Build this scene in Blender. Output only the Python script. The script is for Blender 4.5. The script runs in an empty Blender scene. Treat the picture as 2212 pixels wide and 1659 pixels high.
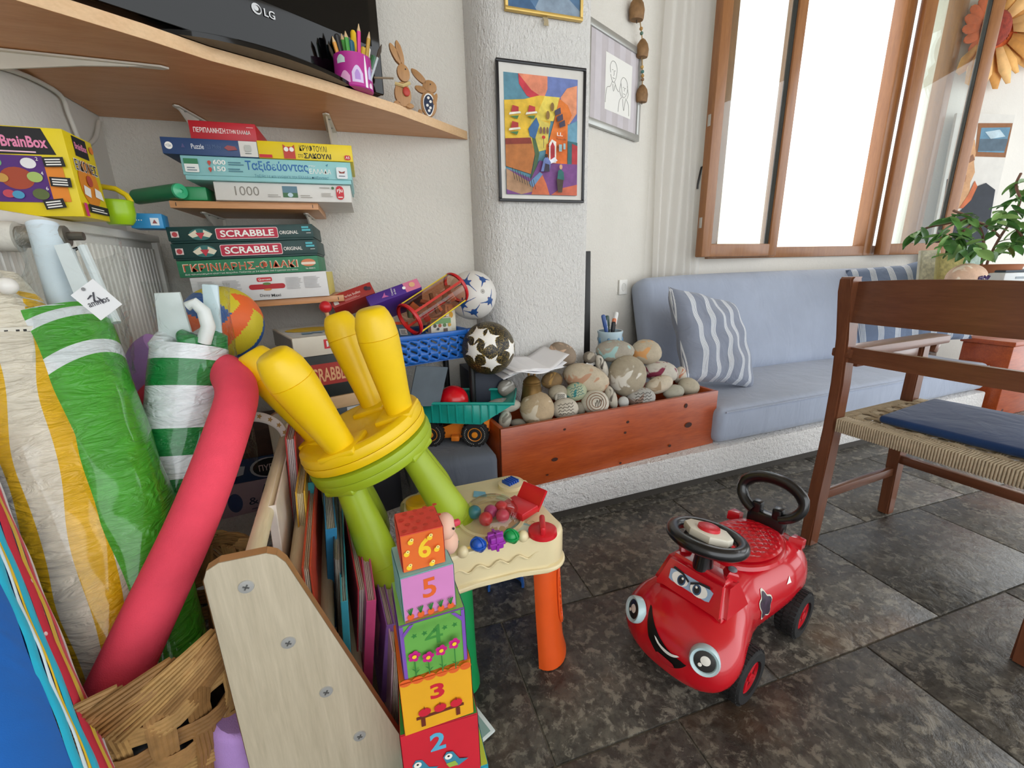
import bpy, bmesh, math, random
from mathutils import Matrix, Vector, Euler
random.seed(7)
PI = math.pi
scene = bpy.context.scene
COL = scene.collection

# ---------------------------------------------------------------- camera
F_PX, IW, IH = 930.0, 2212.0, 1659.0
CXP, CYP = IW / 2, IH / 2
def _n(v): return Vector(v).normalized()
_dn = _n((1190 - CXP, 4250 - CYP, F_PX))
_x = _n((4160 - CXP, 500 - CYP, F_PX)); _x = (_x - _dn * _x.dot(_dn)).normalized()
_y = _x.cross(_dn)
if _y.z < 0: _y = -_y
RW = Matrix((_x, _y, -_dn))                 # picture axes (right, down, forward) -> world
CAM = Vector((0, 0, 1.0))
def ray(u, v): return RW @ Vector(((u - CXP) / F_PX, (v - CYP) / F_PX, 1.0))
def P(u, v, x=None, y=None, z=None, d=None):  # a point of the place from where it is seen and one known coordinate
    r = ray(u, v)
    if x is not None: t = (x - CAM.x) / r.x
    elif y is not None: t = (y - CAM.y) / r.y
    elif z is not None: t = (z - CAM.z) / r.z
    else: t = d
    return CAM + r * t
def depth(p): return (RW.transposed() @ (Vector(p) - CAM)).z
def pxm(p): return depth(p) / F_PX          # metres per picture pixel at a point
cd = bpy.data.cameras.new('camera'); cam = bpy.data.objects.new('camera', cd); COL.objects.link(cam)
cd.sensor_fit = 'HORIZONTAL'; cd.sensor_width = 36.0; cd.lens = 36.0 * F_PX / IW; cd.clip_start = 0.02
right, down, fwd = RW @ Vector((1, 0, 0)), RW @ Vector((0, 1, 0)), RW @ Vector((0, 0, 1))
cam.matrix_world = Matrix.Translation(CAM) @ Matrix((right, -down, -fwd)).transposed().to_4x4()
scene.camera = cam

# ---------------------------------------------------------------- light
scene.view_settings.view_transform = 'Standard'; scene.view_settings.look = 'None'
scene.view_settings.gamma = 1.0; scene.view_settings.use_curve_mapping = False
scene.view_settings.exposure = 0.32
w = bpy.data.worlds.new('sky'); scene.world = w; w.use_nodes = True
bg = w.node_tree.nodes['Background']; bg.inputs[0].default_value = (0.93, 0.97, 1.0, 1); bg.inputs[1].default_value = 2.3
def lamp(name, kind, loc, rot, energy, size=None, size_y=None, color=(1, 1, 1)):
    l = bpy.data.lights.new(name, kind); o = bpy.data.objects.new(name, l); COL.objects.link(o)
    o.location = loc; o.rotation_euler = rot; l.energy = energy; l.color = color
    if kind == 'AREA': l.shape = 'RECTANGLE'; l.size = size; l.size_y = size_y
    if kind == 'SUN': l.angle = 0.01
    return o
sun = lamp('sun', 'SUN', (5, 6, 6), (0, 0, 0), 7.0, color=(1.0, 0.95, 0.88))
sun.rotation_euler = Vector((-0.30, -0.14, -1.0)).to_track_quat('-Z', 'Y').to_euler()

# ---------------------------------------------------------------- materials
def lin(h, a=1.0):
    h = h.lstrip('#'); c = [int(h[i:i + 2], 16) / 255 for i in (0, 2, 4)]
    return tuple((x / 12.92 if x <= .04045 else ((x + .055) / 1.055) ** 2.4) for x in c) + (a,)
def sc(c, k): return tuple(min(1, x * k) for x in c[:3]) + (1,)
MATS = {}
class NT:
    def __init__(s, name):
        s.m = bpy.data.materials.new(name); s.m.use_nodes = True; s.t = s.m.node_tree
        s.b = s.t.nodes['Principled BSDF']; s.tc = s.t.nodes.new('ShaderNodeTexCoord')
    def n(s, t, **k):
        nd = s.t.nodes.new('ShaderNode' + t)
        for a, v in k.items():
            if a.startswith('i_'):
                key = a[2:]
                key = int(key) if key.isdigit() else key.replace('_', ' ')
                nd.inputs[key].default_value = v
            else: setattr(nd, a, v)
        return nd
    def l(s, a, b): s.t.links.new(a, b)
    def coord(s, scale=(1, 1, 1), rot=(0, 0, 0), kind='Object'):
        mp = s.n('Mapping'); mp.inputs['Scale'].default_value = scale; mp.inputs['Rotation'].default_value = rot
        s.l(s.tc.outputs[kind], mp.inputs[0]); return mp.outputs[0]
    def noise(s, co, scale, detail=3, rough=.55, dist=0):
        nd = s.n('TexNoise'); nd.inputs['Scale'].default_value = scale; nd.inputs['Detail'].default_value = detail
        nd.inputs['Roughness'].default_value = rough; nd.inputs['Distortion'].default_value = dist; s.l(co, nd.inputs['Vector']); return nd.outputs[0]
    def ramp(s, fac, stops, interp='LINEAR'):
        r = s.n('ValToRGB'); r.color_ramp.interpolation = interp; e = r.color_ramp.elements
        while len(e) < len(stops): e.new(0.5)
        for i, (p, c) in enumerate(stops): e[i].position = p; e[i].color = c
        s.l(fac, r.inputs[0]); return r.outputs[0]
    def mix(s, fac, a, b, blend='MIX'):
        m = s.n('Mix', data_type='RGBA', blend_type=blend)
        for inp, v in ((m.inputs[0], fac), (m.inputs[6], a), (m.inputs[7], b)):
            if hasattr(v, 'links') or hasattr(v, 'is_linked'): s.l(v, inp)
            else: inp.default_value = v
        return m.outputs[2]
    def bump(s, h, strength, dist=.01, prev=None):
        b = s.n('Bump'); b.inputs['Strength'].default_value = strength; b.inputs['Distance'].default_value = dist
        s.l(h, b.inputs['Height'])
        if prev: s.l(prev, b.inputs['Normal'])
        s.l(b.outputs[0], s.b.inputs['Normal']); return b.outputs[0]
    def done(s, col=None, rough=.5, metal=0.0, **k):
        if col is not None:
            if hasattr(col, 'is_linked'): s.l(col, s.b.inputs['Base Color'])
            else: s.b.inputs['Base Color'].default_value = col
        if hasattr(rough, 'is_linked'): s.l(rough, s.b.inputs['Roughness'])
        else: s.b.inputs['Roughness'].default_value = rough
        s.b.inputs['Metallic'].default_value = metal
        for a, v in k.items(): s.b.inputs[a.replace('_', ' ')].default_value = v
        return s.m
def M(color, rough=.45, var=.05, vs=14, bump=0, bs=200, metal=0, **k):
    """plain coloured stuff with slight mottling"""
    key = (color, rough, var, vs, bump, bs, metal, tuple(sorted(k.items())))
    if key in MATS: return MATS[key]
    t = NT('paint_' + color.strip('#')); c = lin(color); co = t.coord()
    col = t.ramp(t.noise(co, vs, 3), [(.3, sc(c, 1 - var)), (.7, sc(c, 1 + var))])
    if bump: t.bump(t.noise(co, bs, 3), bump, .002)
    MATS[key] = t.done(col, rough, metal, **k); return MATS[key]
def wood(c1, c2, scale=6, axis='X', rough=.4, stretch=12, coat=0, knots=0):
    key = ('wood', c1, c2, scale, axis, rough, stretch, coat, knots)
    if key in MATS: return MATS[key]
    t = NT('wood_' + c1.strip('#')); s = {'X': (1, stretch, stretch), 'Y': (stretch, 1, stretch), 'Z': (stretch, stretch, 1)}[axis]
    co = t.coord(s)
    n1 = t.noise(co, scale, 5, .6, .6); n2 = t.noise(co, scale * 5, 3)
    col = t.ramp(n1, [(.3, lin(c1)), (.7, lin(c2))])
    col = t.mix(.25, col, t.ramp(n2, [(.3, sc(lin(c1), .75)), (.75, sc(lin(c2), 1.12))]))
    t.bump(n2, .08, .001)
    MATS[key] = t.done(col, rough, Coat_Weight=coat, Coat_Roughness=.15); return MATS[key]
def plaster(name, color, scale=60, strength=.7, dist=.012, stretch=(1, 1, 1), var=.04):
    t = NT(name); c = lin(color); co = t.coord(stretch); cs = t.coord()
    n1 = t.noise(co, scale, 4, .55, .4); n2 = t.noise(co, scale * 3.1, 2)
    h = t.n('Math', operation='ADD'); t.l(n1, h.inputs[0])
    q = t.n('Math', operation='MULTIPLY'); q.inputs[1].default_value = .35; t.l(n2, q.inputs[0]); t.l(q.outputs[0], h.inputs[1])
    t.bump(h.outputs[0], strength, dist)
    col = t.ramp(t.noise(cs, 2.2, 4), [(.3, sc(c, 1 - var)), (.7, sc(c, 1 + var))])
    return t.done(col, .85, Specular_IOR_Level=.2)
def fabric(color, rough=.9, scale=900, strength=.25, var=.06, vs=5, wr=0, c2=None):
    key = ('fab', color, scale, strength, var, wr, c2)
    if key in MATS: return MATS[key]
    t = NT('fabric_' + color.strip('#')); c = lin(color); co = t.coord()
    col = t.ramp(t.noise(co, vs, 4), [(.3, sc(c, 1 - var)), (.7, sc(c, 1 + var) if c2 is None else lin(c2))])
    pr = None
    if wr: pr = t.bump(t.noise(t.coord((1, 1, .35)), 9, 3, .5, 1.0), wr, .03)
    t.bump(t.noise(co, scale, 2), strength, .001, pr)
    MATS[key] = t.done(col, rough, Sheen_Weight=.25, Specular_IOR_Level=.2); return MATS[key]
def glass(color='#ffffff', rough=.02, ior=1.45, name='glass', thin=True):
    key = ('glass', color, rough, name)
    if key in MATS: return MATS[key]
    t = NT(name)
    if thin:
        tr = t.n('BsdfTransparent'); tr.inputs[0].default_value = lin(color); gl = t.n('BsdfGlossy'); gl.inputs['Roughness'].default_value = rough
        lw = t.n('LayerWeight'); pw_ = t.n('Math', operation='POWER'); pw_.inputs[1].default_value = 4.0; ml = t.n('Math', operation='MULTIPLY_ADD'); ml.inputs[1].default_value = .9 if name != 'plastic_film' else .45; ml.inputs[2].default_value = .05 if name != 'plastic_film' else .012; t.l(lw.outputs['Facing'], pw_.inputs[0]); t.l(pw_.outputs[0], ml.inputs[0]); mx = t.n('MixShader')
        if name == 'plastic_film':
            co = t.coord(); bp = t.n('Bump'); bp.inputs['Strength'].default_value = .8; bp.inputs['Distance'].default_value = .015
            t.l(t.noise(co, 22, 3, .5, 2.0), bp.inputs['Height']); t.l(bp.outputs[0], gl.inputs['Normal']); t.l(bp.outputs[0], lw.inputs['Normal'])
        t.l(ml.outputs[0], mx.inputs[0]); t.l(tr.outputs[0], mx.inputs[1]); t.l(gl.outputs[0], mx.inputs[2])
        t.l(mx.outputs[0], t.t.nodes['Material Output'].inputs[0])
    MATS[key] = t.m; return t.m

# ---------------------------------------------------------------- geometry
class G:
    """collects shapes in a bmesh, then links them as one mesh object"""
    def __init__(s): s.b = bmesh.new()
    def add(s, verts, faces):
        vs = [s.b.verts.new(v) for v in verts]
        for f in faces:
            try: s.b.faces.new([vs[i] for i in f])
            except ValueError: pass
        return vs
    def box(s, c, size, rot=None, bev=0, seg=2):
        r = bmesh.ops.create_cube(s.b, size=1.0)['verts']
        m = Matrix.Translation(Vector(c)) @ (rot.to_4x4() if rot is not None else Matrix()) @ Matrix.Diagonal((*size, 1))
        bmesh.ops.transform(s.b, matrix=m, verts=r)
        if bev:
            e = list({e for v in r for e in v.link_edges})
            bmesh.ops.bevel(s.b, geom=e, offset=bev, segments=seg, profile=.5, affect='EDGES', clamp_overlap=True)
        return s
    def tube(s, pts, rad, n=10, caps=True, flat=1.0, up=None):
        pts = [Vector(p) for p in pts]; k = len(pts)
        rad = rad if isinstance(rad, (list, tuple)) else [rad] * k
        rings = []; prev = None
        for i, p in enumerate(pts):
            t = (pts[min(i + 1, k - 1)] - pts[max(i - 1, 0)]).normalized()
            a = prev if prev else (Vector(up) if up else (Vector((0, 0, 1)) if abs(t.z) < .9 else Vector((1, 0, 0))))
            a = (a - t * a.dot(t)).normalized(); prev = a; b = t.cross(a)
            rings.append([s.b.verts.new(p + (a * math.cos(2 * PI * j / n) * flat + b * math.sin(2 * PI * j / n)) * rad[i]) for j in range(n)])
        for i in range(k - 1):
            for j in range(n):
                s.b.faces.new((rings[i][j], rings[i][(j + 1) % n], rings[i + 1][(j + 1) % n], rings[i + 1][j]))
        if caps:
            s.b.faces.new(rings[0][::-1]); s.b.faces.new(rings[-1])
        return s
    def lathe(s, prof, mat=None, n=24, cap=True):
        m = mat or Matrix(); rings = []
        for r, z in prof:
            rings.append([s.b.verts.new(m @ Vector((max(r, 1e-5) * math.cos(2 * PI * j / n), max(r, 1e-5) * math.sin(2 * PI * j / n), z))) for j in range(n)])
        for i in range(len(prof) - 1):
            for j in range(n):
                s.b.faces.new((rings[i][j], rings[i][(j + 1) % n], rings[i + 1][(j + 1) % n], rings[i + 1][j]))
        if cap:
            s.b.faces.new(rings[0][::-1]); s.b.faces.new(rings[-1])
        return s
    def ell(s, c, r, rot=None, seg=16, rings=10, noise=0, seed=0, sq=1.0):
        rnd = random.Random(seed); ph = [rnd.uniform(0, 6.28) for _ in range(6)]
        m = Matrix.Translation(Vector(c)) @ (rot.to_4x4() if rot is not None else Matrix())
        vv = bmesh.ops.create_uvsphere(s.b, u_segments=seg, v_segments=rings, radius=1.0)['verts']
        for v in vv:
            p = v.co.copy()
            if sq != 1.0: p = Vector([math.copysign(abs(q) ** sq, q) for q in p])
            k = 1 + noise * (math.sin(2 * p.x + ph[0]) + math.sin(2.6 * p.y + ph[1]) + math.sin(2.3 * p.z + ph[2]) + .5 * math.sin(5 * p.x + 3 * p.y + ph[3])) / 2
            v.co = m @ Vector((p.x * r[0] * k, p.y * r[1] * k, p.z * r[2] * k))
        return s
    def prism(s, pts, h, mat=None, bev=0, seg=2):
        """outline in local xy, raised from z=0 to h"""
        m = mat or Matrix(); n = len(pts)
        lo = [s.b.verts.new((p[0], p[1], 0)) for p in pts]; hi = [s.b.verts.new((p[0], p[1], h)) for p in pts]
        fs = [s.b.faces.new(lo[::-1]), s.b.faces.new(hi)]
        for i in range(n): fs.append(s.b.faces.new((lo[i], lo[(i + 1) % n], hi[(i + 1) % n], hi[i])))
        vv = lo + hi
        if bev:
            e = [x for x in fs[0].edges] + [x for x in fs[1].edges]
            r = bmesh.ops.bevel(s.b, geom=e, offset=bev, segments=seg, profile=.5, affect='EDGES', clamp_overlap=True)
            vv = list(set([v for v in r['verts']] + [v for v in vv if v.is_valid]))
        bmesh.ops.transform(s.b, matrix=m, verts=vv)
        return s
    def grid(s, fn, nu, nv, close=False):
        vs = [[s.b.verts.new(fn(i / nu, j / nv)) for j in range(nv + 1)] for i in range(nu + 1)]
        for i in range(nu):
            for j in range(nv):
                s.b.faces.new((vs[i][j], vs[i + 1][j], vs[i + 1][j + 1], vs[i][j + 1]))
        return s
    def poly(s, pts):
        s.b.faces.new([s.b.verts.new(p) for p in pts]); return s
    def mesh(s, name, smooth=35, fix=True):
        if fix: bmesh.ops.recalc_face_normals(s.b, faces=s.b.faces)
        me = bpy.data.meshes.new(name); s.b.to_mesh(me); s.b.free()
        if smooth and len(me.polygons):
            me.polygons.foreach_set('use_smooth', [True] * len(me.polygons))
            me.set_sharp_from_angle(angle=math.radians(smooth))
        return me
    def build(s, name, mat, parent=None, smooth=35, loc=None, rot=None, fix=True):
        me = s.mesh(name, smooth, fix); me.materials.append(mat)
        o = bpy.data.objects.new(name, me); COL.objects.link(o)
        if parent is not None: o.parent = parent
        if loc is not None: o.location = loc
        if rot is not None: o.rotation_euler = rot
        return o
def tag(o, label, cat, group=None):
    o['label'] = label; o['category'] = cat
    if group: o['group'] = group
    return o
def thing(name, label, cat, loc=(0, 0, 0), rot=(0, 0, 0), group=None):
    o = bpy.data.objects.new(name, None); COL.objects.link(o); o.empty_display_size = .05
    o.location = loc; o.rotation_euler = rot if not isinstance(rot, (int, float)) else (0, 0, rot)
    return tag(o, label, cat, group)
def struct(o): o['kind'] = 'structure'; return o
def copy_mesh(o, parent=None, loc=None, rot=None, mat=None):
    c = o.copy(); COL.objects.link(c); c.parent = parent
    if loc is not None: c.location = loc
    if rot is not None: c.rotation_euler = rot
    return c
_TXT = {}
def text_geo(body, bold=0.0, spacing=1.0):
    key = (body, bold, spacing)
    if key not in _TXT:
        cu = bpy.data.curves.new('t', 'FONT'); cu.body = body; cu.align_x = 'LEFT'; cu.offset = bold; cu.resolution_u = 3; cu.space_character = spacing
        o = bpy.data.objects.new('t', cu); me = bpy.data.meshes.new_from_object(o)
        vs = [v.co.copy() for v in me.vertices]; fs = [tuple(p.vertices) for p in me.polygons]
        x0 = min(v.x for v in vs); x1 = max(v.x for v in vs); y0 = min(v.y for v in vs); y1 = max(v.y for v in vs)
        vs = [((v.x - x0) / max(x1 - x0, 1e-6), (v.y - y0) / max(y1 - y0, 1e-6)) for v in vs]
        bpy.data.objects.remove(o); bpy.data.curves.remove(cu); bpy.data.meshes.remove(me)
        _TXT[key] = (vs, fs)
    return _TXT[key]
class Face:
    """flat print on a plane of a thing: local u, v in metres from the plane's lower left corner"""
    def __init__(s, parent, org, u, v):
        s.p = parent; s.o = Vector(org); s.u = Vector(u).normalized(); s.v = Vector(v).normalized(); s.n = s.u.cross(s.v); s.k = 1
    def at(s, x, y, lay): return s.o + s.u * x + s.v * y + s.n * (.0004 * lay)
    def lay(s, lay): 
        if lay is None: s.k += 1; return s.k
        return lay
    def poly(s, pts, mat, name='print', lay=None):
        lay = s.lay(lay); return G().poly([s.at(x, y, lay) for x, y in pts]).build(name, mat, s.p, 0, fix=False)
    def polys(s, lst, mat, name='print', lay=None):
        lay = s.lay(lay); g = G()
        for pts in lst: g.poly([s.at(x, y, lay) for x, y in pts])
        return g.build(name, mat, s.p, 0, fix=False)
    def rect(s, x0, y0, x1, y1, mat, name='print', lay=None, r=0):
        if r:
            pts = []
            for cx, cy, a in ((x1 - r, y0 + r, -90), (x1 - r, y1 - r, 0), (x0 + r, y1 - r, 90), (x0 + r, y0 + r, 180)):
                pts += [(cx + r * math.cos(math.radians(a + i * 30)), cy + r * math.sin(math.radians(a + i * 30))) for i in range(4)]
            return s.poly(pts, mat, name, lay)
        return s.poly([(x0, y0), (x1, y0), (x1, y1), (x0, y1)], mat, name, lay)
    def disc(s, x, y, r, mat, name='print', lay=None, ry=None, n=20, rot=0):
        ry = ry or r; c, q = math.cos(rot), math.sin(rot)
        return s.poly([(x + r * math.cos(2 * PI * i / n) * c - ry * math.sin(2 * PI * i / n) * q, y + r * math.cos(2 * PI * i / n) * q + ry * math.sin(2 * PI * i / n) * c) for i in range(n)], mat, name, lay)
    def text(s, body, x, y, w, h, mat, bold=0.0, name='lettering', lay=None, rot=0):
        lay = s.lay(lay); vs, fs = text_geo(body, bold); g = G(); c, q = math.cos(rot), math.sin(rot)
        g.add([s.at(x + a * w * c - b * h * q, y + a * w * q + b * h * c, lay) for a, b in vs], fs)
        return g.build(name, mat, s.p, 0, fix=False)
    def lines(s, x0, y0, x1, y1, n, mat, name='fine_print', lay=None, fill=.45, seed=1):
        rnd = random.Random(seed); L = []; st = (y1 - y0) / n
        for i in range(n):
            e = x1 - rnd.uniform(0, .25) * (x1 - x0); y = y0 + st * i
            L.append([(x0, y), (e, y), (e, y + st * fill), (x0, y + st * fill)])
        return s.polys(L, mat, name, lay)
def carton(name, label, loc, rot, size, mat, cat='game box', group=None, lip=0, bev=.0015):
    """box with its origin under the middle of its base; returns object and its faces"""
    w_, d_, h_ = size; g = G()
    if lip:
        g.box((0, 0, h_ - (h_ - lip) / 2), (w_, d_, h_ - lip), bev=bev); g.box((0, 0, lip / 2 + .0005), (w_ - .006, d_ - .006, lip + .001), bev=bev)
    else: g.box((0, 0, h_ / 2), size, bev=bev)
    o = g.build(name, mat, None, 35, loc, rot if not isinstance(rot, (int, float)) else (0, 0, rot)); tag(o, label, cat, group)
    F = {'front': Face(o, (-w_ / 2, -d_ / 2, 0), (1, 0, 0), (0, 0, 1)), 'right': Face(o, (w_ / 2, -d_ / 2, 0), (0, 1, 0), (0, 0, 1)),
         'left': Face(o, (-w_ / 2, d_ / 2, 0), (0, -1, 0), (0, 0, 1)), 'top': Face(o, (-w_ / 2, -d_ / 2, h_), (1, 0, 0), (0, 1, 0))}
    return o, F
def rotz(a): return Matrix.Rotation(math.radians(a), 3, 'Z')
def rotm(x=0, y=0, z=0): return Euler((math.radians(x), math.radians(y), math.radians(z))).to_matrix()
WHITE = M('#f2f0ea', .6); INK = M('#1c1c20', .6); REDP = M('#c8202e', .5)
# ---------------------------------------------------------------- the room
YB, YPIL, YWIN, XL = 1.88, 1.74, 2.40, -0.77      # back wall, pillar front, window wall, left wall
ZSILL, ZTOP, ZHEAD = 1.02, 3.15, 3.0
PL = plaster('white_plaster', '#dcd8cf', 75, .55, .010)
PLR = plaster('ridged_plaster', '#dedcd8', 85, .95, .014, (1, 1, .55))
PLS = plaster('smooth_plaster', '#ddd9d1', 40, .25, .008)
# slate floor
def slate_mat():
    t = NT('slate'); oi = t.n('ObjectInfo'); geo = t.n('NewGeometry')
    ad = t.n('VectorMath', operation='MULTIPLY_ADD'); ad.inputs[1].default_value = (1, 1, 1)
    cb = t.n('CombineXYZ'); t.l(oi.outputs['Random'], cb.inputs[0]); t.l(oi.outputs['Random'], cb.inputs[2])
    sc_ = t.n('VectorMath', operation='SCALE'); sc_.inputs['Scale'].default_value = 40; t.l(cb.outputs[0], sc_.inputs[0])
    t.l(t.tc.outputs['Object'], ad.inputs[0]); t.l(sc_.outputs[0], ad.inputs[2]); co = ad.outputs[0]
    n1 = t.noise(co, 9, 8, .68, 1.0); n2 = t.noise(co, 30, 6, .72, .4); n3 = t.noise(co, 60, 4)
    vo = t.n('TexVoronoi'); vo.inputs['Scale'].default_value = 26; t.l(co, vo.inputs['Vector'])
    base = t.ramp(n1, [(.30, lin('#302e2b')), (.48, lin('#4a4742')), (.62, lin('#5c5850')), (.8, lin('#757064'))])
    fl = t.ramp(n2, [(.52, (0, 0, 0, 1)), (.60, (1, 1, 1, 1))])
    col = t.mix(.0, base, base); c2 = t.mix(fl, base, lin('#8f897b')); 
    col = t.mix(.55, base, c2)
    dk = t.ramp(n3, [(.40, (1, 1, 1, 1)), (.50, (0, 0, 0, 1))]); col2 = t.mix(dk, col, lin('#25231f')); col = t.mix(.5, col, col2)
    ru = t.ramp(t.noise(co, 3.3, 4), [(.58, (0, 0, 0, 1)), (.72, (1, 1, 1, 1))]); q = t.mix(ru, col, lin('#7d5a3e')); col = t.mix(.28, col, q)
    hs = t.n('HueSaturation'); mr = t.n('MapRange'); mr.inputs['To Min'].default_value = .75; mr.inputs['To Max'].default_value = 1.25
    t.l(oi.outputs['Random'], mr.inputs[0]); t.l(mr.outputs[0], hs.inputs['Value']); t.l(col, hs.inputs['Color'])
    rg = t.ramp(n2, [(.3, (.14, .14, .14, 1)), (.7, (.36, .36, .36, 1))])
    b1 = t.bump(n1, .25, .02); t.bump(n2, .35, .008, b1)
    return t.done(hs.outputs[0], rg)
SLATE = slate_mat()
floor = struct(G().box((2.0, -.2, -.03), (7.2, 6.0, .05)).build('floor', M('#6b655a', .8, bump=.3), None, 0))
TW, TD = .60, .40
tile_me = G().box((0, 0, 0), (TW - .004, TD - .004, .016), bev=.003).mesh('tile'); tile_me.materials.append(SLATE)
half_me = G().box((0, 0, 0), (TW / 2 - .006, TD - .006, .016), bev=.003).mesh('tile'); half_me.materials.append(SLATE)
X0T, Y0T = P(1395, 1180, z=0).x, P(1700, 1460, z=0).y
rt = random.Random(3)
for iy in range(-4, 5):
    for ix in range(-3, 7):
        cx_, cy_ = X0T + (ix + .5) * TW + (TW * .5 if iy % 2 else 0), Y0T + (iy + .5) * TD
        if cy_ - TD / 2 > 1.7 + (cx_ > 2.6) * .8 or cx_ + TW / 2 < XL: continue
        o = bpy.data.objects.new('tile', tile_me); COL.objects.link(o); o.parent = floor
        o.location = (cx_, cy_, -.0085 + rt.uniform(-.0006, .0006)); o.rotation_euler = (rt.uniform(-.002, .002), rt.uniform(-.001, .001), 0)

struct(G().box((XL - .1, .2, 1.3), (.2, 3.6, 3.4)).build('wall_left', PLS))
struct(G().box((-.2, YB + .12, 1.3), (1.5, .24, 3.4)).build('wall_back', PL))
# pillar: rounded on its left edge
pp = [(.43, YB + .02), (.446, 1.835), (.465, 1.79), (.50, 1.752), (.54, YPIL)] + [(.885, YPIL), (.90, YPIL + .01), (.905, YPIL + .02), (.905, 2.02), (.43, 2.02)]
struct(G().prism(pp, 3.3, Matrix.Translation((0, 0, -.1))).build('wall_pillar', PLR))
# angled wall between pillar and window wall
ga = [(.80, 1.96), (1.68, 2.42), (1.60, 2.60), (.72, 2.14)]
struct(G().prism(ga, 3.3, Matrix.Translation((0, 0, -.1))).build('wall_angled', PL))
# window wall with opening
WX0, WX1 = 2.10, P(1990, 400, y=2.42).x + .03
gw = G()
gw.box(((1.55 + WX0) / 2, YWIN + .12, 1.3), (WX0 - 1.55, .24, 3.4)); gw.box(((WX0 + WX1) / 2, YWIN + .12, (ZSILL - .15) / 2), (WX1 - WX0, .24, ZSILL + .15))
gw.box(((WX0 + WX1) / 2, YWIN + .12, ZHEAD + .15), (WX1 - WX0, .24, .3)); gw.box((WX1 + .1, YWIN + .12, 1.3), (.2, .24, 3.4))
struct(gw.build('wall_window', PLS))
# wall on the right, turned towards the room
rdir = Vector((.952, -.306, 0)); rn = Vector((.306, .952, 0)); r0 = Vector((WX1 + .02, YWIN, 0))
gr = G(); a, b_ = r0, r0 + rdir * 2.6
gr.prism([(a.x, a.y), (b_.x, b_.y), ((b_ + rn * .2).x, (b_ + rn * .2).y), ((a + rn * .2).x, (a + rn * .2).y)], 3.3, Matrix.Translation((0, 0, -.1)))
struct(gr.build('wall_right', plaster('lit_plaster', '#e2dfd8', 30, .2, .006)))
struct(G().box((2.0, .2, ZTOP + .05), (7.2, 5.4, .1)).build('ceiling', M('#a89a86', .9)))

# ---------------------------------------------------------------- window
OAK = wood('#86542a', '#9d683a', 5, 'Z', .4, 10, .2); OAKD = wood('#6d4122', '#8a5830', 5, 'Z', .4, 10, .2)
GL = glass('#f4f8f7', .0, 1.5, 'window_glass')
wf = struct(thing('window_1', 'wide oak window frame above the blue sofa', 'window', (0, 0, 0)))
def xat(u, y, v=400): return P(u, v, y=y).x
yf = YWIN + .02
zc = (ZSILL + ZHEAD) / 2; hh = ZHEAD - ZSILL
xA, xB, xC, xD = WX0 + .03, xat(1655, yf, 550), xat(1850, yf, 550), WX1 - .03
for nm, xx, ww in (('frame_post', xA, .07), ('frame_post', xD, .07), ('mullion', xB, .05), ('mullion', xC + .045, .09)):
    G().box((xx, yf, zc), (ww, .09, hh), bev=.006).build(nm, OAK, wf)
G().box(((xA + xD) / 2, yf, ZSILL + .035), (xD - xA, .085, .07), bev=.006).build('frame_sill', OAK, wf)
G().box(((xA + xD) / 2, yf, ZHEAD - .04), (xD - xA, .085, .08), bev=.006).build('frame_head', OAK, wf)
for x0, x1 in ((xA, xB), (xC + .09, xD)):
    G().box(((x0 + x1) / 2, yf + .01, zc), (x1 - x0 - .06, .012, hh - .14)).build('pane', GL, wf)
def sash(label, hinge, ang, wd, side, z0):
    """opened casement; local x runs from hinge to free edge"""
    s = thing('window_sash', label, 'window sash', (hinge.x, hinge.y, z0), (0, 0, ang)); h = 1.93; fw = .078
    for x in (fw / 2, wd - fw / 2): G().box((x, 0, h / 2), (fw, .055, h), bev=.008).build('stile', OAK, s)
    for z in (fw / 2, h - fw / 2): G().box((wd / 2, 0, z), (wd - 2 * fw + .01, .052, fw), bev=.006).build('rail', OAK, s)
    G().box((wd / 2, 0, h / 2), (wd - 2 * fw + .02, .010, h - 2 * fw + .02)).build('pane', GL, s)
    for x in (fw, wd - fw): G().box((x, 0, h / 2), (.008, .03, h - 2 * fw)).build('glazing_seal', M('#2a2420', .6), s)
    hn = G(); hn.box((wd - .035, side * .035, .52), (.025, .02, .06), bev=.004); hn.tube([(wd - .035, side * .045, .52), (wd - .035, side * .065, .52), (wd - .02, side * .07, .42), (wd - .02, side * .07, .40)], .008, 8)
    hn.build('handle', M('#2b2522', .4), s)
    for z in (.2, .75): G().box((wd + .002, 0, z), (.004, .02, .06), bev=.001).build('latch_plate', M('#b9b5ad', .35, metal=.8), s)
    return s
hl = Vector((xB - .02, YWIN - .05, 0)); fl = P(1507, 560, y=YWIN - .12)
sash('oak casement swung open on the left beside the white curtain', hl, math.atan2(fl.y - hl.y, fl.x - hl.x), (Vector((fl.x, fl.y, 0)) - hl).length, -1, ZSILL + .01)
hr = Vector((P(1893, 547, y=YWIN - .06).x, YWIN - .06, 0)); fr = P(2040, 550, y=YWIN - .20)
sash('oak casement swung open on the right in front of the portrait', hr, math.atan2(fr.y - hr.y, fr.x - hr.x), (Vector((fr.x, fr.y, 0)) - hr).length, 1, ZSILL + .0)
# outside
exm = plaster('outside_wall', '#e9e2d4', 30, .4, .01)
struct(G().box((6.0, 8.2, 1.2), (12, .3, 2.6)).build('wall_outside', exm))
struct(G().box((6.0, 5.4, .15), (14, 5.4, .1)).build('floor_outside', M('#e8e2d6', .9)))
tr_ = struct(G().box((4.6, 6.2, .55), (3.6, .25, .9)).build('wall_terrace', plaster('terrace_stone', '#d9cdb8', 12, .8, .03)))
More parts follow.
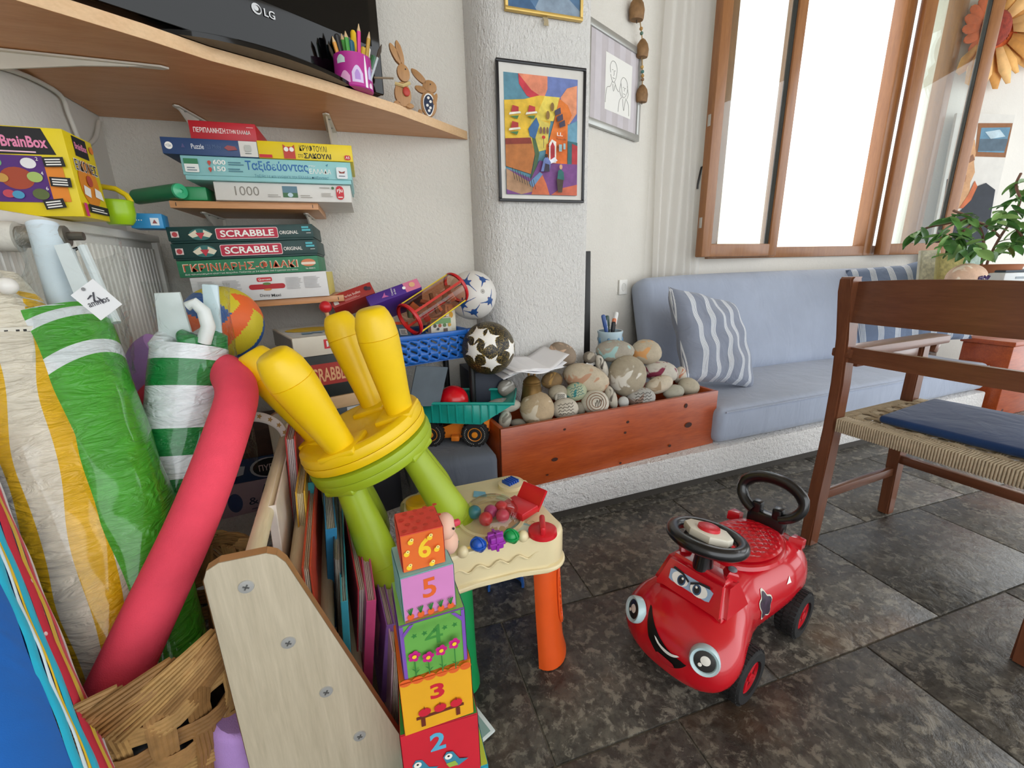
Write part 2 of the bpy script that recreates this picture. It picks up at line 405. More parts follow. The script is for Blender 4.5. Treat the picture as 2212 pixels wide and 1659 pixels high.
# sheer curtain
def curtain(nm, lab, u0, u1, y, zb, amp, n, col, seed):
    x0, x1 = P(u0, 600, y=y).x, P(u1, 600, y=y).x
    t = NT('sheer_' + str(seed)); tr = t.n('BsdfTransparent'); tl = t.n('BsdfTranslucent'); df = t.n('BsdfDiffuse'); m1 = t.n('MixShader'); m2 = t.n('MixShader')
    tl.inputs[0].default_value = lin(col); df.inputs[0].default_value = lin(col); m1.inputs[0].default_value = .5; m2.inputs[0].default_value = .82
    t.l(tl.outputs[0], m1.inputs[1]); t.l(df.outputs[0], m1.inputs[2]); t.l(tr.outputs[0], m2.inputs[1]); t.l(m1.outputs[0], m2.inputs[2]); t.l(m2.outputs[0], t.t.nodes['Material Output'].inputs[0])
    def fn(i, j):
        z = zb + (2.95 - zb) * j; x = x0 + (x1 - x0) * i
        return (x + .012 * math.sin(j * 5 + i * 9 + seed), y + amp * math.sin(i * n * 2 * PI + seed) * (.6 + .4 * math.sin(j * 3 + i * 4)) , z)
    g = G(); g.grid(fn, 70, 14)
    g2 = G().grid(lambda i, j: (lambda p: (p[0], p[1] - .004, zb + .09 * j))(fn(i, j * .045)), 70, 2)
    c = thing(nm, lab, 'curtain', (0, 0, 0)); g.build('curtain_cloth', t.m, c, 80); g2.build('hem', t.m, c, 80)
curtain('sheer_curtain', 'sheer white curtain hanging beside the left casement', 1408, 1512, 2.345, .80, .02, 6, '#f4f2ee', 2)
# ---------------------------------------------------------------- built-in bench and sofa
BA = math.atan(.05)                      # the bench runs slightly off the wall
def yb(x): return 1.39 + .05 * x
def bench_prism(g, x0, x1, d0, d1, z0, z1, bev=0):
    g.prism([(x0, yb(x0) + d0), (x1, yb(x1) + d0), (x1, yb(x1) + d1), (x0, yb(x0) + d1)], z1 - z0, Matrix.Translation((0, 0, z0)), bev)
    return g
XBE = P(2172, 775, y=1.52).x + .01
bench = G().prism([(-.76, yb(-.76)), (XBE, yb(XBE)), (XBE, 2.39), (1.66, 2.39), (.91, 2.0), (.91, 1.73), (.535, 1.73), (.43, 1.87), (-.76, 1.87)], .137, Matrix.Translation((0, 0, .035)), .010).build('built_in_bench', plaster('bench_plaster', '#e2e0de', 60, 1.0, .016))
tag(bench, 'low rough white plaster bench along the window wall', 'bench')
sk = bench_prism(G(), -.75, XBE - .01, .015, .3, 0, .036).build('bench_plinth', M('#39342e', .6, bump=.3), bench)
SOFA = fabric('#a0a9bb', wr=.22); SOFAD = fabric('#5f6570', wr=.3)
def cushion(g, c, size, rot=None, puff=.0, n=4.0, seg=(24, 14, 8)):
    """rounded slab"""
    m = Matrix.Translation(Vector(c)) @ (rot.to_4x4() if rot is not None else Matrix())
    vv = bmesh.ops.create_cube(g.b, size=2.0)['verts']; e = list({e for v in vv for e in v.link_edges})
    r = bmesh.ops.bevel(g.b, geom=e, offset=.001, segments=1, affect='EDGES')
    vs = set(v for f in g.b.faces for v in f.verts); return m
def slab(c, size, rot=None, rad=.03, crown=.012, cuts=10, wrinkle=0, seed=0):
    g = G(); g.box((0, 0, 0), size, bev=rad, seg=4); b = g.b
    bmesh.ops.subdivide_edges(b, edges=[e for e in b.edges if e.calc_length() > .15], cuts=cuts, use_grid_fill=True)
    rnd = random.Random(seed); ph = [rnd.uniform(0, 6) for _ in range(5)]
    for v in b.verts:
        x, y, z = v.co.x / size[0] * 2, v.co.y / size[1] * 2, v.co.z / size[2] * 2
        if abs(z) > .4: v.co.z += math.copysign(crown, z) * (1 - x ** 4) * (1 - y ** 4)
        if abs(y) > .8: v.co.y += math.copysign(crown * .6, y) * (1 - z * z) * (1 - x ** 4)
        if wrinkle: v.co.z += wrinkle * math.sin(v.co.x * 23 + ph[0] + 2 * math.sin(v.co.y * 9 + ph[1])) * (.5 + .5 * math.sin(v.co.x * 5 + ph[2]))
    m = Matrix.Translation(Vector(c)) @ (rot.to_4x4() if rot is not None else Matrix()); bmesh.ops.transform(b, matrix=m, verts=b.verts)
    return g
XS0, XS1 = P(1545, 900, y=1.47).x + .012, P(2172, 775, y=1.52).x
sofa = thing('sofa', 'long pale blue upholstered sofa on the white bench under the window', 'sofa', ((XS0 + XS1) / 2, yb((XS0 + XS1) / 2) + .38, .172), (0, 0, BA))
L = XS1 - XS0
slab((0, -.01, .095), (L, .72, .17), rad=.035, crown=.006, wrinkle=.003).build('seat_cushion', SOFA, sofa, 60)
BT = math.radians(-17)
XK0 = P(1400, 700, y=2.12).x
LK = XS1 + .42 - XK0; cxk = (XK0 + XS1 + .42) / 2 - (XS0 + XS1) / 2
bk_ = slab((0, 0, 0), (LK, .17, .60), Matrix.Rotation(BT, 3, 'X'), rad=.06, crown=.02, cuts=8, seed=4).build('backrest_cushion', SOFA, sofa, 60)
bk_.matrix_basis = sofa.matrix_basis.inverted() @ Matrix.Translation((XK0 + LK / 2, 2.195, .62))
gs = G(); gs.tube([(-L / 2 + .03, -.372, .165), (L / 2 - .03, -.372, .165)], .004, 6); gs.build('seat_piping', SOFA, sofa)
# small grey cushion pad left of the wooden box
XG1 = P(1075, 1040, y=1.40).x; XG0 = .06
pad = slab(((XG0 + XG1) / 2, yb(.1) + .19, .172 + .088), (XG1 - XG0, .38, .165), rotm(0, 0, 2.8), .03, .006, cuts=6).build('bench_pad', SOFAD, None, 60)
tag(pad, 'dark grey seat pad on the bench under the toy dump truck', 'cushion')

# striped scatter cushions
def stripes_mat(c0, seed):
    t = NT('striped_ticking_%d' % seed); co = t.coord(); sx = t.n('SeparateXYZ'); t.l(co, sx.inputs[0])
    mu = t.n('Math', operation='MULTIPLY'); mu.inputs[1].default_value = 11.0; t.l(sx.outputs[0], mu.inputs[0])
    fr_ = t.n('Math', operation='FRACT'); ad = t.n('Math', operation='ADD'); ad.inputs[1].default_value = 20.15; t.l(mu.outputs[0], ad.inputs[0]); t.l(ad.outputs[0], fr_.inputs[0])
    k, wv = lin(c0), lin('#dfe2e6'); st = [(0, k)]
    for p in (.06, .13, .20, .27, .34): st += [(p, wv), (p + .042, k)]
    col = t.ramp(fr_.outputs[0], st, 'CONSTANT')
    b1 = t.bump(t.noise(co, 7, 3, .5, 1.2), .5, .03); t.bump(t.noise(co, 900, 2), .2, .001, b1)
    return t.done(col, .9, Sheen_Weight=.2, Specular_IOR_Level=.2)
def pillow(name, label, loc, rot, s=(.44, .42), th=.16, mat=None, seed=0, group=None, wr=.006, ear=.03):
    rnd = random.Random(seed); a = [rnd.uniform(0, 6) for _ in range(6)]
    def fn(sd):
        def f(i, j):
            x, y = 2 * i - 1, 2 * j - 1
            e = max(0, (1 - abs(x) ** 2.6)) ** .5 * max(0, (1 - abs(y) ** 2.6)) ** .5
            pull = 1 - ear * (1 - (abs(x * y)) ** .8) * 2.2
            z = sd * th / 2 * e ** .85 + wr * math.sin(7 * x + a[0] + 3 * y) * e + wr * .8 * math.sin(11 * y - 5 * x + a[1]) * e
            return (x * s[0] / 2 * pull, y * s[1] / 2 * pull, z)
        return f
    g = G(); g.grid(fn(1), 26, 26); g.grid(fn(-1), 26, 26)
    bmesh.ops.remove_doubles(g.b, verts=g.b.verts, dist=.0005)
    o = g.build(name, mat, None, 80, loc, rot); tag(o, label, 'cushion', group); return o
ST1 = stripes_mat('#858c9c', 1); ST2 = stripes_mat('#76849c', 2)
pc = P(1538, 732, y=1.80)
mz = (Matrix.Rotation(math.radians(16), 3, 'Z') @ Matrix.Rotation(math.radians(62), 3, 'X') @ Matrix.Rotation(math.radians(-14), 3, 'Z')).to_euler()
pillow('scatter_cushion', 'striped grey blue scatter cushion propped beside the box of stones', pc, mz, (.53, .50), .17, ST1, 3, 'striped scatter cushions', .008)
pc2 = P(1958, 655, y=1.95)
mz = (Matrix.Rotation(math.radians(-38), 3, 'Z') @ Matrix.Rotation(math.radians(78), 3, 'X') @ Matrix.Rotation(math.radians(10), 3, 'Z')).to_euler()
pillow('scatter_cushion', 'striped blue scatter cushion at the far end of the sofa behind the chair', pc2, mz, (.62, .56), .16, ST2, 8, 'striped scatter cushions', .008, .05)

# ---------------------------------------------------------------- wooden box of painted stones
PINE = wood('#9c3f12', '#b85420', 3.2, 'X', .32, 9, .4)
bl, br = P(1086, 1066, z=.173), P(1540, 957, z=.173)
bang = math.atan2(br.y - bl.y, br.x - bl.x); bw = (br - bl).length; bh = .258; bd = .27; tk = .018
box = thing('wooden_box', 'red stained pine box full of painted pebbles on the bench', 'box', bl, (0, 0, bang))
def knotted():
    t = NT('stained_pine'); co = t.coord((1, 9, 9)); cn = t.coord()
    n1 = t.noise(co, 3.2, 5, .6, .7); n2 = t.noise(co, 18, 3)
    col = t.ramp(n1, [(.3, lin('#93380f')), (.7, lin('#b4501d'))]); col = t.mix(.3, col, t.ramp(n2, [(.3, lin('#7c2d0c')), (.7, lin('#c4612a'))]))
    vo = t.n('TexVoronoi'); vo.inputs['Scale'].default_value = 5.5; t.l(t.coord((1, 1, 1.5)), vo.inputs['Vector'])
    kn = t.ramp(vo.outputs['Distance'], [(.05, (1, 1, 1, 1)), (.11, (0, 0, 0, 1))]); col = t.mix(kn, col, lin('#3a1407'))
    t.bump(n2, .1, .001); return t.done(col, .33, Coat_Weight=.4, Coat_Roughness=.2)
KP = knotted()
G().box((bw / 2, tk / 2, bh / 2), (bw, tk, bh), bev=.002).build('front_board', KP, box)
fbx = Face(box, (0, 0, 0), (1, 0, 0), (0, 0, 1)); _bi = box.matrix_basis.inverted()
for ku, kv, kr, ks in ((805, 910, 4, 3), (1305, 850, 5, 4), (1285, 935, 4, 3.5), (1770, 722, 6, 7), (1790, 875, 13, 8), (1640, 1040, 5, 4), (1625, 1110, 5, 3), (1245, 1175, 4, 3), (725, 1147, 9, 5), (665, 1270, 4, 2)):
    pk_ = _bi @ P(ku * .2712 + 1000, kv * .2712 + 680, y=bl.y + (ku * .2712 - 86) / 460 * (br.y - bl.y)); kk_ = .0016
    fbx.disc(pk_.x, pk_.z, kr * kk_, M('#3a1608', .5), 'wood_knot', ry=ks * kk_, n=9)
G().box((bw / 2, bd - tk / 2, bh / 2), (bw, tk, bh), bev=.002).build('back_board', KP, box)
for x in (tk / 2, bw - tk / 2): G().box((x, bd / 2, bh / 2), (tk, bd - 2 * tk, bh - .001), bev=.002).build('end_board', PINE, box)
G().box((bw / 2, bd / 2, .008), (bw - 2 * tk, bd - 2 * tk, .014)).build('bottom_board', PINE, box)
def stone_mat(c, patch=None, thr=.58, ps=3.0):
    key = ('stone', c, patch, thr)
    if key in MATS: return MATS[key]
    t = NT('pebble'); co = t.coord(); k = lin(c)
    col = t.ramp(t.noise(co, 16, 6, .65), [(.3, sc(k, .78)), (.55, k), (.75, sc(k, 1.15))])
    col = t.mix(t.ramp(t.noise(co, 160, 3), [(.60, (0, 0, 0, 1)), (.72, (.4, .4, .4, 1))]), col, sc(k, .5))
    if patch: col = t.mix(t.ramp(t.noise(co, ps * 5, 2, .5, .8), [(thr, (0, 0, 0, 1)), (thr + .04, (1, 1, 1, 1))]), col, lin(patch))
    t.bump(t.noise(co, 45, 5, .65), .35, .004)
    MATS[key] = t.done(col, .75); return MATS[key]
ST = [ # u, v, half width, half height, tilt, row, colour, patch, label
 (1215, 764, 32, 23, 30, 3, '#8d7c6a', '#c8a98f', 'brown pebble with a carved face against the pillar'),
 (1273, 772, 15, 13, 10, 3, '#6f675c', '#a59c8c', 'small dark grey pebble by the pillar edge'),
 (1300, 790, 11, 27, -22, 2.6, '#c9c4b8', '#4a463f', 'narrow pale pebble with a dark line standing on end'),
 (1328, 759, 42, 24, 2, 3, '#a29a8c', '#9cc0bd', 'long pebble washed with turquoise paint at the back of the box'),
 (1396, 760, 33, 27, 10, 3, '#b8ab94', '#d39a5f', 'cream pebble with an orange swirl at the back right'),
 (1355, 812, 43, 46, 8, 2, '#a79c86', '#d8d4c8', 'largest grey round stone with flaking white paint'),
 (1427, 803, 38, 24, 10, 2.5, '#c4beb2', '#7d2340', 'white pebble painted with a maroon boat'),
 (1469, 811, 13, 20, 8, 2.8, '#c5beb0', '#b8765a', 'small white pebble with a red brown cap next to the cushion'),
 (1423, 831, 32, 18, -22, 1.6, '#c9bda8', '#a58f72', 'tilted pale oval pebble on top of the front row'),
 (1488, 836, 23, 20, 15, 1.8, '#b2a994', None, 'round beige pebble at the right end of the box'),
 (1455, 847, 23, 17, -8, 1.4, '#a8a595', None, 'grey green pebble in the right front corner'),
 (1385, 860, 32, 24, -5, 1.2, '#aaa8a2', '#8c7466', 'blue grey pebble with a brown scribble near the front board'),
 (1347, 869, 12, 13, 0, 1, '#b9b9b5', None, 'tiny white grey pebble at the middle of the front row'),
 (1266, 818, 54, 31, 18, 2, '#c3b59d', '#b98d70', 'large cream pebble with faint orange drawing in the middle'),
 (1244, 846, 25, 20, -18, 1.5, '#a9b193', '#3f8f8e', 'green tinted pebble with handwriting'),
 (1285, 869, 31, 28, 5, 1, '#c9c3b4', None, 'white pebble with brown concentric rings at the front'),
 (1320, 858, 12, 27, -18, 1.1, '#b5afa0', '#5b544b', 'slim upright speckled pebble in the front row'),
 (1221, 883, 30, 24, -8, 1, '#c6beae', None, 'pale pebble with black scribbles at the front'),
 (1160, 884, 38, 37, -10, 1, '#b39d7d', '#d0c4ae', 'large sandy round stone at the front left'),
 (1087, 876, 39, 17, -4, 1.6, '#b5b0a3', '#a9bccb', 'flat pebble with pale blue and yellow paint by the dump truck'),
 (1091, 907, 14, 21, 12, 1, '#b9b3a5', '#80796c', 'small upright pebble in the left front corner'),
 (1094, 839, 21, 19, 20, 2.4, '#9c978d', '#d4d1ca', 'grey and white pebble under the papers'),
 (1192, 822, 23, 19, -10, 2.3, '#7e6440', '#b08a4e', 'bronze coloured pebble behind the brass bell'),
 (1205, 848, 22, 18, 0, 1.8, '#a39a86', None, 'dull beige pebble wedged beside the bell'),
 (1211, 858, 14, 12, 0, 1.4, '#cbc6ba', None, 'small white pebble peeking behind the scribbled one'),
 (1252, 884, 13, 16, 0, 1.2, '#8c8576', None, 'small brown pebble wedged between two front pebbles'),
 (1120, 913, 18, 9, 0, 1.3, '#9d9688', None, 'low flat pebble half buried at the front left')]
for i, (u, v, a, b, ti, row, c, pt, lab) in enumerate(ST):
    yy = bl.y + .01 + .070 * row + .07 * math.sin(bang) * ((u - 1086) / 100)
    p = P(u, v, y=yy + .02); k = pxm(p); R_ = RW @ rotm(0, 0, ti)
    o = G().ell((0, 0, 0), (a * k, b * k, (a * k + b * k) * .36), None, 18, 12, .035, i).build('pebble', stone_mat(c, pt), None, 80, p, R_.to_euler())
    tag(o, lab, 'stone', 'painted pebbles in the pine box')
    f_ = Face(o, (0, 0, 0), (1, 0, 0), (0, -1, 0))
    def on(x, y, aa=a * k, bb=b * k, cc=(a + b) * k * .36): return (x * aa, y * bb, -cc * math.sqrt(max(.02, 1 - x * x - y * y)) * 1.015 - .0015)
    if 'concentric' in lab:
        for q in (.75, .55, .36): G().tube([on(q * math.cos(t_ * .35) * .9, q * math.sin(t_ * .35)) for t_ in range(19)], .0013, 5).build('painted_ring', M('#7d4f2a', .7), o)
        G().tube([on(.05 * t_ - .1, .45 * math.sin(t_ * 1.9) * .7) for t_ in range(10)], .0012, 5).build('painted_ring', M('#3b2418', .7), o)
    if 'scribble' in lab or 'handwriting' in lab:
        for r_ in range(4): G().tube([on(-.55 + .11 * t_, -.45 + .28 * r_ + .10 * math.sin(t_ * 2.3 + r_)) for t_ in range(11)], .0010, 4).build('scribble', M('#2c2620' if 'hand' not in lab else '#2d7c86', .7), o)
# brass bell
pb = P(1149, 868, y=bl.y + .14); kb = pxm(pb)
bell = thing('brass_bell', 'aged brass hand bell standing among the pebbles', 'bell', pb)
BR = M('#7d6136', .42, .2, 20, .2, 60, metal=.7)
G().lathe([(26 * kb, -.02), (25 * kb, 0), (22 * kb, 18 * kb), (19 * kb, 38 * kb), (19.5 * kb, 41 * kb), (18 * kb, 43 * kb), (18.5 * kb, 46 * kb), (16 * kb, 50 * kb), (10 * kb, 56 * kb), (6 * kb, 58 * kb)]).build('bell_body', BR, bell)
G().tube([(7 * kb * math.cos(t_ * .5 - .5), 0, 62 * kb + 8 * kb * math.sin(t_ * .5 - .5)) for t_ in range(9)], 2.6 * kb, 6).build('hanging_loop', BR, bell)
# playing card
cd_ = P(1275, 793, y=bl.y + .25); card = G().box((0, 0, 0), (.055, .0008, .085)).build('playing_card', WHITE, None, 0, cd_, (math.radians(-12), math.radians(68), .1))
tag(card, 'playing card with black pips stuck between the pebbles', 'playing card')
fc = Face(card, (-.0275, -.0005, -.0425), (1, 0, 0), (0, 0, 1))
for x_, y_ in ((.035, .065), (.035, .045)): fc.disc(x_, y_, .006, INK, 'pip', ry=.008)
# loose papers lying across the pebbles and the crate
PAP = M('#e9e8ea', .8, .02); pp0 = P(1135, 792, y=bl.y + .20)
for i in range(3):
    def fn(s_, t_, i=i):
        x, y = (s_ - .5) * .27, (t_ - .5) * .16
        return (x, y, .012 * math.sin(s_ * 5 + i) * (1 + .5 * i) + .018 * t_ * math.sin(s_ * 3) + .004 * i)
    o = G().grid(fn, 14, 8).build('paper_sheet', PAP, None, 80, pp0 + Vector((.012 * i, -.004 * i, .004 * i)), (math.radians(4), math.radians(-6 - i), math.radians(8 + 5 * i)))
    so = o.modifiers.new('thick', 'SOLIDIFY'); so.thickness = .0012
    tag(o, ['lowest loose white paper sheet over the left end of the pebble box', 'middle loose white paper sheet over the left end of the pebble box', 'topmost loose white paper sheet over the left end of the pebble box'][i], 'paper', 'loose papers on the pebbles')
pk = P(1105, 798, y=bl.y + .22); pgm = thing('paper_clamp', 'light blue plastic clamp lying on the loose papers', 'clip', pk + Vector((0, 0, .012)), (0, 0, .5))
G().box((0, 0, 0), (.05, .014, .010), bev=.003).build('clamp_body', M('#3f9fc4', .4), pgm); G().box((.014, .003, .010), (.014, .012, .016), rotm(0, 20, 0), bev=.002).build('clamp_lever', M('#c9bfa0', .5), pgm)
# tall dark frame leaning behind the pillar, pen cup
pf = P(1276, 640, y=1.93)
o = thing('leaning_frame', 'narrow black edge of a picture leaning behind the pillar', 'frame', (pf.x, 1.97, .345), (math.radians(-1), math.radians(-2.0), math.radians(64)))
G().box((0, 0, .36), (.02, .05, .72), bev=.003).build('frame_stile', M('#1b1a1a', .4), o); G().box((.13, .004, .36), (.25, .012, .70)).build('frame_board', M('#6a5a48', .7), o)
pcup = P(1317, 745, y=1.80); kc = pxm(pcup)
cup = thing('pen_cup', 'white and blue tile patterned cup of pens on the bench behind the pebbles', 'pen cup', pcup)
G().lathe([(24 * kc, -(pcup.z - .1725)), (25 * kc, -.02), (25.5 * kc, 24 * kc), (27 * kc, 27 * kc), (27 * kc, 31 * kc), (24 * kc, 31 * kc), (23 * kc, 0)]).build('cup_body', M('#bcd2dd', .3), cup)
for i in range(7):
    a = i * .9; q = (24.2 * kc * math.cos(a - 2.2), 24.2 * kc * math.sin(a - 2.2), 12 * kc)
    G().ell(q, (4 * kc, 4 * kc, 7 * kc), None, 8, 6).build('blue_motif', M('#5b86a8', .35), cup)
for i, (dx, h, c, lab) in enumerate([(-22, 62, '#2f4f8f', 'blue ballpoint pen in the tile patterned cup'), (-14, 50, '#dfe5ea', 'white pen in the tile patterned cup'), (-4, 58, '#2c4a44', 'dark green pen in the tile patterned cup'), (3, 46, '#1b1b1d', 'black marker in the tile patterned cup'), (9, 52, '#d4764a', 'orange pen in the tile patterned cup'), (18, 64, '#e4e4e2', 'black pen with a white cap leaning right in the tile patterned cup')]):
    t_ = thing('pen', lab, 'pen', pcup + Vector((0, 0, .01)), group='pens in the tile patterned cup')
    p1 = Vector((dx * .35 * kc, (i % 3 - 1) * 6 * kc, 8 * kc)); p2 = Vector((dx * 1.05 * kc, (i % 3 - 1) * 8 * kc, h * kc)); mid = p1.lerp(p2, .55)
    G().tube([p1, mid], 4.2 * kc, 8).build('barrel', M('#1b1b1d' if i == 5 else c, .35), t_); G().tube([mid, p2.lerp(mid, .1), p2], [4.8 * kc, 4.6 * kc, 3 * kc], 8).build('cap', M(c, .35), t_)
# ---------------------------------------------------------------- armchair
WAL = wood('#633722', '#7b4a30', 4, 'Z', .35, 10, .3); WALH = wood('#633722', '#7b4b31', 4, 'X', .35, 10, .3); WALY = wood('#633722', '#7b4b31', 4, 'Y', .35, 10, .3)
cb_, cr_, cf_ = P(1742, 1165, z=0), P(2190, 1410, z=0), P(1890, 1100, z=0)
fx = (cf_ - cb_).normalized(); ang = math.atan2(fx.y, fx.x)
CW, CDp = .545, .445                                     # leg spacing across and front to back
chair = thing('armchair', 'dark wooden armchair with woven rope seat and navy cushion pad', 'chair', cb_ + Vector((.012, -.012, .002)), (0, 0, ang - .03))
def post(g, pts, sx, sy):
    prev = None
    for p in pts:
        r = [g.b.verts.new((p[0] + a * sx / 2, p[1] + b * sy / 2, p[2])) for a, b in ((-1, -1), (1, -1), (1, 1), (-1, 1))]
        if prev:
            for i in range(4): g.b.faces.new((prev[i], prev[(i + 1) % 4], r[(i + 1) % 4], r[i]))
        else: g.b.faces.new(r[::-1])
        prev = r
    g.b.faces.new(prev)
    e = [x for x in g.b.edges if abs((x.verts[0].co - x.verts[1].co).normalized().z) > .5]
    bmesh.ops.bevel(g.b, geom=e, offset=.006, segments=2, affect='EDGES', clamp_overlap=True)
    return g
for y in (0, -CW):
    post(G(), [(-.02, y, 0), (-.012, y, .2), (0, y, .44), (.0, y, .60), (-.014, y, .75), (-.04, y, .90), (-.046, y, .938), (-.040, y, .944)], .052, .038).build('back_leg', WAL, chair)
    post(G(), [(CDp + .01, y, 0), (CDp, y, .3), (CDp - .002, y, .69)], .046, .038).build('front_leg', WAL, chair)
    ga_ = G(); ga_.prism([(-.03, -.028), (.10, -.032), (CDp + .10, -.036), (CDp + .115, -.02), (CDp + .115, .02), (CDp + .10, .034), (.10, .03), (-.03, .026)], .03, Matrix.Translation((0, y, .69)), .006)
    ga_.box((CDp * .5, y, .672), (CDp * .8, .03, .04), bev=.004); ga_.box((CDp + .085, y, .676), (.03, .03, .05), rotm(0, 20, 0), bev=.008)
    ga_.build('armrest', WALH, chair)
    G().box((CDp / 2, y, .185), (CDp - .03, .020, .034), bev=.004).build('side_rung', WALH, chair)
def rail(z0, z1, x, th, bow, name, crown=0):
    g = G(); n = 14
    def f(i, k, zz): 
        y = -CW * i; return (x - bow * (1 - (2 * i - 1) ** 2) + k * th, y, zz + (crown * (1 - (2 * i - 1) ** 2) if zz == z1 else 0))
    rings = []
    for j in range(n + 1):
        i = j / n; rings.append([g.b.verts.new(f(i, k, zz)) for k, zz in ((0, z0), (1, z0), (1, z1), (0, z1))])
    for j in range(n):
        for q in range(4): g.b.faces.new((rings[j][q], rings[j][(q + 1) % 4], rings[j + 1][(q + 1) % 4], rings[j + 1][q]))
    g.b.faces.new(rings[0]); g.b.faces.new(rings[-1]); return g.build(name, WALY, chair)
rail(.805, .928, -.035, .02, .02, 'back_rest_rail', .012); rail(.675, .725, -.016, .018, .006, 'lower_back_rail')
G().box((CDp, -CW / 2, .24), (.022, CW - .03, .034), bev=.004).build('front_rung', WALY, chair)
ROPE = M('#b6a68c', .85, .12, 60, .6, 300)
ZS = .468
for x in (0.0, CDp):                                     # cord wound round the cross rails
    n = 74; gr_ = G()
    for i in range(n): gr_.box((x, -.02 - (CW - .04) * (i + .5) / n, ZS - .005), (.052, (CW - .04) / n * .86, .046), bev=.002, seg=1)
    gr_.build('rope_wound_rail', ROPE, chair, 60)['kind'] = 'stuff'
for y in (0.0, -CW):
    n = 56; gw_ = G()
    for i in range(n): gw_.box((.03 + (CDp - .06) * (i + .5) / n, y, ZS - .008), ((CDp - .06) / n * .84, .040, .036), bev=.002, seg=1)
    gw_.build('rope_wound_side', ROPE, chair, 60)['kind'] = 'stuff'
for i in range(9):                                       # groups of cords woven across each other
    x = .05 + (CDp - .10) * i / 8
    g = G()
    for k in (-.009, -.003, .003, .009): g.tube([(x + k, -.015 - (CW - .03) * j / 24, ZS + .010 + .004 * math.sin(j * PI / 2 + i * PI)) for j in range(25)], .003, 5)
    g.build('cross_cord', ROPE, chair, 60)
for i in range(12):
    y = -.04 - (CW - .08) * i / 11
    g = G()
    for k in (-.009, -.003, .003, .009): g.tube([(.02 + (CDp - .04) * j / 20, y + k, ZS + .010 - .004 * math.sin(j * PI / 2 + i * PI)) for j in range(21)], .003, 5)
    g.build('seat_cord', ROPE, chair, 60)
nav = slab((0, 0, 0), (.37, .43, .024), None, .010, .006, cuts=6).build('seat_pad', fabric('#1f3a66', wr=.25), None, 60)
nav.matrix_world = chair.matrix_basis @ Matrix.Translation((CDp * .55, -CW * .56, ZS + .031)) @ Matrix.Rotation(.06, 4, 'Z'); tag(nav, 'thin navy blue seat pad lying on the rope seat', 'cushion')

# ---------------------------------------------------------------- ride-on car
from mathutils.bvhtree import BVHTree
RED = M('#c40d1e', .22, .02, 6, Coat_Weight=.5, Coat_Roughness=.08); BLK = M('#0d0d0f', .28, .02, Coat_Weight=.3); RUB = M('#161617', .7, .1, 80, .4, 300)
hd = Vector((-.948, -.318, 0)); lf = Vector((.318, -.948, 0))
car = thing('ride_on_car', 'red plastic ride on car with a smiling face and black steering wheel', 'toy car', Vector((.846, .749, .001)) - lf * .022, (0, 0, math.atan2(hd.y, hd.x)))
STN = [(-.262, .05, .13, .185), (-.252, .085, .105, .222), (-.23, .115, .085, .245), (-.18, .130, .075, .256), (-.12, .130, .07, .252), (-.05, .118, .062, .246), (.02, .108, .058, .243), (.07, .112, .056, .240), (.11, .124, .055, .236), (.15, .135, .055, .226), (.19, .148, .054, .212), (.225, .147, .050, .196), (.252, .136, .046, .178), (.272, .112, .048, .158), (.284, .075, .056, .138), (.289, .04, .07, .12)]
def body_ring(x, hw, z0, z1, n=36, e=.62):
    out = []
    for j in range(n):
        a = 2 * PI * j / n; c, s_ = math.cos(a), math.sin(a); y = hw * math.copysign(abs(c) ** e, c); z = (z0 + z1) / 2 + (z1 - z0) / 2 * math.copysign(abs(s_) ** .75, s_)
        if z > (z0 + z1) / 2: y *= 1 - .22 * ((z - (z0 + z1) / 2) / ((z1 - z0) / 2)) ** 1.5
        k = max(0, min(1, (abs(y) - .06) / .03))
        for xw in (-.15, .148):
            h = .128 - ((x - xw) / .085) ** 2 * .07
            if z < h: z = z + (h - z) * k
        out.append((x, y, z))
    return out
g = G(); xs = []
import bisect
def interp(x):
    for i in range(len(STN) - 1):
        if STN[i][0] <= x <= STN[i + 1][0]:
            t = (x - STN[i][0]) / (STN[i + 1][0] - STN[i][0]); return [STN[i][q] + (STN[i + 1][q] - STN[i][q]) * t for q in range(4)]
ss = [-.262 + .551 * (i / 54) for i in range(55)]
rings = [[g.b.verts.new(p) for p in body_ring(*interp(min(max(x, -.262), .289)))] for x in ss]
for i in range(len(rings) - 1):
    for j in range(36): g.b.faces.new((rings[i][j], rings[i][(j + 1) % 36], rings[i + 1][(j + 1) % 36], rings[i + 1][j]))
g.b.faces.new(rings[0]); g.b.faces.new(rings[-1])
for _ in range(3): bmesh.ops.smooth_vert(g.b, verts=g.b.verts, factor=.5, use_axis_x=True, use_axis_y=True, use_axis_z=True)
bmesh.ops.recalc_face_normals(g.b, faces=g.b.faces); BV = BVHTree.FromBMesh(g.b)
g.build('car_body', RED, car, 50)
def drape(pts_fn, nu, nv, org_dir, mat, name, off=.0016):
    """thin sticker laid onto the body: pts_fn gives a start point, org_dir the direction to the body"""
    gg = G(); d = Vector(org_dir).normalized()
    def f(i, j):
        p = Vector(pts_fn(i, j)); h, nn, _, _ = BV.ray_cast(p, d)
        return (h if h else p) - d * off
    gg.grid(f, nu, nv); return gg.build(name, mat, car, 60)
def sm(t): return t * t * (3 - 2 * t)
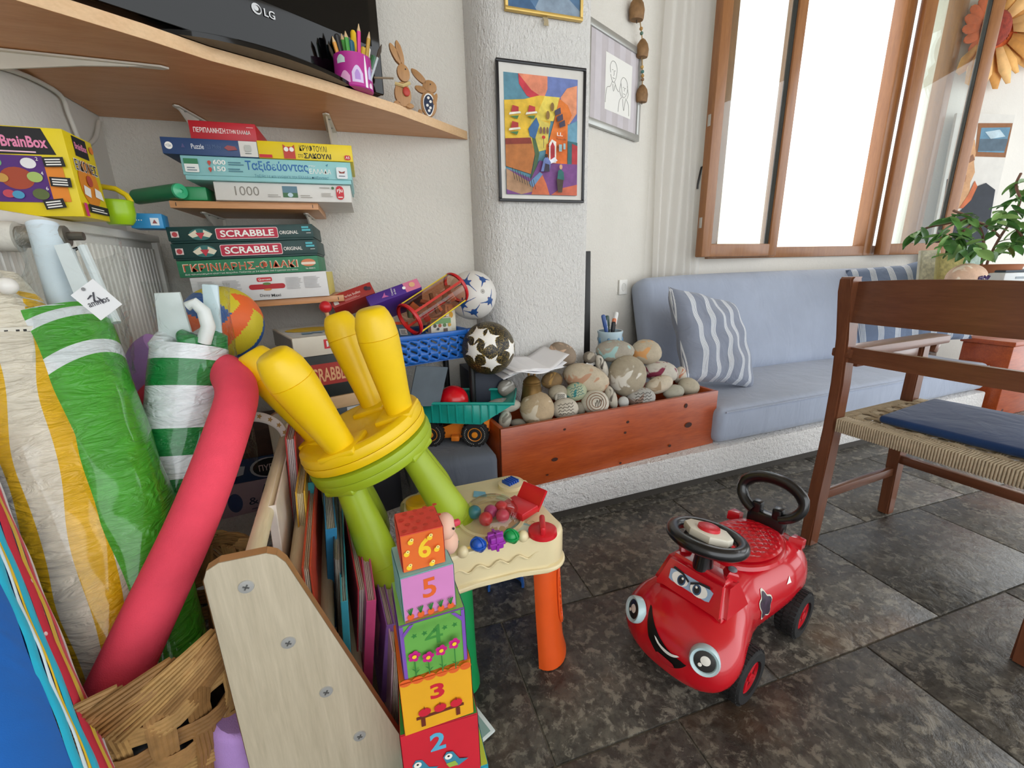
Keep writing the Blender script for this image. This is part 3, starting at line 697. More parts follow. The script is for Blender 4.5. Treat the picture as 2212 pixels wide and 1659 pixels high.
# mouth: black lips, white teeth, red tongue
def mouth(i, j):
    y = -.062 + .125 * i; lo = .086 + .065 * (2 * (i - .62)) ** 2 * .9; hi = lo + .046 * math.sin(PI * min(1, i * 1.02)) ** .7 + .001
    return (.5, y, .0 + lo + (hi - lo) * j)
drape(mouth, 24, 4, (-1, 0, 0), M('#0b0b0c', .3), 'mouth')
def teeth(i, j):
    y = -.022 + .068 * i; lo = .117 + .065 * (2 * ((y + .062) / .125 - .62)) ** 2 * .9 + .000; return (.5, y, lo + .009 * j * math.sin(PI * i) ** .5)
drape(teeth, 12, 2, (-1, 0, 0), WHITE, 'teeth', .0028)
def tongue(i, j):
    y = -.012 + .05 * i; lo = .088 + .065 * (2 * ((y + .062) / .125 - .62)) ** 2 * .9; return (.5, y, lo + .015 * j * math.sin(PI * i) ** .5)
drape(tongue, 10, 2, (-1, 0, 0), M('#b3202a', .3), 'tongue', .0028)
# headlights
for s_ in (-1, 1):
    h, nn, _, _ = BV.ray_cast(Vector((.5, s_ * .092, .148)), Vector((-1, 0, 0)))
    q = Vector((.82, s_ * .42, .30)).normalized().to_track_quat('Z', 'Y').to_matrix().to_4x4(); mm = Matrix.Translation(h + Vector((.003, s_ * .002, .002))) @ q @ Matrix.Diagonal((.88, .88, 1, 1))
    hl_ = G().lathe([(.036, -.012), (.037, .004), (.034, .009), (.028, .007), (.026, .004)], mm, 28).build('headlight', M('#b9d3d8', .25, Coat_Weight=.4), car)
    G().lathe([(.026, .0045), (.012, .0062), (.001, .0064)], mm, 24).build('lens', M('#2b2a28', .2), hl_)
    G().lathe([(.012, .0066), (.001, .0082)], mm @ Matrix.Translation((.002, .003, 0)), 16).build('glint', M('#e8e4da', .3), hl_)
    G().lathe([(.005, .0064), (.001, .0074)], mm @ Matrix.Translation((-.010, -.010, 0)), 10).build('glint', M('#e8e4da', .3), hl_)
# windscreen hump with eyes
gh = G(); zb, zt = .19, .282
A = [(.205, -.098, zb + .012), (.205, .098, zb + .012), (.07, .10, zb), (.07, -.10, zb)]; B = [(.160, -.078, zt), (.160, .078, zt), (.10, .075, zt - .006), (.10, -.075, zt - .006)]
gh.add(A + B, [(0, 1, 2, 3), (4, 7, 6, 5), (0, 4, 5, 1), (1, 5, 6, 2), (2, 6, 7, 3), (3, 7, 4, 0)]); bmesh.ops.bevel(gh.b, geom=gh.b.edges[:], offset=.012, segments=3, affect='EDGES')
gh.build('windscreen', RED, car, 50)
v_ = (Vector((.160, 0, zt)) - Vector((.205, 0, zb + .012))).normalized()
fe = Face(car, Vector((.205, -.082, zb + .012)) + v_ * .014, (0, 1, 0), v_); fe.o += fe.n * .0012 + Vector((0, 1, 0)) * .022 + v_ * .008; fe.u = fe.u * .72; fe.v = fe.v * .72
fe.poly([(.004, .050), (-.004 + .012, .018), (.02, .014), (.144, .014), (.156, .018), (.160, .050), (.14, .058), (.024, .058)], M('#9cb4cf', .3), 'windscreen_sticker')
for cx_, sg in ((.046, 1), (.116, -1)):
    fe.disc(cx_, .034, .030, WHITE, 'eye_white', ry=.022); fe.disc(cx_ + .006 * sg, .033, .0145, M('#3c5a78', .3), 'iris', ry=.018); fe.disc(cx_ + .006 * sg, .033, .010, INK, 'pupil', ry=.013); fe.disc(cx_ + .009 * sg, .040, .004, WHITE, 'eye_glint')
    fe.poly([(cx_ - .034 * sg, .056), (cx_ - .030 * sg, .064), (cx_ + .004 * sg, .060), (cx_ + .032 * sg, .044), (cx_ + .030 * sg, .037), (cx_ + .004 * sg, .052)][::sg], INK, 'eyebrow')
for s_ in (-1, 1):
    gk = G().lathe([(.019, 0), (.018, .016), (.014, .02)], Matrix.Translation((.115, s_ * .058, zt - .012)) @ rotm(s_ * -14, -8, 0).to_4x4(), 4).build('dash_block', RED, car, 30)
    G().ell((.112, s_ * .062, zt + .010), (.014, .010, .003), rotm(s_ * -14, -8, 0), 12, 6).build('dash_gauge', M('#5d5f66', .3), car)
# steering wheel
sw = Matrix.Translation((.128, 0, .352)) @ rotm(0, -12, 0).to_4x4()
G().tube([(.135, 0, .26), (.130, 0, .31), (.128, 0, .348)], [.026, .021, .022], 14).build('steering_column', BLK, car)
st = thing('s', '', '', (0, 0, 0)); bpy.data.objects.remove(st)
gt = G(); n = 40; rr, r2 = .080, .0155
vs = [[gt.b.verts.new(sw @ Vector(((rr + r2 * math.cos(2 * PI * j / 12)) * math.cos(2 * PI * i / n), (rr + r2 * math.cos(2 * PI * j / 12)) * math.sin(2 * PI * i / n), r2 * math.sin(2 * PI * j / 12)))) for j in range(12)] for i in range(n)]
for i in range(n):
    for j in range(12): gt.b.faces.new((vs[i][j], vs[(i + 1) % n][j], vs[(i + 1) % n][(j + 1) % 12], vs[i][(j + 1) % 12]))
swo = gt.build('steering_wheel', BLK, car)
gsx = G()
for a_ in (90, 210, 330): gsx.box(sw @ Vector((.055 * math.cos(math.radians(a_)), .055 * math.sin(math.radians(a_)), -.004)), (.075, .022, .012), sw.to_3x3() @ rotz(a_), bev=.004)
gsx.lathe([(.05, -.012), (.052, -.004), (.046, .004)], sw, 24); gsx.build('spokes', BLK, swo)
hub = [(.056, -.012), (.056, .012), (.025, .040), (-.025, .040), (-.056, .014), (-.056, -.014), (-.025, -.040), (.025, -.040)]
G().prism([(y_, x_) for x_, y_ in hub], .02, sw @ Matrix.Translation((0, 0, .002)), .004).build('horn_pad', M('#ded8c8', .4), swo)
G().lathe([(.026, .02), (.025, .027), (.018, .030), (.001, .031)], sw @ Matrix.Translation((0, 0, .002)), 24).build('horn_button', M('#c8202e', .3), swo)
# quilted seat
def seatf(i, j):
    a = 2 * PI * j; r = i ** .8; x = -.085 + .118 * r * math.cos(a); y = .085 * r * math.sin(a)
    q = abs(math.sin((x + y) * PI / .026)) * abs(math.sin((x - y) * PI / .026))
    return (x, y, .262 - .006 * r ** 6 + .0035 * q * (1 - r ** 8))
G().grid(seatf, 44, 110).build('quilted_seat', RED, car, 60)
G().lathe([(.001, .250), (1, .250), (1.06, .247), (1.10, .238)], Matrix.Translation((-.085, 0, 0)) @ Matrix.Diagonal((.121, .088, 1, 1)), 48).build('seat_rim', RED, car)
for x_, y_ in ((-.06, -.01), (-.03, .022)): G().ell((x_, y_, .2665), (.011, .011, .0012), None, 12, 5).build('seat_sticker', M('#3a3436', .4), car)
# push handle
lp = []
for i in range(29):
    a = math.radians(-62 + 304 * i / 28); lp.append((-.215 - .02 * math.sin(a), .082 * math.cos(a) * (1 + .08 * math.sin(a)), .336 + .052 * math.sin(a)))
G().tube(lp, [.017] * 8 + [.020] * 13 + [.017] * 8, 12, flat=.8).build('push_handle', BLK, car)
gn = G(); gn.box((-.205, -.028, .288), (.03, .026, .06), bev=.006); gn.box((-.205, .028, .288), (.03, .026, .06), bev=.006); gn.box((-.205, 0, .268), (.034, .10, .045), rotm(0, -6, 0), bev=.006); gn.build('handle_neck', BLK, car)
for s_ in (-1, 1):
    G().prism([(-.02, -.016), (.02, -.016), (.012, .016), (-.012, .016)], .03, Matrix.Translation((-.20, s_ * .086, .226)) @ rotm(0, -10, 0).to_4x4(), .004).build('rear_lug', RED, car)
# wheels
def wheel(x, y, r, wd, sd):
    wl = G(); m = Matrix.Translation((x, y, r)) @ rotm(90 * -sd, 0, 0).to_4x4()
    wl.lathe([(r * .62, -wd / 2), (r * .9, -wd / 2), (r * .98, -wd * .36), (r * .98, wd * .36), (r * .9, wd / 2), (r * .62, wd / 2), (r * .6, wd * .3)], m, 36)
    for k in range(32):
        for z_ in (-.3, 0, .3): wl.box(m @ Vector((r * .985 * math.cos(2 * PI * (k + z_) / 32), r * .985 * math.sin(2 * PI * (k + z_) / 32), wd * z_)), (r * .05, r * .11, wd * .24), m.to_3x3() @ rotz(360 * (k + z_) / 32))
    t = wl.build('tyre', RUB, car, 40)
    rm = G(); rm.lathe([(r * .62, wd * .30), (r * .58, wd * .40), (r * .54, wd * .2), (.001, wd * .2)], m, 28); rm.lathe([(r * .16, wd * .1), (r * .15, wd * .44), (.001, wd * .46)], m, 16)
    for k in range(5): rm.box(m @ Vector((r * .34 * math.cos(2 * PI * k / 5), r * .34 * math.sin(2 * PI * k / 5), wd * .30)), (r * .44, r * .15, wd * .16), m.to_3x3() @ rotz(72 * k), bev=.002)
    rm.build('wheel_rim', M('#c01022', .3), t)
for sd in (1, -1):
    wheel(.148, sd * .124, .068, .054, sd); wheel(-.15, sd * .122, .066, .052, sd)
# side stickers
def side(i, j): a = 2 * PI * j; r = .030 * i * (1 + .18 * math.sin(5 * a)); return (.012 + r * math.cos(a) * .85, .4, .165 + r * math.sin(a) * 1.15)
drape(side, 3, 30, (0, -1, 0), M('#d9d2c4', .4), 'side_sticker')
def side2(i, j): a = 2 * PI * j; r = .026 * i * (1 + .18 * math.sin(5 * a)); return (.012 + r * math.cos(a) * .85, .4, .165 + r * math.sin(a) * 1.15)
drape(side2, 3, 30, (0, -1, 0), M('#3b2a3c', .35, .5, 60), 'side_sticker', .0028)
drape(lambda i, j: (-.098 + .018 * i * (1 - j), .4, .185 + .016 * j), 3, 3, (0, -1, 0), WHITE, 'side_sticker')

# ---------------------------------------------------------------- activity table
CRM = M('#e6d6ab', .32, .03, Coat_Weight=.2); ZT = .40
tab = thing('activity_table', 'cream plastic toddler activity table with one orange and one green leg', 'toy table', (.205, .955, .0015), (0, 0, .02))
def T(u, v, z): p = P(u, v, z=z + .0015); q = rotz(-math.degrees(.02)) @ (p - Vector((.205, .955, .0015))); return Vector((q.x, q.y, z))
cor = [(.128, -.110), (.122, .120), (-.140, .112), (-.125, -.110)]
def lobed(k, off=0):
    pts = []
    for i in range(4):
        c = Vector(cor[i]); nx = Vector(cor[(i + 1) % 4]); a0 = -135 + 90 * i
        for s_ in range(9):
            a = math.radians(-100 + 90 * i + 100 * s_ / 8 - 0); pts.append((c.x + (.048 + off) * k * math.cos(a), c.y + (.048 + off) * k * math.sin(a)))
        m_ = (c + nx) / 2; inw = -m_.normalized() * -.022; 
        for t_ in (.3, .5, .7):
            q = c.lerp(nx, t_); pts.append((q.x + m_.normalized().x * (.036 + off), q.y + m_.normalized().y * (.036 + off)))
    return pts
G().prism(lobed(1), .085, Matrix.Translation((0, 0, ZT - .085)), .012, 3).build('table_top', CRM, tab, 50)
G().prism(lobed(1, .006), .012, Matrix.Translation((0, 0, ZT - .095)), .004).build('skirt', CRM, tab, 50)
gwv = G(); gwv.tube([(-.10 + .2 * i / 30, -.152 - .0 * i, ZT - .045 + .007 * math.sin(i * .9)) for i in range(31)], .0022, 5); gwv.build('wave_relief', CRM, tab)
def leg(cx_, cy_, ox, oy, mat, emb):
    g = G(); rot_ = math.atan2(oy, ox); n = 9; prev = None
    prof = [(ZT - .088, .0, .050), (.30, .004, .051), (.15, .010, .053), (.05, .016, .056), (.012, .020, .062), (.0, .020, .062)]
    rings = []
    for z, o_, r in prof:
        ring = []
        for j in range(17):
            a = math.radians(-110 + 220 * j / 16); ring.append((o_ + r * math.cos(a) * .8, r * math.sin(a), z))
        for j in range(17):
            a = math.radians(110 - 220 * j / 16); ring.append((o_ + (r - .008) * math.cos(a) * .8, (r - .008) * math.sin(a), z))
        rings.append([g.b.verts.new(Matrix.Translation((cx_, cy_, 0)) @ Matrix.Rotation(rot_, 4, 'Z') @ Vector(p)) for p in ring])
    for i in range(len(rings) - 1):
        for j in range(34): g.b.faces.new((rings[i][j], rings[i][(j + 1) % 34], rings[i + 1][(j + 1) % 34], rings[i + 1][j]))
    lg = g.build('leg', mat, tab, 40)
    if emb:
        m = Matrix.Translation((cx_, cy_, 0)) @ Matrix.Rotation(rot_, 4, 'Z')
        loop = []
        for i in range(32):
            a = 2 * PI * i / 32; yy = .020 * math.cos(a); zz = .19 + (.085 * math.copysign(abs(math.sin(a)) ** .5, math.sin(a))); rr_ = .0530; oo = .0135 + (.15 - zz) * .05
            loop.append(m @ Vector((oo + rr_ * .8 * math.cos(math.asin(min(.9, yy / rr_))), yy, zz)))
        G().tube(loop + loop[:1], .0028, 6).build('recess_rim', mat, lg)
        rnd = random.Random(2)
        for k in range(16):
            yy = rnd.uniform(-.014, .014); zz = .115 + k * .0095; G().ell(m @ Vector((.012 + (.15 - zz) * .05 + .0432 * math.cos(yy / .053), yy, zz)), (.0028, rnd.uniform(.003, .006), rnd.uniform(.003, .006)), rotz(math.degrees(rot_)), 8, 5).build('embossed_motif', mat, lg)
ORG = M('#e0561c', .35); GRN = M('#12904e', .35)
leg(cor[0][0] + .002, cor[0][1] + .026, .9, -.5, ORG, True); leg(cor[3][0] + .03, cor[3][1] + .030, -.2, -.35, GRN, True); leg(cor[1][0] - .01, cor[1][1] + .035, .2, 1, M('#2f66b8', .35), False); leg(cor[2][0], cor[2][1], -.6, 1, M('#d8a51c', .35), False)
zt_ = ZT
# clear dome with balls
dc = T(1062, 1122, zt_); 
G().lathe([(.074, 0), (.070, .02), (.058, .038), (.038, .050), (.016, .056), (.001, .057)], Matrix.Translation(dc), 28, cap=False).build('clear_dome', glass('#f2f0ea', .03, 1.5, 'clear_plastic'), tab, 80)
G().lathe([(.082, 0), (.081, .006), (.074, .007), (.073, 0)], Matrix.Translation(dc), 32, cap=False).build('dome_ring', CRM, tab)
for dx, dy, c in ((-.02, -.02, '#c8202e'), (.022, -.022, '#d0405f'), (.0, .006, '#b33a78'), (-.038, .018, '#2f7f9a'), (.03, .015, '#c8202e')):
    G().ell(dc + Vector((dx, dy, .018)), (.017, .017, .017), None, 12, 8).build('dome_ball', M(c, .3), tab)
# red flip book, red knob, blue roller, yellow wheel
rb = T(1137, 1098, zt_); m = Matrix.Translation(rb + Vector((0, 0, .004))) @ Matrix.Rotation(math.radians(-62), 4, 'Z')
G().prism([(-.038, -.004), (.038, -.004), (.038, .004), (-.038, .004)], .058, m @ rotm(-40, 0, 0).to_4x4() , .002).build('flip_page', M('#cc1a26', .28), tab); G().prism([(-.04, -.03), (.04, -.03), (.04, .03), (-.04, .03)], .022, m @ Matrix.Translation((0, -.03, 0)), .006).build('flip_base', M('#cc1a26', .28), tab)
kb_ = T(1172, 1152, zt_); G().lathe([(.034, 0), (.033, .010), (.028, .013), (.001, .014)], Matrix.Translation(kb_), 26).build('dial', M('#cc1a26', .28), tab); G().box(kb_ + Vector((0, 0, .022)), (.058, .013, .022), rotz(70), bev=.005).build('dial_grip', M('#cc1a26', .28), tab)
kl = T(1103, 1050, zt_); gl_ = G()
for k in range(5): gl_.box(kl + rotz(25) @ Vector((-.016 + .008 * k, 0, .010)), (.006, .034, .022), rotz(25), bev=.003)
gl_.build('roller', M('#1f4fb0', .3), tab); G().lathe([(.036, 0), (.035, .010), (.026, .012), (.001, .012)], Matrix.Translation(kl), 24).build('roller_mount', CRM, tab)
ky = T(905, 1092, zt_); G().lathe([(.034, 0), (.033, .014), (.022, .017), (.001, .012)], Matrix.Translation(ky), 24).build('yellow_dial', M('#e0a91d', .3), tab)
# bead bar
b0, b1 = T(1000, 1197, zt_), T(1130, 1163, zt_)
for q in (b0, b1): G().ell(q + Vector((0, 0, .006)), (.013, .013, .014), None, 12, 8).build('bar_mount', CRM, tab)
G().tube([b0 + Vector((0, 0, .012)), b1 + Vector((0, 0, .012))], .003, 6).build('bead_bar', M('#d8b25a', .4), tab)
ax_ = (b1 - b0); ra = math.atan2(ax_.y, ax_.x)
for t_, c in ((.25, '#1f56b8'), (.80, '#17984e')):
    g = G(); pc_ = b0.lerp(b1, t_) + Vector((0, 0, .014)); g.ell(pc_, (.0155, .0155, .0155), None, 14, 10)
    for k in range(3): g.lathe([(.0185, -.0015), (.0185, .0015)], Matrix.Translation(pc_) @ rotm(0, 90 * (k == 1), 60 * k).to_4x4() @ rotm(90 * (k == 2), 0, 0).to_4x4(), 20)
    g.build('bead', M(c, .3), tab)
pc_ = b0.lerp(b1, .53) + Vector((0, 0, .014)); g = G().box(pc_, (.030, .030, .030), rotz(math.degrees(ra)), bev=.003)
for k in range(3): g.box(pc_, tuple(.036 if q != k else .006 for q in range(3)), rotz(math.degrees(ra)), bev=.001)
g.build('bead', M('#9a2fa8', .3), tab)
# printed panels
ft = Face(tab, (0, 0, zt_ + .0004), (1, 0, 0), (0, 1, 0))
def quad(uv, c, nm): ft.poly([(T(u, v, zt_).x, T(u, v, zt_).y) for u, v in uv], M(c, .4), nm)
quad([(1094, 1148), (1120, 1128), (1153, 1135), (1138, 1160)], '#8fc3c4', 'sticker'); quad([(1102, 1147), (1122, 1133), (1145, 1138), (1134, 1154)], '#cfe0cf', 'sticker')
quad([(1070, 1076), (1085, 1068), (1100, 1074), (1088, 1083)], '#c7d7a6', 'sticker'); quad([(1022, 1075), (1024, 1062), (1048, 1064), (1052, 1074)], '#7ab4cf', 'sticker'); quad([(968, 1192), (976, 1172), (992, 1170), (988, 1184)], '#3f8791', 'sticker')
quad([(1096, 1104), (1103, 1100), (1108, 1112), (1100, 1114)], '#c33a33', 'sticker')
# three printed waves on the near lobe
G().tube([T(1146, 1130, zt_ + .001) + Vector((.012 * math.cos(a_ * .6) * (1 - a_ / 14), .012 * math.sin(a_ * .6) * (1 - a_ / 14), 0)) for a_ in range(12)], .0012, 5).build('swirl_relief', CRM, tab)

# ---------------------------------------------------------------- two stacked children's stools
def stool(name, label, mat, o0, R_, LL=.318):
    s = thing(name, label, 'stool', o0, R_.to_euler(), 'stacked plastic stools')
    Rs = .150
    G().lathe([(.001, 0), (Rs * .92, 0), (Rs * .985, .004), (Rs, .016), (Rs * .99, .0225)], None, 48).build('seat_top', mat, s)
    G().lathe([(Rs * .985, .0235), (Rs * .995, .030), (Rs * .97, .044), (Rs * .9, .050), (Rs * .82, .050), (Rs * .70, .042), (.001, .040)], None, 48).build('seat_underside', mat, s)
    for a_ in (45, 135, 225, 315):
        d = Vector((math.cos(math.radians(a_)), math.sin(math.radians(a_)), 0)); b0 = d * .105 + Vector((0, 0, .036)); b1 = d * .150 + Vector((0, 0, LL))
        prof = [(0, .030), (.25, .034), (.5, .040), (.68, .0435), (.75, .044), (.752, .0425), (.756, .044), (.86, .042), (.94, .036), (.985, .030), (1.0, .024)]
        G().tube([b0.lerp(b1, t_) for t_, r in prof], [r for t_, r in prof], 20).build('leg', mat, s, 40)
        G().box(d * .10 + Vector((0, 0, .044)), (.09, .085, .016), rotz(a_), bev=.006).build('leg_socket', mat, s)
    return s
nrm_ = Vector((-.33, -.02, .944)).normalized(); sx_ = Vector((.944, 0, .33)); sx_ = (sx_ - nrm_ * sx_.dot(nrm_)).normalized(); sy_ = nrm_.cross(sx_)
B3 = Matrix((sx_, sy_, nrm_)).transposed()
so = P(795, 950, y=1.03)
stool('child_stool', 'yellow plastic stool turned upside down on the green one', M('#f0c808', .38, .03), so, B3 @ rotz(24), .288)
stool('child_stool', 'lime green plastic stool standing under the yellow one', M('#a0b926', .38, .03), so - nrm_ * .001, B3 @ rotm(180, 0, 0) @ rotz(-6))
# ---------------------------------------------------------------- rolled things in the wicker basket
def gtube(name, p0, p1, rf, mats, mf, parent=None, nt=40, na=40, bend=None, smooth=60, caps=True, tw=None, ts=None):
    """tube from p0 to p1 with radius rf(t, a) and material index mf(t, a)"""
    p0, p1 = Vector(p0), Vector(p1); ax = (p1 - p0).normalized(); u = ax.cross(Vector((0, 0, 1))); u = u.normalized(); v = ax.cross(u)
    g = G(); R = []
    for i in range(nt + 1):
        t = i / nt; row = []
        for j in range(na):
            a = 2 * PI * j / na + (tw(t, j) if tw else 0); t2 = t + (ts(a) * math.sin(PI * t) ** .3 if ts else 0); row.append(g.b.verts.new(p0.lerp(p1, t2) + (u * math.cos(a) + v * math.sin(a)) * rf(t2, a)))
        R.append(row)
    for i in range(nt):
        for j in range(na):
            f = g.b.faces.new((R[i][j], R[i][(j + 1) % na], R[i + 1][(j + 1) % na], R[i + 1][j])); f.material_index = mf((i + .5) / nt, 2 * PI * (j + .5) / na)
    if caps: g.b.faces.new(R[0][::-1]); g.b.faces.new(R[-1])
    bmesh.ops.recalc_face_normals(g.b, faces=g.b.faces); me = bpy.data.meshes.new(name); g.b.to_mesh(me); g.b.free()
    me.polygons.foreach_set('use_smooth', [True] * len(me.polygons)); me.set_sharp_from_angle(angle=math.radians(smooth))
    for m in mats: me.materials.append(m)
    o = bpy.data.objects.new(name, me); COL.objects.link(o)
    if parent: o.parent = parent
    return o
def wrapped(color, key):
    t = NT('wrapped_' + key); c = lin(color); co = t.coord((1, 1, 1))
    n1 = t.noise(co, 18, 4, .6, 1.5); n2 = t.noise(t.coord((.6, .6, 2.2)), 26, 3, .5, 2.2)
    t.bump(n2, .55, .02); col = t.ramp(n1, [(.3, sc(c, .86)), (.7, sc(c, 1.08))])
    return t.done(col, .42, Coat_Weight=.9, Coat_Roughness=.08)
FILM = glass('#f7f9f8', .06, 1.45, 'plastic_film')
YEL, CREAM, GREENW, DKG, WHT = wrapped('#e0b010', 'y'), wrapped('#d9d2c0', 'c'), wrapped('#3fa024', 'g'), wrapped('#15803c', 'd'), wrapped('#dfe6ea', 'w')
def crumple(r, k, s): return lambda t, a: r * (1 + k * (math.sin(9 * t * 3 + 3 * a + s) * .5 + math.sin(17 * t * 2 - 2 * a + 2 * s) * .35 + .3 * math.sin(5 * a + 31 * t)))
YTW = 0.3
# yellow and cream parasol
ya, yb_ = P(285, 1490, y=.72), P(-20, 690, y=1.00)
par = thing('beach_parasol', 'yellow and cream striped parasol rolled in clear plastic', 'parasol', ya)
def L(p): return Vector(p) - ya
gtube('canopy_roll', L(ya), L(yb_), lambda t, a: crumple(.078, .025, 1)(t, a) * (.66 + .36 * min(1, t * 1.6)), [YEL, CREAM], lambda t, a: 1 if int(a * 48 / (2 * PI)) % 16 in (3, 4, 5, 6, 7, 10, 11, 12, 13) else 0, par, 60, 48, tw=lambda t, j: 1.0 * t + .05 * math.sin(17 * t + j) + YTW)
top = P(-15, 600, y=1.04)
gtube('tied_top', L(yb_), L(top), lambda t, a: (.079 - .04 * t) * (1 + .10 * math.sin(7 * a + 4 * t)), [CREAM, YEL], lambda t, a: 1 if .35 < t < .5 else 0, par, 14, 40)
gtube('label_band', L(P(-2, 757, y=.985)), L(P(-16, 697, y=.985)), lambda t, a: .0835, [M('#d8d4c6', .6), M('#2b2a28', .6)], lambda t, a: 1 if (math.sin(a * 43 + 3 * math.sin(t * 9)) > .35 and .1 < t < .9) else 0, par, 12, 120)
G().ell(L(P(15, 618, y=.95)), (.014, .014, .014), None, 14, 10).build('pole_cap', M('#e8e6e0', .4), par)
# green parasol
ga0, ga1 = P(370, 1420, y=.77), P(122, 700, y=1.03)
gp = thing('beach_parasol', 'bright green parasol rolled in shiny plastic with a hang tag', 'parasol', ga0)
def L2(p): return Vector(p) - ga0
gtube('canopy_roll', L2(ga0), L2(ga1), lambda t, a: crumple(.078, .022, 3)(t, a) * (.72 + .28 * min(1, t * 2.5)), [GREENW, WHT], lambda t, a: 1 if (.80 < t < .845 or .93 < t < .97) else 0, gp, 90, 48, caps=False, ts=lambda a: .075 * math.sin(a + 2.2))
axg = (ga1 - ga0).normalized()
gtube('canopy_opening', L2(ga1 + axg * .002), L2(ga1 - axg * .05), lambda t, a: .074 * (1 - .5 * t) * (1 + .06 * math.sin(3 * a)), [M('#5d7a5d', .6), WHT], lambda t, a: 1 if t < .18 else 0, gp, 10, 40, caps=False)
G().tube([L2(P(168, 760, y=1.05)), L2(P(92, 485, y=1.12))], .0235, 18).build('pole', M('#d6e4ee', .3), gp)
g = G(); q0, q1 = L2(P(190, 700, y=1.04)), L2(P(152, 540, y=1.09)); g.tube([q0, q1, q1 + Vector((.02, 0, .006)), q0 + Vector((.045, 0, 0))], .008, 8); g.prism([(0, 0), (.03, 0), (.026, .15), (.004, .15)], .006, Matrix.Translation(q0) @ rotm(78, -12, 6).to_4x4()); g.build('tilt_bracket', M('#dfe7ea', .3), gp)
gtube('plastic_sleeve', L2(ga1 - axg * .10), L2(P(165, 520, y=1.10)), lambda t, a: (.086 - .02 * t) * (1 + .16 * t * math.sin(3 * a + 9 * t) + .05 * math.sin(7 * a + 20 * t)), [FILM], lambda t, a: 0, gp, 26, 40, caps=False)
# hang tag
tg = [P(153, 638, y=.94), P(198, 600, y=.94), P(262, 655, y=.94), P(228, 692, y=.94)]
tgo = thing('hang_tag', 'white cardboard hang tag with a surfer logo on the green parasol', 'tag', tg[0]); e1 = (tg[2] - tg[1]).normalized(); e2 = (tg[1] - tg[0]); wl_ = (tg[2] - tg[1]).length; hl2 = e2.length; e2 = (e2 - e1 * e2.dot(e1)).normalized(); nn = e1.cross(e2)
G().prism([(0, 0), (wl_, 0), (wl_, hl2), (0, hl2)], .0008, Matrix((e1, e2, nn)).transposed().to_4x4()).build('card', M('#eceef0', .7, .01), tgo)
ftg = Face(tgo, nn * .0012, e1, e2)
ftg.text('ammos', wl_ * .56, hl2 * .12, hl2 * .72, wl_ * .13, M('#4a4a52', .6), .01, rot=math.radians(72)); 
ftg.poly([(wl_ * .42, hl2 * .60), (wl_ * .60, hl2 * .66), (wl_ * .72, hl2 * .58), (wl_ * .58, hl2 * .56)], M('#4a4a52', .6), 'surfboard'); ftg.polys([[(wl_ * .28, hl2 * .62), (wl_ * .30, hl2 * .68), (wl_ * .50, hl2 * .46), (wl_ * .47, hl2 * .42)], [(wl_ * .30, hl2 * .50), (wl_ * .34, hl2 * .30), (wl_ * .37, hl2 * .32), (wl_ * .35, hl2 * .55)], [(wl_ * .46, hl2 * .46), (wl_ * .60, hl2 * .52), (wl_ * .60, hl2 * .48), (wl_ * .48, hl2 * .40)]], M('#4a4a52', .6), 'surfer_print'); ftg.disc(wl_ * .08, hl2 * .5, .003, M('#8a8a8c', .6), 'tag_hole')
# green and white banded parasol
wa, wb = P(375, 1150, y=.98), P(412, 750, y=1.10)
wp = thing('beach_parasol', 'green and white banded parasol in clear plastic behind the pink noodle', 'parasol', wa)
def L3(p): return Vector(p) - wa
gtube('canopy_roll', L3(wa), L3(wb), lambda t, a: crumple(.070, .012, 5)(t, a), [DKG, WHT], lambda t, a: 1 if (.06 < t < .17 or .30 < t < .42 or .56 < t < .78 or .92 < t) else 0, wp, 100, 44, ts=lambda a: .012 * math.sin(a + 1))
for k in range(5):
    a_ = k * 1.25; c0 = wb + Vector((.04 * math.cos(a_), .04 * math.sin(a_), 0)); G().tube([L3(c0 - Vector((0, 0, .02))), L3(c0 + Vector((.01 * math.cos(a_), 0, .02))), L3(c0 + Vector((.015 * math.sin(a_), .01, .035)))], [.028, .024, .010], 12).build('canopy_fold', WHT if k % 2 else DKG, wp)
G().prism([(-.03, 0), (.03, 0), (.022, .10), (-.022, .10)], .012, Matrix.Translation(L3(P(385, 735, y=1.09))) @ rotm(86, 0, 4).to_4x4(), .003).build('hinge_plate', M('#d3dcdc', .35), wp)
hk = [P(440, 740, y=1.06), P(450, 705, y=1.06), P(440, 672, y=1.06), P(420, 655, y=1.06), P(405, 662, y=1.06)]
G().tube([L3(p) for p in hk], [.014, .014, .013, .012, .010], 12).build('hook_handle', M('#dbe2e0', .35), wp)
G().box(L3(P(460, 685, y=1.10)), (.03, .01, .14), rotm(0, 6, 0), bev=.003).build('pole', M('#c5d9e0', .35), wp)
gtube('plastic_sleeve', L3(wb - Vector((0, 0, .30))), L3(P(405, 610, y=1.13)), lambda t, a: (.080 - .006 * t) * (1 + (.04 + .10 * t ** 3) * math.sin(2 * a + 5 * t) + .03 * math.sin(9 * a + 20 * t)), [FILM], lambda t, a: 0, wp, 40, 40, caps=False)
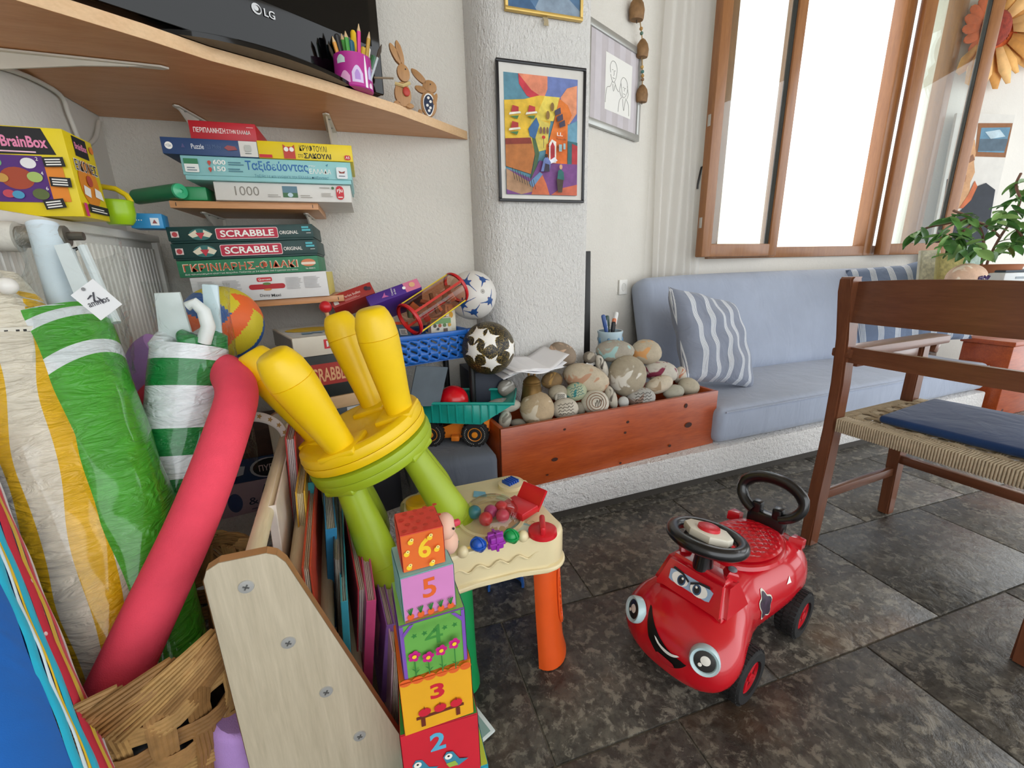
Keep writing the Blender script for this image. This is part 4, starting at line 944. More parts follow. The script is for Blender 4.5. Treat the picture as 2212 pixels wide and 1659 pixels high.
# pink and lilac pool noodles
def smooth_path(pts, n=6):
    out = []; pts = [Vector(p) for p in pts]
    for i in range(len(pts) - 1):
        p0, p1, p2, p3 = pts[max(i - 1, 0)], pts[i], pts[i + 1], pts[min(i + 2, len(pts) - 1)]
        for k in range(n):
            t = k / n; out.append(.5 * ((2 * p1) + (p2 - p0) * t + (2 * p0 - 5 * p1 + 4 * p2 - p3) * t * t + (3 * p1 - p0 - 3 * p2 + p3) * t ** 3))
    return out + [pts[-1]]
PINK = M('#ee4860', .8, .04, 30, .5, 500); LIL = M('#b58fd0', .8, .05, 30, .5, 500)
nd = smooth_path([P(195, 1600, y=.645), P(240, 1505, y=.67), P(322, 1330, y=.72), P(420, 1120, y=.81), P(488, 940, y=.92), P(512, 845, y=1.0), P(480, 800, y=1.10), P(420, 815, y=1.18), P(350, 850, y=1.2), P(312, 915, y=1.18), P(312, 1030, y=1.14)])
tag(G().tube(nd, .039, 24).build('pool_noodle', PINK, None, 50), 'thick pink foam pool noodle bent over at the top', 'pool noodle', 'foam pool noodles')
nd = smooth_path([P(345, 752, y=1.25), P(322, 772, y=1.25), P(305, 840, y=1.24), P(306, 950, y=1.23)])
tag(G().tube(nd, .042, 20).build('pool_noodle', LIL, None, 50), 'lilac foam pool noodle behind the green and white parasol', 'pool noodle', 'foam pool noodles')
pr = P(520, 1600, y=.67)
tag(G().tube(smooth_path([pr + Vector((-.03, .02, -.30)), pr + Vector((-.01, .01, -.1)), pr + Vector((.004, 0, .03)), pr + Vector((.01, 0, .055))]), [.042] * 16 + [.038, .034, .024], 20).build('pool_noodle', LIL, None, 50), 'lilac foam pool noodle end between basket and book rack', 'pool noodle', 'foam pool noodles')
# wicker basket
RE = [M('#9a7446', .6, .2, 40, .3, 200), M('#8a6438', .6, .2, 40, .3, 200), M('#a8834f', .6, .2, 40, .3, 200)]
BC = Vector((-.44, .755, 0)); bas = thing('wicker_basket', 'brown woven wicker basket holding the rolled parasols', 'basket', BC)
def bpt(a, z, off=0): r = .125 + .06 * (z / .49) + off; return Vector((r * 1.05 * math.cos(a), r * math.sin(a), z))
nst = 22
for i in range(nst):
    a = 2 * PI * i / nst; g = G()
    for k in range(5):
        da = (k - 2) * .036
        g.tube([bpt(a + da + .10 * (j / 12), .01 + .455 * j / 12, .006 * math.sin(j * PI / 2 + i * PI)) for j in range(13)], .0038, 5)
    g.build('upright_reeds', RE[i % 3], bas, 60)
for b_i in range(8):
    z = .03 + .05 * b_i; g = G()
    for k in range(4):
        g.tube([bpt(2 * PI * j / 66, z + k * .0078 + .018 * math.sin(2 * PI * j / 66 * 2 + b_i), -.006 * math.sin(j / 3 * PI + b_i * PI)) for j in range(67)], .0038, 5, caps=False)
    g.build('woven_band', RE[(b_i + 1) % 3], bas, 60)
for i in range(nst):                                    # rim: each group of reeds sweeps sideways over the edge
    a = 2 * PI * i / nst; g = G()
    for k in range(7): g.tube([bpt(a + .025 * k + .80 * s_, .425 + .062 * math.sin(s_ * PI * .60) - .0062 * k * (1 - .3 * s_), .004 + .014 * math.sin(s_ * PI) + .001 * (k % 2)) for s_ in [q / 9 for q in range(10)]], .0030, 5)
    g.build('rim_reeds', RE[i % 3], bas, 60)
G().lathe([(.001, 0), (.12, 0), (.125, .006), (.001, .008)], None, 28).build('basket_base', RE[1], bas)
# dark bag in the basket
tag(G().ell(Vector((-.44, .755, .16)), (.108, .108, .15), None, 20, 12, .03, 5).build('dark_bag', M('#17191f', .35, .3, 20, .6, 40), None, 80), 'dark plastic bag stuffed in the wicker basket', 'bag')
# striped beach roll at the picture's lower left corner
BL_ = fabric('#1c62b4', wr=.3); CY = fabric('#25b4d4', wr=.3); PW_ = fabric('#cfe2ea', wr=.3); YE = fabric('#d9b52c', wr=.3); REs = fabric('#cf3247', wr=.3); WH2 = fabric('#e2dfe4', wr=.3)
def dotted():
    t = NT('red_dotted_fabric'); co = t.coord(); vo = t.n('TexVoronoi'); vo.inputs['Scale'].default_value = 62; t.l(co, vo.inputs['Vector'])
    m_ = t.ramp(vo.outputs['Distance'], [(.16, (1, 1, 1, 1)), (.2, (0, 0, 0, 1))]); msk = t.ramp(t.noise(co, 16, 2), [(.5, (0, 0, 0, 1)), (.56, (1, 1, 1, 1))])
    col = t.mix(t.mix(1.0, m_, msk, 'MULTIPLY'), lin('#cc3045'), lin('#efe2e4')); t.bump(t.noise(co, 800, 2), .2, .001); return t.done(col, .9)
RD = dotted()
s0, s1 = P(225, 1720, y=.50), P(-70, 985, y=.72); axs = (s0 - s1).normalized()
offv = Vector((-.125, -.02, -.03)); offv -= axs * offv.dot(axs)
Rr = offv.length; ax2 = axs; u_ = (-offv).normalized(); v_2 = ax2.cross(u_)
sr = thing('beach_mattress', 'rolled beach mattress striped blue turquoise red and yellow in the lower left corner', 'beach mattress', s0 + offv)
bands = [(-.80, -.40, WH2), (-.40, -.30, REs), (-.30, -.21, YE), (-.21, -.07, RD), (-.07, .02, CY), (.02, .045, YE), (.045, .08, PW_), (.08, .17, CY), (.17, 2.6, BL_), (2.6, 5.5, BL_)]
side_s = 1 if (v_2.dot(Vector((0, -1, 0))) > 0) else -1
for k, (a0, a1, mt) in enumerate(bands):
    n = max(3, int((a1 - a0) / .05))
    def fn(i, j, a0=a0, a1=a1, k=k):
        t = 1.12 * (1 - i) - .15; a = a0 + (a1 - a0) * j + .006 * math.sin(t * 30 + k * 2) * (1 if j in (0, 1) else 0)
        e = 1 + .010 * math.sin(PI * j) + .006 * math.sin(t * 25 + k)
        return (u_ * math.cos(a) + v_2 * math.sin(a) * side_s) * Rr * e - ax2 * ((s0 - s1).length * (1 - t) * 1.0)
    G().grid(fn, 50, n).build('fabric_stripe', mt, sr, 70)
# ---------------------------------------------------------------- book rack
RYAW = math.radians(4.5); r0k = Vector((-.262, .62, 0))
rack = thing('book_rack', 'pale wood veneered childrens book rack with four dowel rails', 'book rack', r0k, (0, 0, RYAW))
VEN = wood('#b0a48c', '#c3b79f', 4, 'Z', .5, 14); EDG = M('#a9794d', .6, .1); DOW = wood('#d8c8a8', '#e4d8bc', 5, 'Y', .5, 10)
def prow(): return [(.012, .612), (.0, .595), (.002, .56), (.004, .0), (.36, .0), (.345, .02), (.262, .06), (.104, .585), (.096, .603), (.082, .612)]
pts = [(.0, .592), (.006, .606), (.022, .614), (.080, .612), (.092, .605), (.102, .590), (.155, .42), (.255, .10), (.30, .0), (.03, .0), (.0, .22)]
pts = [(p[0], p[1]) for p in pts]
RL = .70
for yy, nm in ((0, 'side_panel'), (RL, 'side_panel')):
    m = Matrix.Translation((0, yy + .009, 0)) @ rotm(90, 0, 0).to_4x4()
    pn = G().prism(pts, .018, m, .0015).build(nm, VEN, rack, 30)
    n_ = len(pts); g = G()
    for i in range(n_):
        a, b = Vector(pts[i]), Vector(pts[(i + 1) % n_]); d = (b - a).normalized(); nr = Vector((d.y, -d.x)) * -.0006
        cc = sum((Vector(p) for p in pts), Vector((0, 0))) / n_
        if nr.dot(a - cc) < 0: nr = -nr
        g.poly([(a.x + nr.x, yy - .0085, a.y + nr.y), (b.x + nr.x, yy - .0085, b.y + nr.y), (b.x + nr.x, yy + .0085, b.y + nr.y), (a.x + nr.x, yy + .0085, a.y + nr.y)])
    g.build('edge_banding', EDG, pn, 0, fix=True)
scr = [(.048, .567), (.086, .452), (.125, .336), (.164, .218)]
for x, z in scr:
    G().tube([(x, .009, z), (x, RL - .009, z)], .0145, 14).build('dowel_rail', DOW, rack)
    sc_o = G().lathe([(.0105, 0), (.010, .002), (.001, .0026)], Matrix.Translation((x, -.009, z)) @ rotm(90, 0, 0).to_4x4(), 18).build('screw', M('#cfcfcc', .3, metal=.6), rack)
    g = G(); g.box((x, -.0119, z), (.009, .0008, .0022), rotm(0, 30, 0)); g.box((x, -.0119, z), (.0022, .0008, .009), rotm(0, 30, 0)); g.build('screw_slot', M('#5a5a58', .4), sc_o)
G().box((.16, RL / 2, .05), (.25, RL - .02, .012), rotm(0, 20, 0)).build('bottom_board', VEN, rack)
Mr = Matrix.Translation(r0k) @ Matrix.Rotation(RYAW, 4, 'Z')
BK = [ # x, y0, length, bottom z, height, thickness, lean (deg), turn (deg), cover colour, page colour, label
 (.066, .40, .24, .37, .27, .018, 4, 0, '#b53b3b', '#cfc3c4', 'tall red spined magazine bundle at the top of the rack'),
 (.052, .20, .28, .36, .22, .012, 2, 0, '#e4d9cf', '#efe9df', 'curling white paged comic in front of the magazine bundle'),
 (.083, .30, .26, .33, .22, .016, 4, 0, '#d2a63a', '#dfd0a4', 'yellow edged paperback in the top tier of the rack'),
 (.094, .40, .26, .28, .24, .020, 3, 0, '#3fa7b3', '#c9d4d0', 'feather patterned turquoise notebook in the top tier of the rack'),
 (.104, .10, .50, .26, .24, .012, 2, 0, '#c2452e', '#d9cdb8', 'thin red brown book pressed against the second dowel'),
 (.122, .26, .34, .22, .25, .020, 5, 2, '#2f86b4', '#d8d6c8', 'blue and lime hardback in the second tier of the rack'),
 (.139, .18, .36, .22, .23, .012, 5, 0, '#22262a', '#b9b4a8', 'black cover book in the second tier of the rack'),
 (.150, .10, .36, .20, .21, .010, 4, 0, '#3aa0b5', '#d0d8d4', 'thin turquoise book in the second tier of the rack'),
 (.164, .16, .32, .18, .20, .014, 7, 3, '#c22a3c', '#e2d3cc', 'red spiral album in the second tier of the rack'),
 (.182, .12, .36, .17, .21, .016, 8, 0, '#d34f86', '#e6cfd6', 'pink camouflage pattern album leaning in the rack'),
 (.196, .30, .28, .16, .22, .012, 13, -4, '#c23a6a', '#d5c5b2', 'crimson book leaning away under the green stool'),
 (.206, .12, .30, .12, .19, .014, 9, 2, '#8d62ad', '#e2dccf', 'purple picture book in the third tier of the rack'),
 (.224, .06, .30, .10, .20, .022, 7, 0, '#d9b8c8', '#e6dccb', 'thick pale pink board book in the third tier of the rack'),
 (.246, .10, .30, .08, .20, .012, 10, 3, '#b06fb0', '#e8dfdb', 'lilac princess storybook in the third tier of the rack'),
 (.262, .03, .27, .06, .19, .008, 11, -3, '#e2c8b4', '#efe6d8', 'floppy beige booklet in the lowest tier of the rack'),
 (.276, .16, .30, .05, .20, .012, 9, 0, '#5ba0b8', '#dfe4e0', 'pale blue storybook in the lowest tier of the rack'),
 (.290, .02, .26, .03, .17, .010, 12, 4, '#4b9a55', '#e6e2d4', 'green edged storybook in the lowest tier of the rack'),
 (.306, .05, .24, .02, .16, .008, 15, 6, '#c8414a', '#ead9d0', 'red and white brochure at the foot of the rack')]
for i, (x, y0, ln, z0, ht, th, lean, turn, cc, pc3, lab) in enumerate(BK):
    b = thing('book', lab, 'book', Mr @ Vector((x, y0 + ln / 2 + .01, z0)), (0, 0, 0), 'books in the rack')
    b.matrix_basis = Matrix.Translation(Mr @ Vector((x, y0 + ln / 2, z0))) @ Matrix.Rotation(RYAW + math.radians(turn), 4, 'Z') @ Matrix.Rotation(math.radians(lean), 4, 'Y')
    mc = M(cc, .4, .08, 25)
    for s_ in (-1, 1): G().box((s_ * th / 2, 0, ht / 2), (.0030, ln, ht), bev=.0006, seg=1).build('cover', mc, b)
    G().box((0, (-1 if i % 2 else 1) * ln / 2, ht / 2), (th + .002, .0026, ht), bev=.0006, seg=1).build('spine', mc, b)
    pg = G(); n = max(3, int(th / .003))
    for k in range(n): pg.box((-th / 2 + th * (k + .5) / n, -.002, ht / 2 - .002), (th / n * .7, ln - .016, ht - .010 - .002 * ((k * 7) % 3)))
    pg.build('pages', M(pc3, .8, .06, 90), b, 0)
    if i in (5, 9, 11, 13): Face(b, (-th / 2 - .0015, ln / 2, 0), (0, -1, 0), (0, 0, 1)).rect(ln * .2, ht * .3, ln * .8, ht * .75, M(['#b9d14a', '#e59ab8', '#d9c6e2', '#e9b9d2'][(i - 5) // 2 % 4], .5), 'cover_print')
# star printed paper band curling over the far end
pbv = P(600, 905, y=1.15)
g = G().grid(lambda i, j: pbv + RW @ Vector((-.045 + .075 * math.sin(i * 1.5), .0 + .06 * (1 - math.cos(i * 1.5)) + .024 * j * math.cos(i * 1.2) - .02, -.03 + .02 * i)) + RW @ Vector((-.016 * j * math.sin(i * 1.4), 0, 0)), 14, 3)
o = g.build('paper_band', M('#e6dcd2', .7, .02), None, 80); tag(o, 'curved white paper strip with small stars sticking out of the rack', 'paper'); o.modifiers.new('thick', 'SOLIDIFY').thickness = .001
for k in range(4):
    i = .15 + .23 * k; c = pbv + RW @ Vector((-.045 + .075 * math.sin(i * 1.5), .06 * (1 - math.cos(i * 1.5)) - .010, -.034 + .02 * i)); G().prism([(.007 * (1 if q % 2 == 0 else .45) * math.cos(q * PI / 5), .007 * (1 if q % 2 == 0 else .45) * math.sin(q * PI / 5)) for q in range(10)], .0005, Matrix.Translation(c) @ RW.to_4x4()).build('printed_star', M('#b58a4a', .6), o)

# ---------------------------------------------------------------- stacking cubes
YC = .556
CB = [('1', .144, -.034, .0, '#2f9fb5', '#2f9fb5', '#c9c93a', 'turquoise cardboard stacking cube at the bottom of the number tower'), ('2', .128, -.030, .144, '#cf2233', '#c21d30', '#2e8f3e', 'red cardboard cube numbered two with two birds'), ('3', .114, -.025, .272, '#e8a81e', '#d9781c', '#e46a1e', 'yellow cardboard cube numbered three with apples on a bench'), ('4', .101, -.018, .386, '#67a94a', '#7a4aa8', '#8bbf5a', 'green cardboard cube numbered four with pink flowers'), ('5', .080, -.010, .487, '#d183bd', '#7fb9b4', '#8cc0bb', 'pink cardboard cube numbered five with carrots'), ('6', .063, -.002, .567, '#e06a26', '#de4a3a', '#dd4438', 'orange cardboard cube numbered six with ducklings')]
PS = {k: M(v, .55) for k, v in dict(g='#2f7a34', o='#e06226', y='#f0c628', m='#c2187e', r='#cc1f34', b='#5ab0d0', br='#6a2a1a', w='#f4f0e6', k='#222222', p='#7d4fb0', dg='#3f8a3a').items()}
for nme, s_, x0, z0, cf, cs_, ct, lab in CB:
    yaw = math.radians({'6': 4, '5': 6, '4': 3, '3': 1, '2': -2, '1': 0}[nme])
    ctr = Vector((x0 + s_ / 2 + .003, YC + s_ / 2 + {'6': .012, '5': .004}.get(nme, 0), z0 + .001))
    o, F = carton('stacking_cube', lab, ctr, yaw, (s_, s_, s_ - .001), M(cs_, .6), 'toy block', 'numbered stacking cubes', bev=.001)
    f = F['front']; f.rect(.0008, .0008, s_ - .0008, s_ - .0018, M(cf, .55), 'front_print'); F['top'].rect(.0008, .0008, s_ - .0008, s_ - .0008, M(ct, .55), 'top_print'); F['left'].rect(.0008, .0008, s_ - .0008, s_ - .0018, M(cs_, .55), 'side_print'); F['right'].rect(.0008, .0008, s_ - .0008, s_ - .0018, M({'6': '#e9b9a8', '5': '#b9a7c9', '4': '#9cc59a', '3': '#7d9a5a', '2': '#79a8c0', '1': '#c9c0a8'}[nme], .55), 'side_print')
    U = s_
    if nme == '6':
        f.text('6', U * .38, U * .28, U * .30, U * .52, PS['y'], .03, 'numeral')
        for k, (a, b) in enumerate(((.14, .12), (.11, .50), (.22, .80), (.66, .82), (.80, .48), (.66, .14))):
            f.disc(U * a, U * b, U * .065, PS['y'], 'duckling'); f.disc(U * a + U * .03, U * b + U * .06, U * .045, M('#f2dc80', .5), 'duckling'); f.disc(U * a + U * .03, U * b + U * .065, U * .012, PS['k'], 'duckling_eye')
        for a in range(4):
            for b in range(4): F['top'].disc(U * (.12 + .25 * a + (.12 if b % 2 else 0)), U * (.14 + .24 * b), U * .06, M('#c23428', .55), 'dot')
    if nme == '5':
        f.text('5', U * .38, U * .42, U * .26, U * .42, PS['o'], .02, 'numeral'); f.rect(0.001, .001, U - .001, U * .06, M('#a8562e', .6), 'soil')
        for k in range(5):
            x = U * (.12 + .19 * k); f.disc(x, U * .12, U * .065, PS['o'], 'carrot'); f.polys([[(x - U * .012, U * .16), (x + U * .012, U * .16), (x + U * .06 * q, U * .30), (x + U * .05 * q - U * .02, U * .31)] for q in (-1, -.4, .3, 1)], PS['g'], 'carrot_leaf')
    if nme == '4':
        f.text('4', U * .36, U * .50, U * .28, U * .34, PS['dg'], .0, 'numeral')
        for _q in ([[(0.001, .001), (U * .06, .001), (U * .06, U - .002), (.001, U - .002)], [(U * .94, .001), (U - .001, .001), (U - .001, U - .002), (U * .94, U - .002)], [(U * .05, U * .78), (U * .22, U - .002), (U * .16, U - .002), (U * .05, U * .86)], [(U * .95, U * .78), (U * .95, U * .86), (U * .84, U - .002), (U * .78, U - .002)]]): f.poly(_q, PS['p'], 'trellis')
        for k, h in enumerate((.42, .36, .44, .52)):
            x = U * (.18 + .20 * k); f.rect(x - U * .008, .002, x + U * .008, U * h, PS['g'], 'stem')
            for q in range(5): f.disc(x + U * .055 * math.cos(q * 1.257), U * h + U * .055 * math.sin(q * 1.257), U * .042, PS['m'], 'petal', n=10)
            f.disc(x, U * h, U * .035, PS['y'], 'flower_centre', n=10); f.polys([[(x, U * .10), (x + U * .07, U * .17), (x + U * .02, U * .16)], [(x, U * .14), (x - U * .06, U * .22), (x - U * .02, U * .20)]], PS['g'], 'leaf')
        for k in range(5): x = U * (.2 + .15 * k); f.poly([(x + U * .05 * (1 if q % 2 else .5) * math.cos(q * .628), U * .90 + U * .05 * (1 if q % 2 else .5) * math.sin(q * .628)) for q in range(10)], PS['g'], 'ivy_leaf')
    if nme == '3':
        f.text('3', U * .40, U * .50, U * .20, U * .26, PS['r'], .03, 'numeral'); f.rect(U * .18, U * .22, U * .86, U * .27, PS['br'], 'bench_print'); f.rect(U * .24, U * .08, U * .30, U * .22, PS['br'], 'bench_print'); f.rect(U * .74, U * .08, U * .80, U * .22, PS['br'], 'bench_print')
        for x in (.30, .52, .75): f.disc(U * x, U * .335, U * .088, PS['r'], 'apple', ry=U * .07); f.rect(U * x - U * .006, U * .39, U * x + U * .006, U * .44, PS['br'], 'stalk')
        for k in range(6): f.disc(U * (.085 + .166 * k), U * .965, U * .08, PS['o'], 'awning', n=14, ry=U * .06)
        f.rect(0.001, U * .96, U - .001, U - .002, PS['o'], 'awning')
    if nme == '2':
        f.text('2', U * .36, U * .58, U * .20, U * .30, PS['b'], .03, 'numeral')
        for x in (.24, .64): f.poly([(U * (x - .13), U * .44), (U * (x - .08), U * .52), (U * x, U * .50), (U * (x + .08), U * .34), (U * (x + .20), U * .30), (U * (x + .06), U * .22), (U * (x - .08), U * .28)], M('#3f86a0', .5), 'bird'); f.poly([(U * (x - .10), U * .32), (U * (x + .02), U * .33), (U * (x + .06), U * .24), (U * (x - .06), U * .24)], M('#9ab84a', .5), 'bird_belly'); f.disc(U * (x - .06), U * .44, U * .05, PS['w'], 'bird_face'); f.disc(U * (x - .06), U * .45, U * .016, PS['k'], 'bird_eye')
        f.disc(U * .5, U * .02, U * .13, M('#e6a24a', .5), 'loaf', ry=U * .08)
# small plush head peeking from behind the top cube
ph = P(965, 1145, y=.60); pl = thing('finger_puppet', 'small pink felt pig puppet peeking from behind the top cube', 'toy', ph)
G().ell((0, .012, 0), (.016, .02, .022), None, 14, 10).build('head', M('#e2b6a0', .7), pl); G().ell((.004, .016, -.032), (.016, .018, .022), None, 12, 8).build('body', M('#e0b49c', .7), pl); G().lathe([(.006, 0), (.005, .008), (.001, .010)], Matrix.Translation((.014, .008, .004)) @ rotm(0, 80, 0).to_4x4(), 10).build('snout', M('#d23c52', .5), pl); G().ell((.010, -.006, .004), (.002, .002, .002), None, 8, 6).build('eye', INK, pl)
# booklet behind the cubes
bk2 = P(1035, 1560, y=.66)
o, F = carton('thin_booklet', 'thin white booklet sticking out beside the red cube', bk2 + Vector((-.02, .03, -.03)), .5, (.07, .10, .006), M('#c8d2d0', .6), 'book'); F['top'].rect(.005, .005, .06, .09, M('#7d9a95', .6)); o.rotation_euler = (.2, .15, .5)
o, F = carton('picture_book', 'pale blue picture book standing behind the number tower', Vector((.095, .66, .0)), -.1, (.012, .14, .26), M('#8fb4c4', .5), 'book')
# ---------------------------------------------------------------- television shelf
BEE = wood('#c98d5c', '#d6a071', 5, 'X', .4, 8); BEE_LIT = wood('#d9b184', '#e3c096', 5, 'X', .4, 8)  # corner shelf is one beech: underside shade and front-edge light put into two colours
ZSH = 1.495
fp = [P(u, v, z=ZSH) for u, v in ((-260, -90), (32, 0), (316, 86), (456, 132), (600, 170), (700, 198), (860, 247), (1013, 297))]
out = [(p.x, min(p.y, YB - .004)) for p in fp]; out[-1] = (out[-1][0], YB - .004)
out = [(XL + .003, out[0][1])] + out + [(XL + .003, YB - .004)]
tvs = thing('corner_shelf', 'beech laminate corner shelf carrying the television', 'shelf', (0, 0, ZSH))
G().prism(out, .03, None).build('shelf_board', BEE, tvs, 20)
g = G(); fo = out[1:9]
for i in range(len(fo) - 1):
    a, b = fo[i], fo[i + 1]; d = Vector((b[0] - a[0], b[1] - a[1], 0)).normalized(); n = Vector((d.y, -d.x, 0)) * .0008
    g.poly([(a[0] + n.x, a[1] + n.y, .0003), (b[0] + n.x, b[1] + n.y, .0003), (b[0] + n.x, b[1] + n.y, .0297), (a[0] + n.x, a[1] + n.y, .0297)])
g.build('lit_edge_strip', BEE_LIT, tvs, 0)
BRM = M('#d5d0c4', .45)
def bracket(parent, loc, yaw, ln, dr, wd=.03, flip=False):
    """tapered shelf bracket: arm along local +x under the board, drop along the wall"""
    m = Matrix.Translation(loc) @ Matrix.Rotation(yaw, 4, 'Z'); g = G()
    g.prism([(0, -wd / 2), (ln * .96, -wd * .3), (ln, 0), (ln * .96, wd * .3), (0, wd / 2)], .004, m @ Matrix.Translation((0, 0, -.005)))
    g.prism([(0, 0), (ln * .92, 0), (ln * .5, -dr * .38), (ln * .08, -dr), (0, -dr)], .005, m @ Matrix.Translation((0, .0025, -.003)) @ rotm(90, 0, 0).to_4x4())
    g.box(m @ Vector((.002, 0, -dr / 2)), (.004, wd, dr), Matrix.Rotation(yaw, 3, 'Z'))
    b = g.build('bracket', BRM, parent, 30)
    for q in (.3, .75): G().lathe([(.004, 0), (.003, .002)], m @ Matrix.Translation((ln * q, wd * .18, -.0055)) @ rotm(180, 0, 0).to_4x4(), 8).build('bracket_screw', M('#8d8a84', .4, metal=.6), b)
pbk = P(365, 148, z=ZSH)
bracket(tvs, (XL + .004, pbk.y - .02, -.001), math.atan2(.02, 1), pbk.x - XL, .035, .03)
p1_ = P(360, 222, z=ZSH); p2_ = P(702, 242, z=ZSH)
bracket(tvs, (p1_.x + .05, YB - .002, -.001), math.radians(-100), YB - p1_.y, .13); bracket(tvs, (p2_.x + .005, YB - .002, -.001), math.radians(-91), YB - p2_.y, .13, .034)
# television
GLS = M('#050506', .06, .0, Specular_IOR_Level=.35); tvb = Vector((-.10, 1.60, ZSH + .03))
tvo = thing('television', 'black glossy flat screen television on the corner shelf', 'television', tvb, (0, 0, math.radians(33)))
TWd = .92
G().box((-.23, .0, .37), (TWd, .05, .66), bev=.01).build('tv_back', M('#121214', .4), tvo)
G().box((-.23, -.028, .37), (TWd, .014, .66), bev=.006).build('tv_bezel', GLS, tvo)
G().box((-.23, -.0352, .42), (TWd - .07, .002, .50)).build('tv_screen', M('#040506', .05, Specular_IOR_Level=.35), tvo)
G().lathe([(1, 0), (1, .010), (.93, .016), (.5, .022), (.05, .022)], Matrix.Translation((-.14, -.02, .001)) @ Matrix.Diagonal((.27, .135, 1, 1)), 40).build('tv_foot', GLS, tvo)
G().box((-.14, 0, .06), (.16, .035, .10), bev=.008).build('tv_neck', M('#0d0d0e', .3), tvo)
lgp = P(572, 32, y=1.45)
ftv = Face(tvo, (-.23 - TWd / 2, -.0366, .10), (1, 0, 0), (0, 0, 1))
loc = tvo.matrix_basis.inverted() @ lgp
# meet the bezel plane along the line of sight
dirl = tvo.matrix_basis.inverted().to_3x3() @ ray(572, 32); camL = tvo.matrix_basis.inverted() @ CAM; tt = (-.0362 - camL.y) / dirl.y; hit = camL + dirl * tt
lx, lz = hit.x + .23 + TWd / 2, hit.z - .10
ftv.disc(lx - .02, lz + .006, .0125, M('#d7d9db', .4), 'logo'); ftv.disc(lx - .018, lz + .006, .0085, M('#2a2c2e', .3), 'logo'); ftv.disc(lx - .021, lz + .007, .006, M('#d7d9db', .4), 'logo'); ftv.text('LG', lx - .002, lz - .004, .028, .018, M('#d7d9db', .4), .015)
# pencil cup
pcz = ZSH + .031; pc0 = P(768, 200, z=pcz); kc = pxm(pc0)
cupo = thing('pencil_pot', 'magenta pencil pot printed with clouds and cottages', 'pencil pot', pc0)
CR, CH = 38 * kc, 62 * kc
G().lathe([(CR * .96, 0), (CR, .003), (CR, CH), (CR * .93, CH), (CR * .93, .006), (.001, .006)], None, 32).build('pot_body', M('#b5248e', .4), cupo)
def cyl_patch(par, R, a0, a1, z0, z1, mat, name, shape=None):
    g = G(); g.grid(lambda i, j: (R * math.sin(a0 + (a1 - a0) * i), -R * math.cos(a0 + (a1 - a0) * i), z0 + (z1 - z0) * (j if not shape else j * shape(i))), 8, 2); return g.build(name, mat, par, 60)
for a0, a1, z0, z1, c in ((-.9, -.4, .68, .92, '#d4e3df'), (-.75, -.2, .1, .45, '#e7a6cf'), (-.1, .5, .12, .62, '#d9c3e6'), (.05, .35, .2, .5, '#b48ad0'), (.62, .78, .02, .98, '#efe9ef'), (.85, 1.3, .3, .72, '#c7b6e6'), (.9, 1.2, .05, .22, '#f0d9ea')):
    cyl_patch(cupo, CR * 1.006, a0, a1, CH * z0, CH * z1, M(c, .45), 'printed_motif', lambda i: .55 + .45 * math.sin(PI * i))
PN = [(-34, 90, '#e09a3a', 0), (-26, 102, '#2b2b2e', 1), (-16, 112, '#49a03c', 2), (-8, 104, '#3f9a36', 2), (2, 96, '#2d6f86', 1), (8, 122, '#eec22c', 1), (20, 122, '#e0338f', 0), (26, 88, '#f0c838', 1), (36, 96, '#ece6d8', 1), (40, 112, '#c49a3a', 0), (46, 76, '#2f6b46', 1), (62, 86, '#b9c2c6', 3), (-44, 84, '#3a3a3c', 3), (30, 80, '#e9e4d6', 1)]
PNL = ['orange pencil at the left of the pot', 'black felt pen in the pencil pot', 'tall light green coloured pencil', 'shorter dark green coloured pencil', 'teal felt pen low in the pot', 'tall yellow felt pen', 'long magenta pencil standing up tallest in the middle', 'short yellow marker at the front', 'cream white marker', 'thin golden pencil at the back', 'dark green capped felt pen', 'thin paintbrush leaning to the right out of the pot', 'thin dark brush leaning left out of the pot', 'short white marker at the back of the pot']
for i, (dx, h, c, kd) in enumerate(PN):
    o = thing('coloured_pencil' if kd in (0, 2) else ('paintbrush' if kd == 3 else 'felt_pen'), PNL[i] + ' on the shelf' if 'pot' in PNL[i] else PNL[i] + ' in the magenta pot', 'pencil' if kd in (0, 2) else ('brush' if kd == 3 else 'pen'), pc0, group='pencils and pens in the magenta pot')
    dy = ((i * 37) % 11 - 5) * 4.5 * kc; b0 = Vector((dx * .45 * kc, dy * .6, .012)); b1 = Vector((dx * 1.0 * kc, dy, h * kc)); dr = (b1 - b0).normalized(); r = {0: 3.8, 1: 6.2, 2: 4.6, 3: 2.4}[kd] * kc
    if kd == 1: G().tube([b0, b0.lerp(b1, .6)], r * .9, 8).build('barrel', M('#e9e6dc', .4), o); G().tube([b0.lerp(b1, .6), b0.lerp(b1, .97), b1], [r, r * .95, r * .6], 10).build('cap', M(c, .35), o)
    elif kd == 3: G().tube([b0, b0.lerp(b1, .7)], r, 6).build('handle', M(c, .4), o); G().tube([b0.lerp(b1, .7), b0.lerp(b1, .85), b1], [r * 1.2, r * 1.5, r * .3], 6).build('bristles', M('#4a3f34', .8), o)
    else: G().tube([b0, b0.lerp(b1, .88)], r, 6).build('shaft', M(c, .4), o); G().tube([b0.lerp(b1, .88), b1], [r, r * .15], 6).build('tip', M('#d9b98c', .6), o)
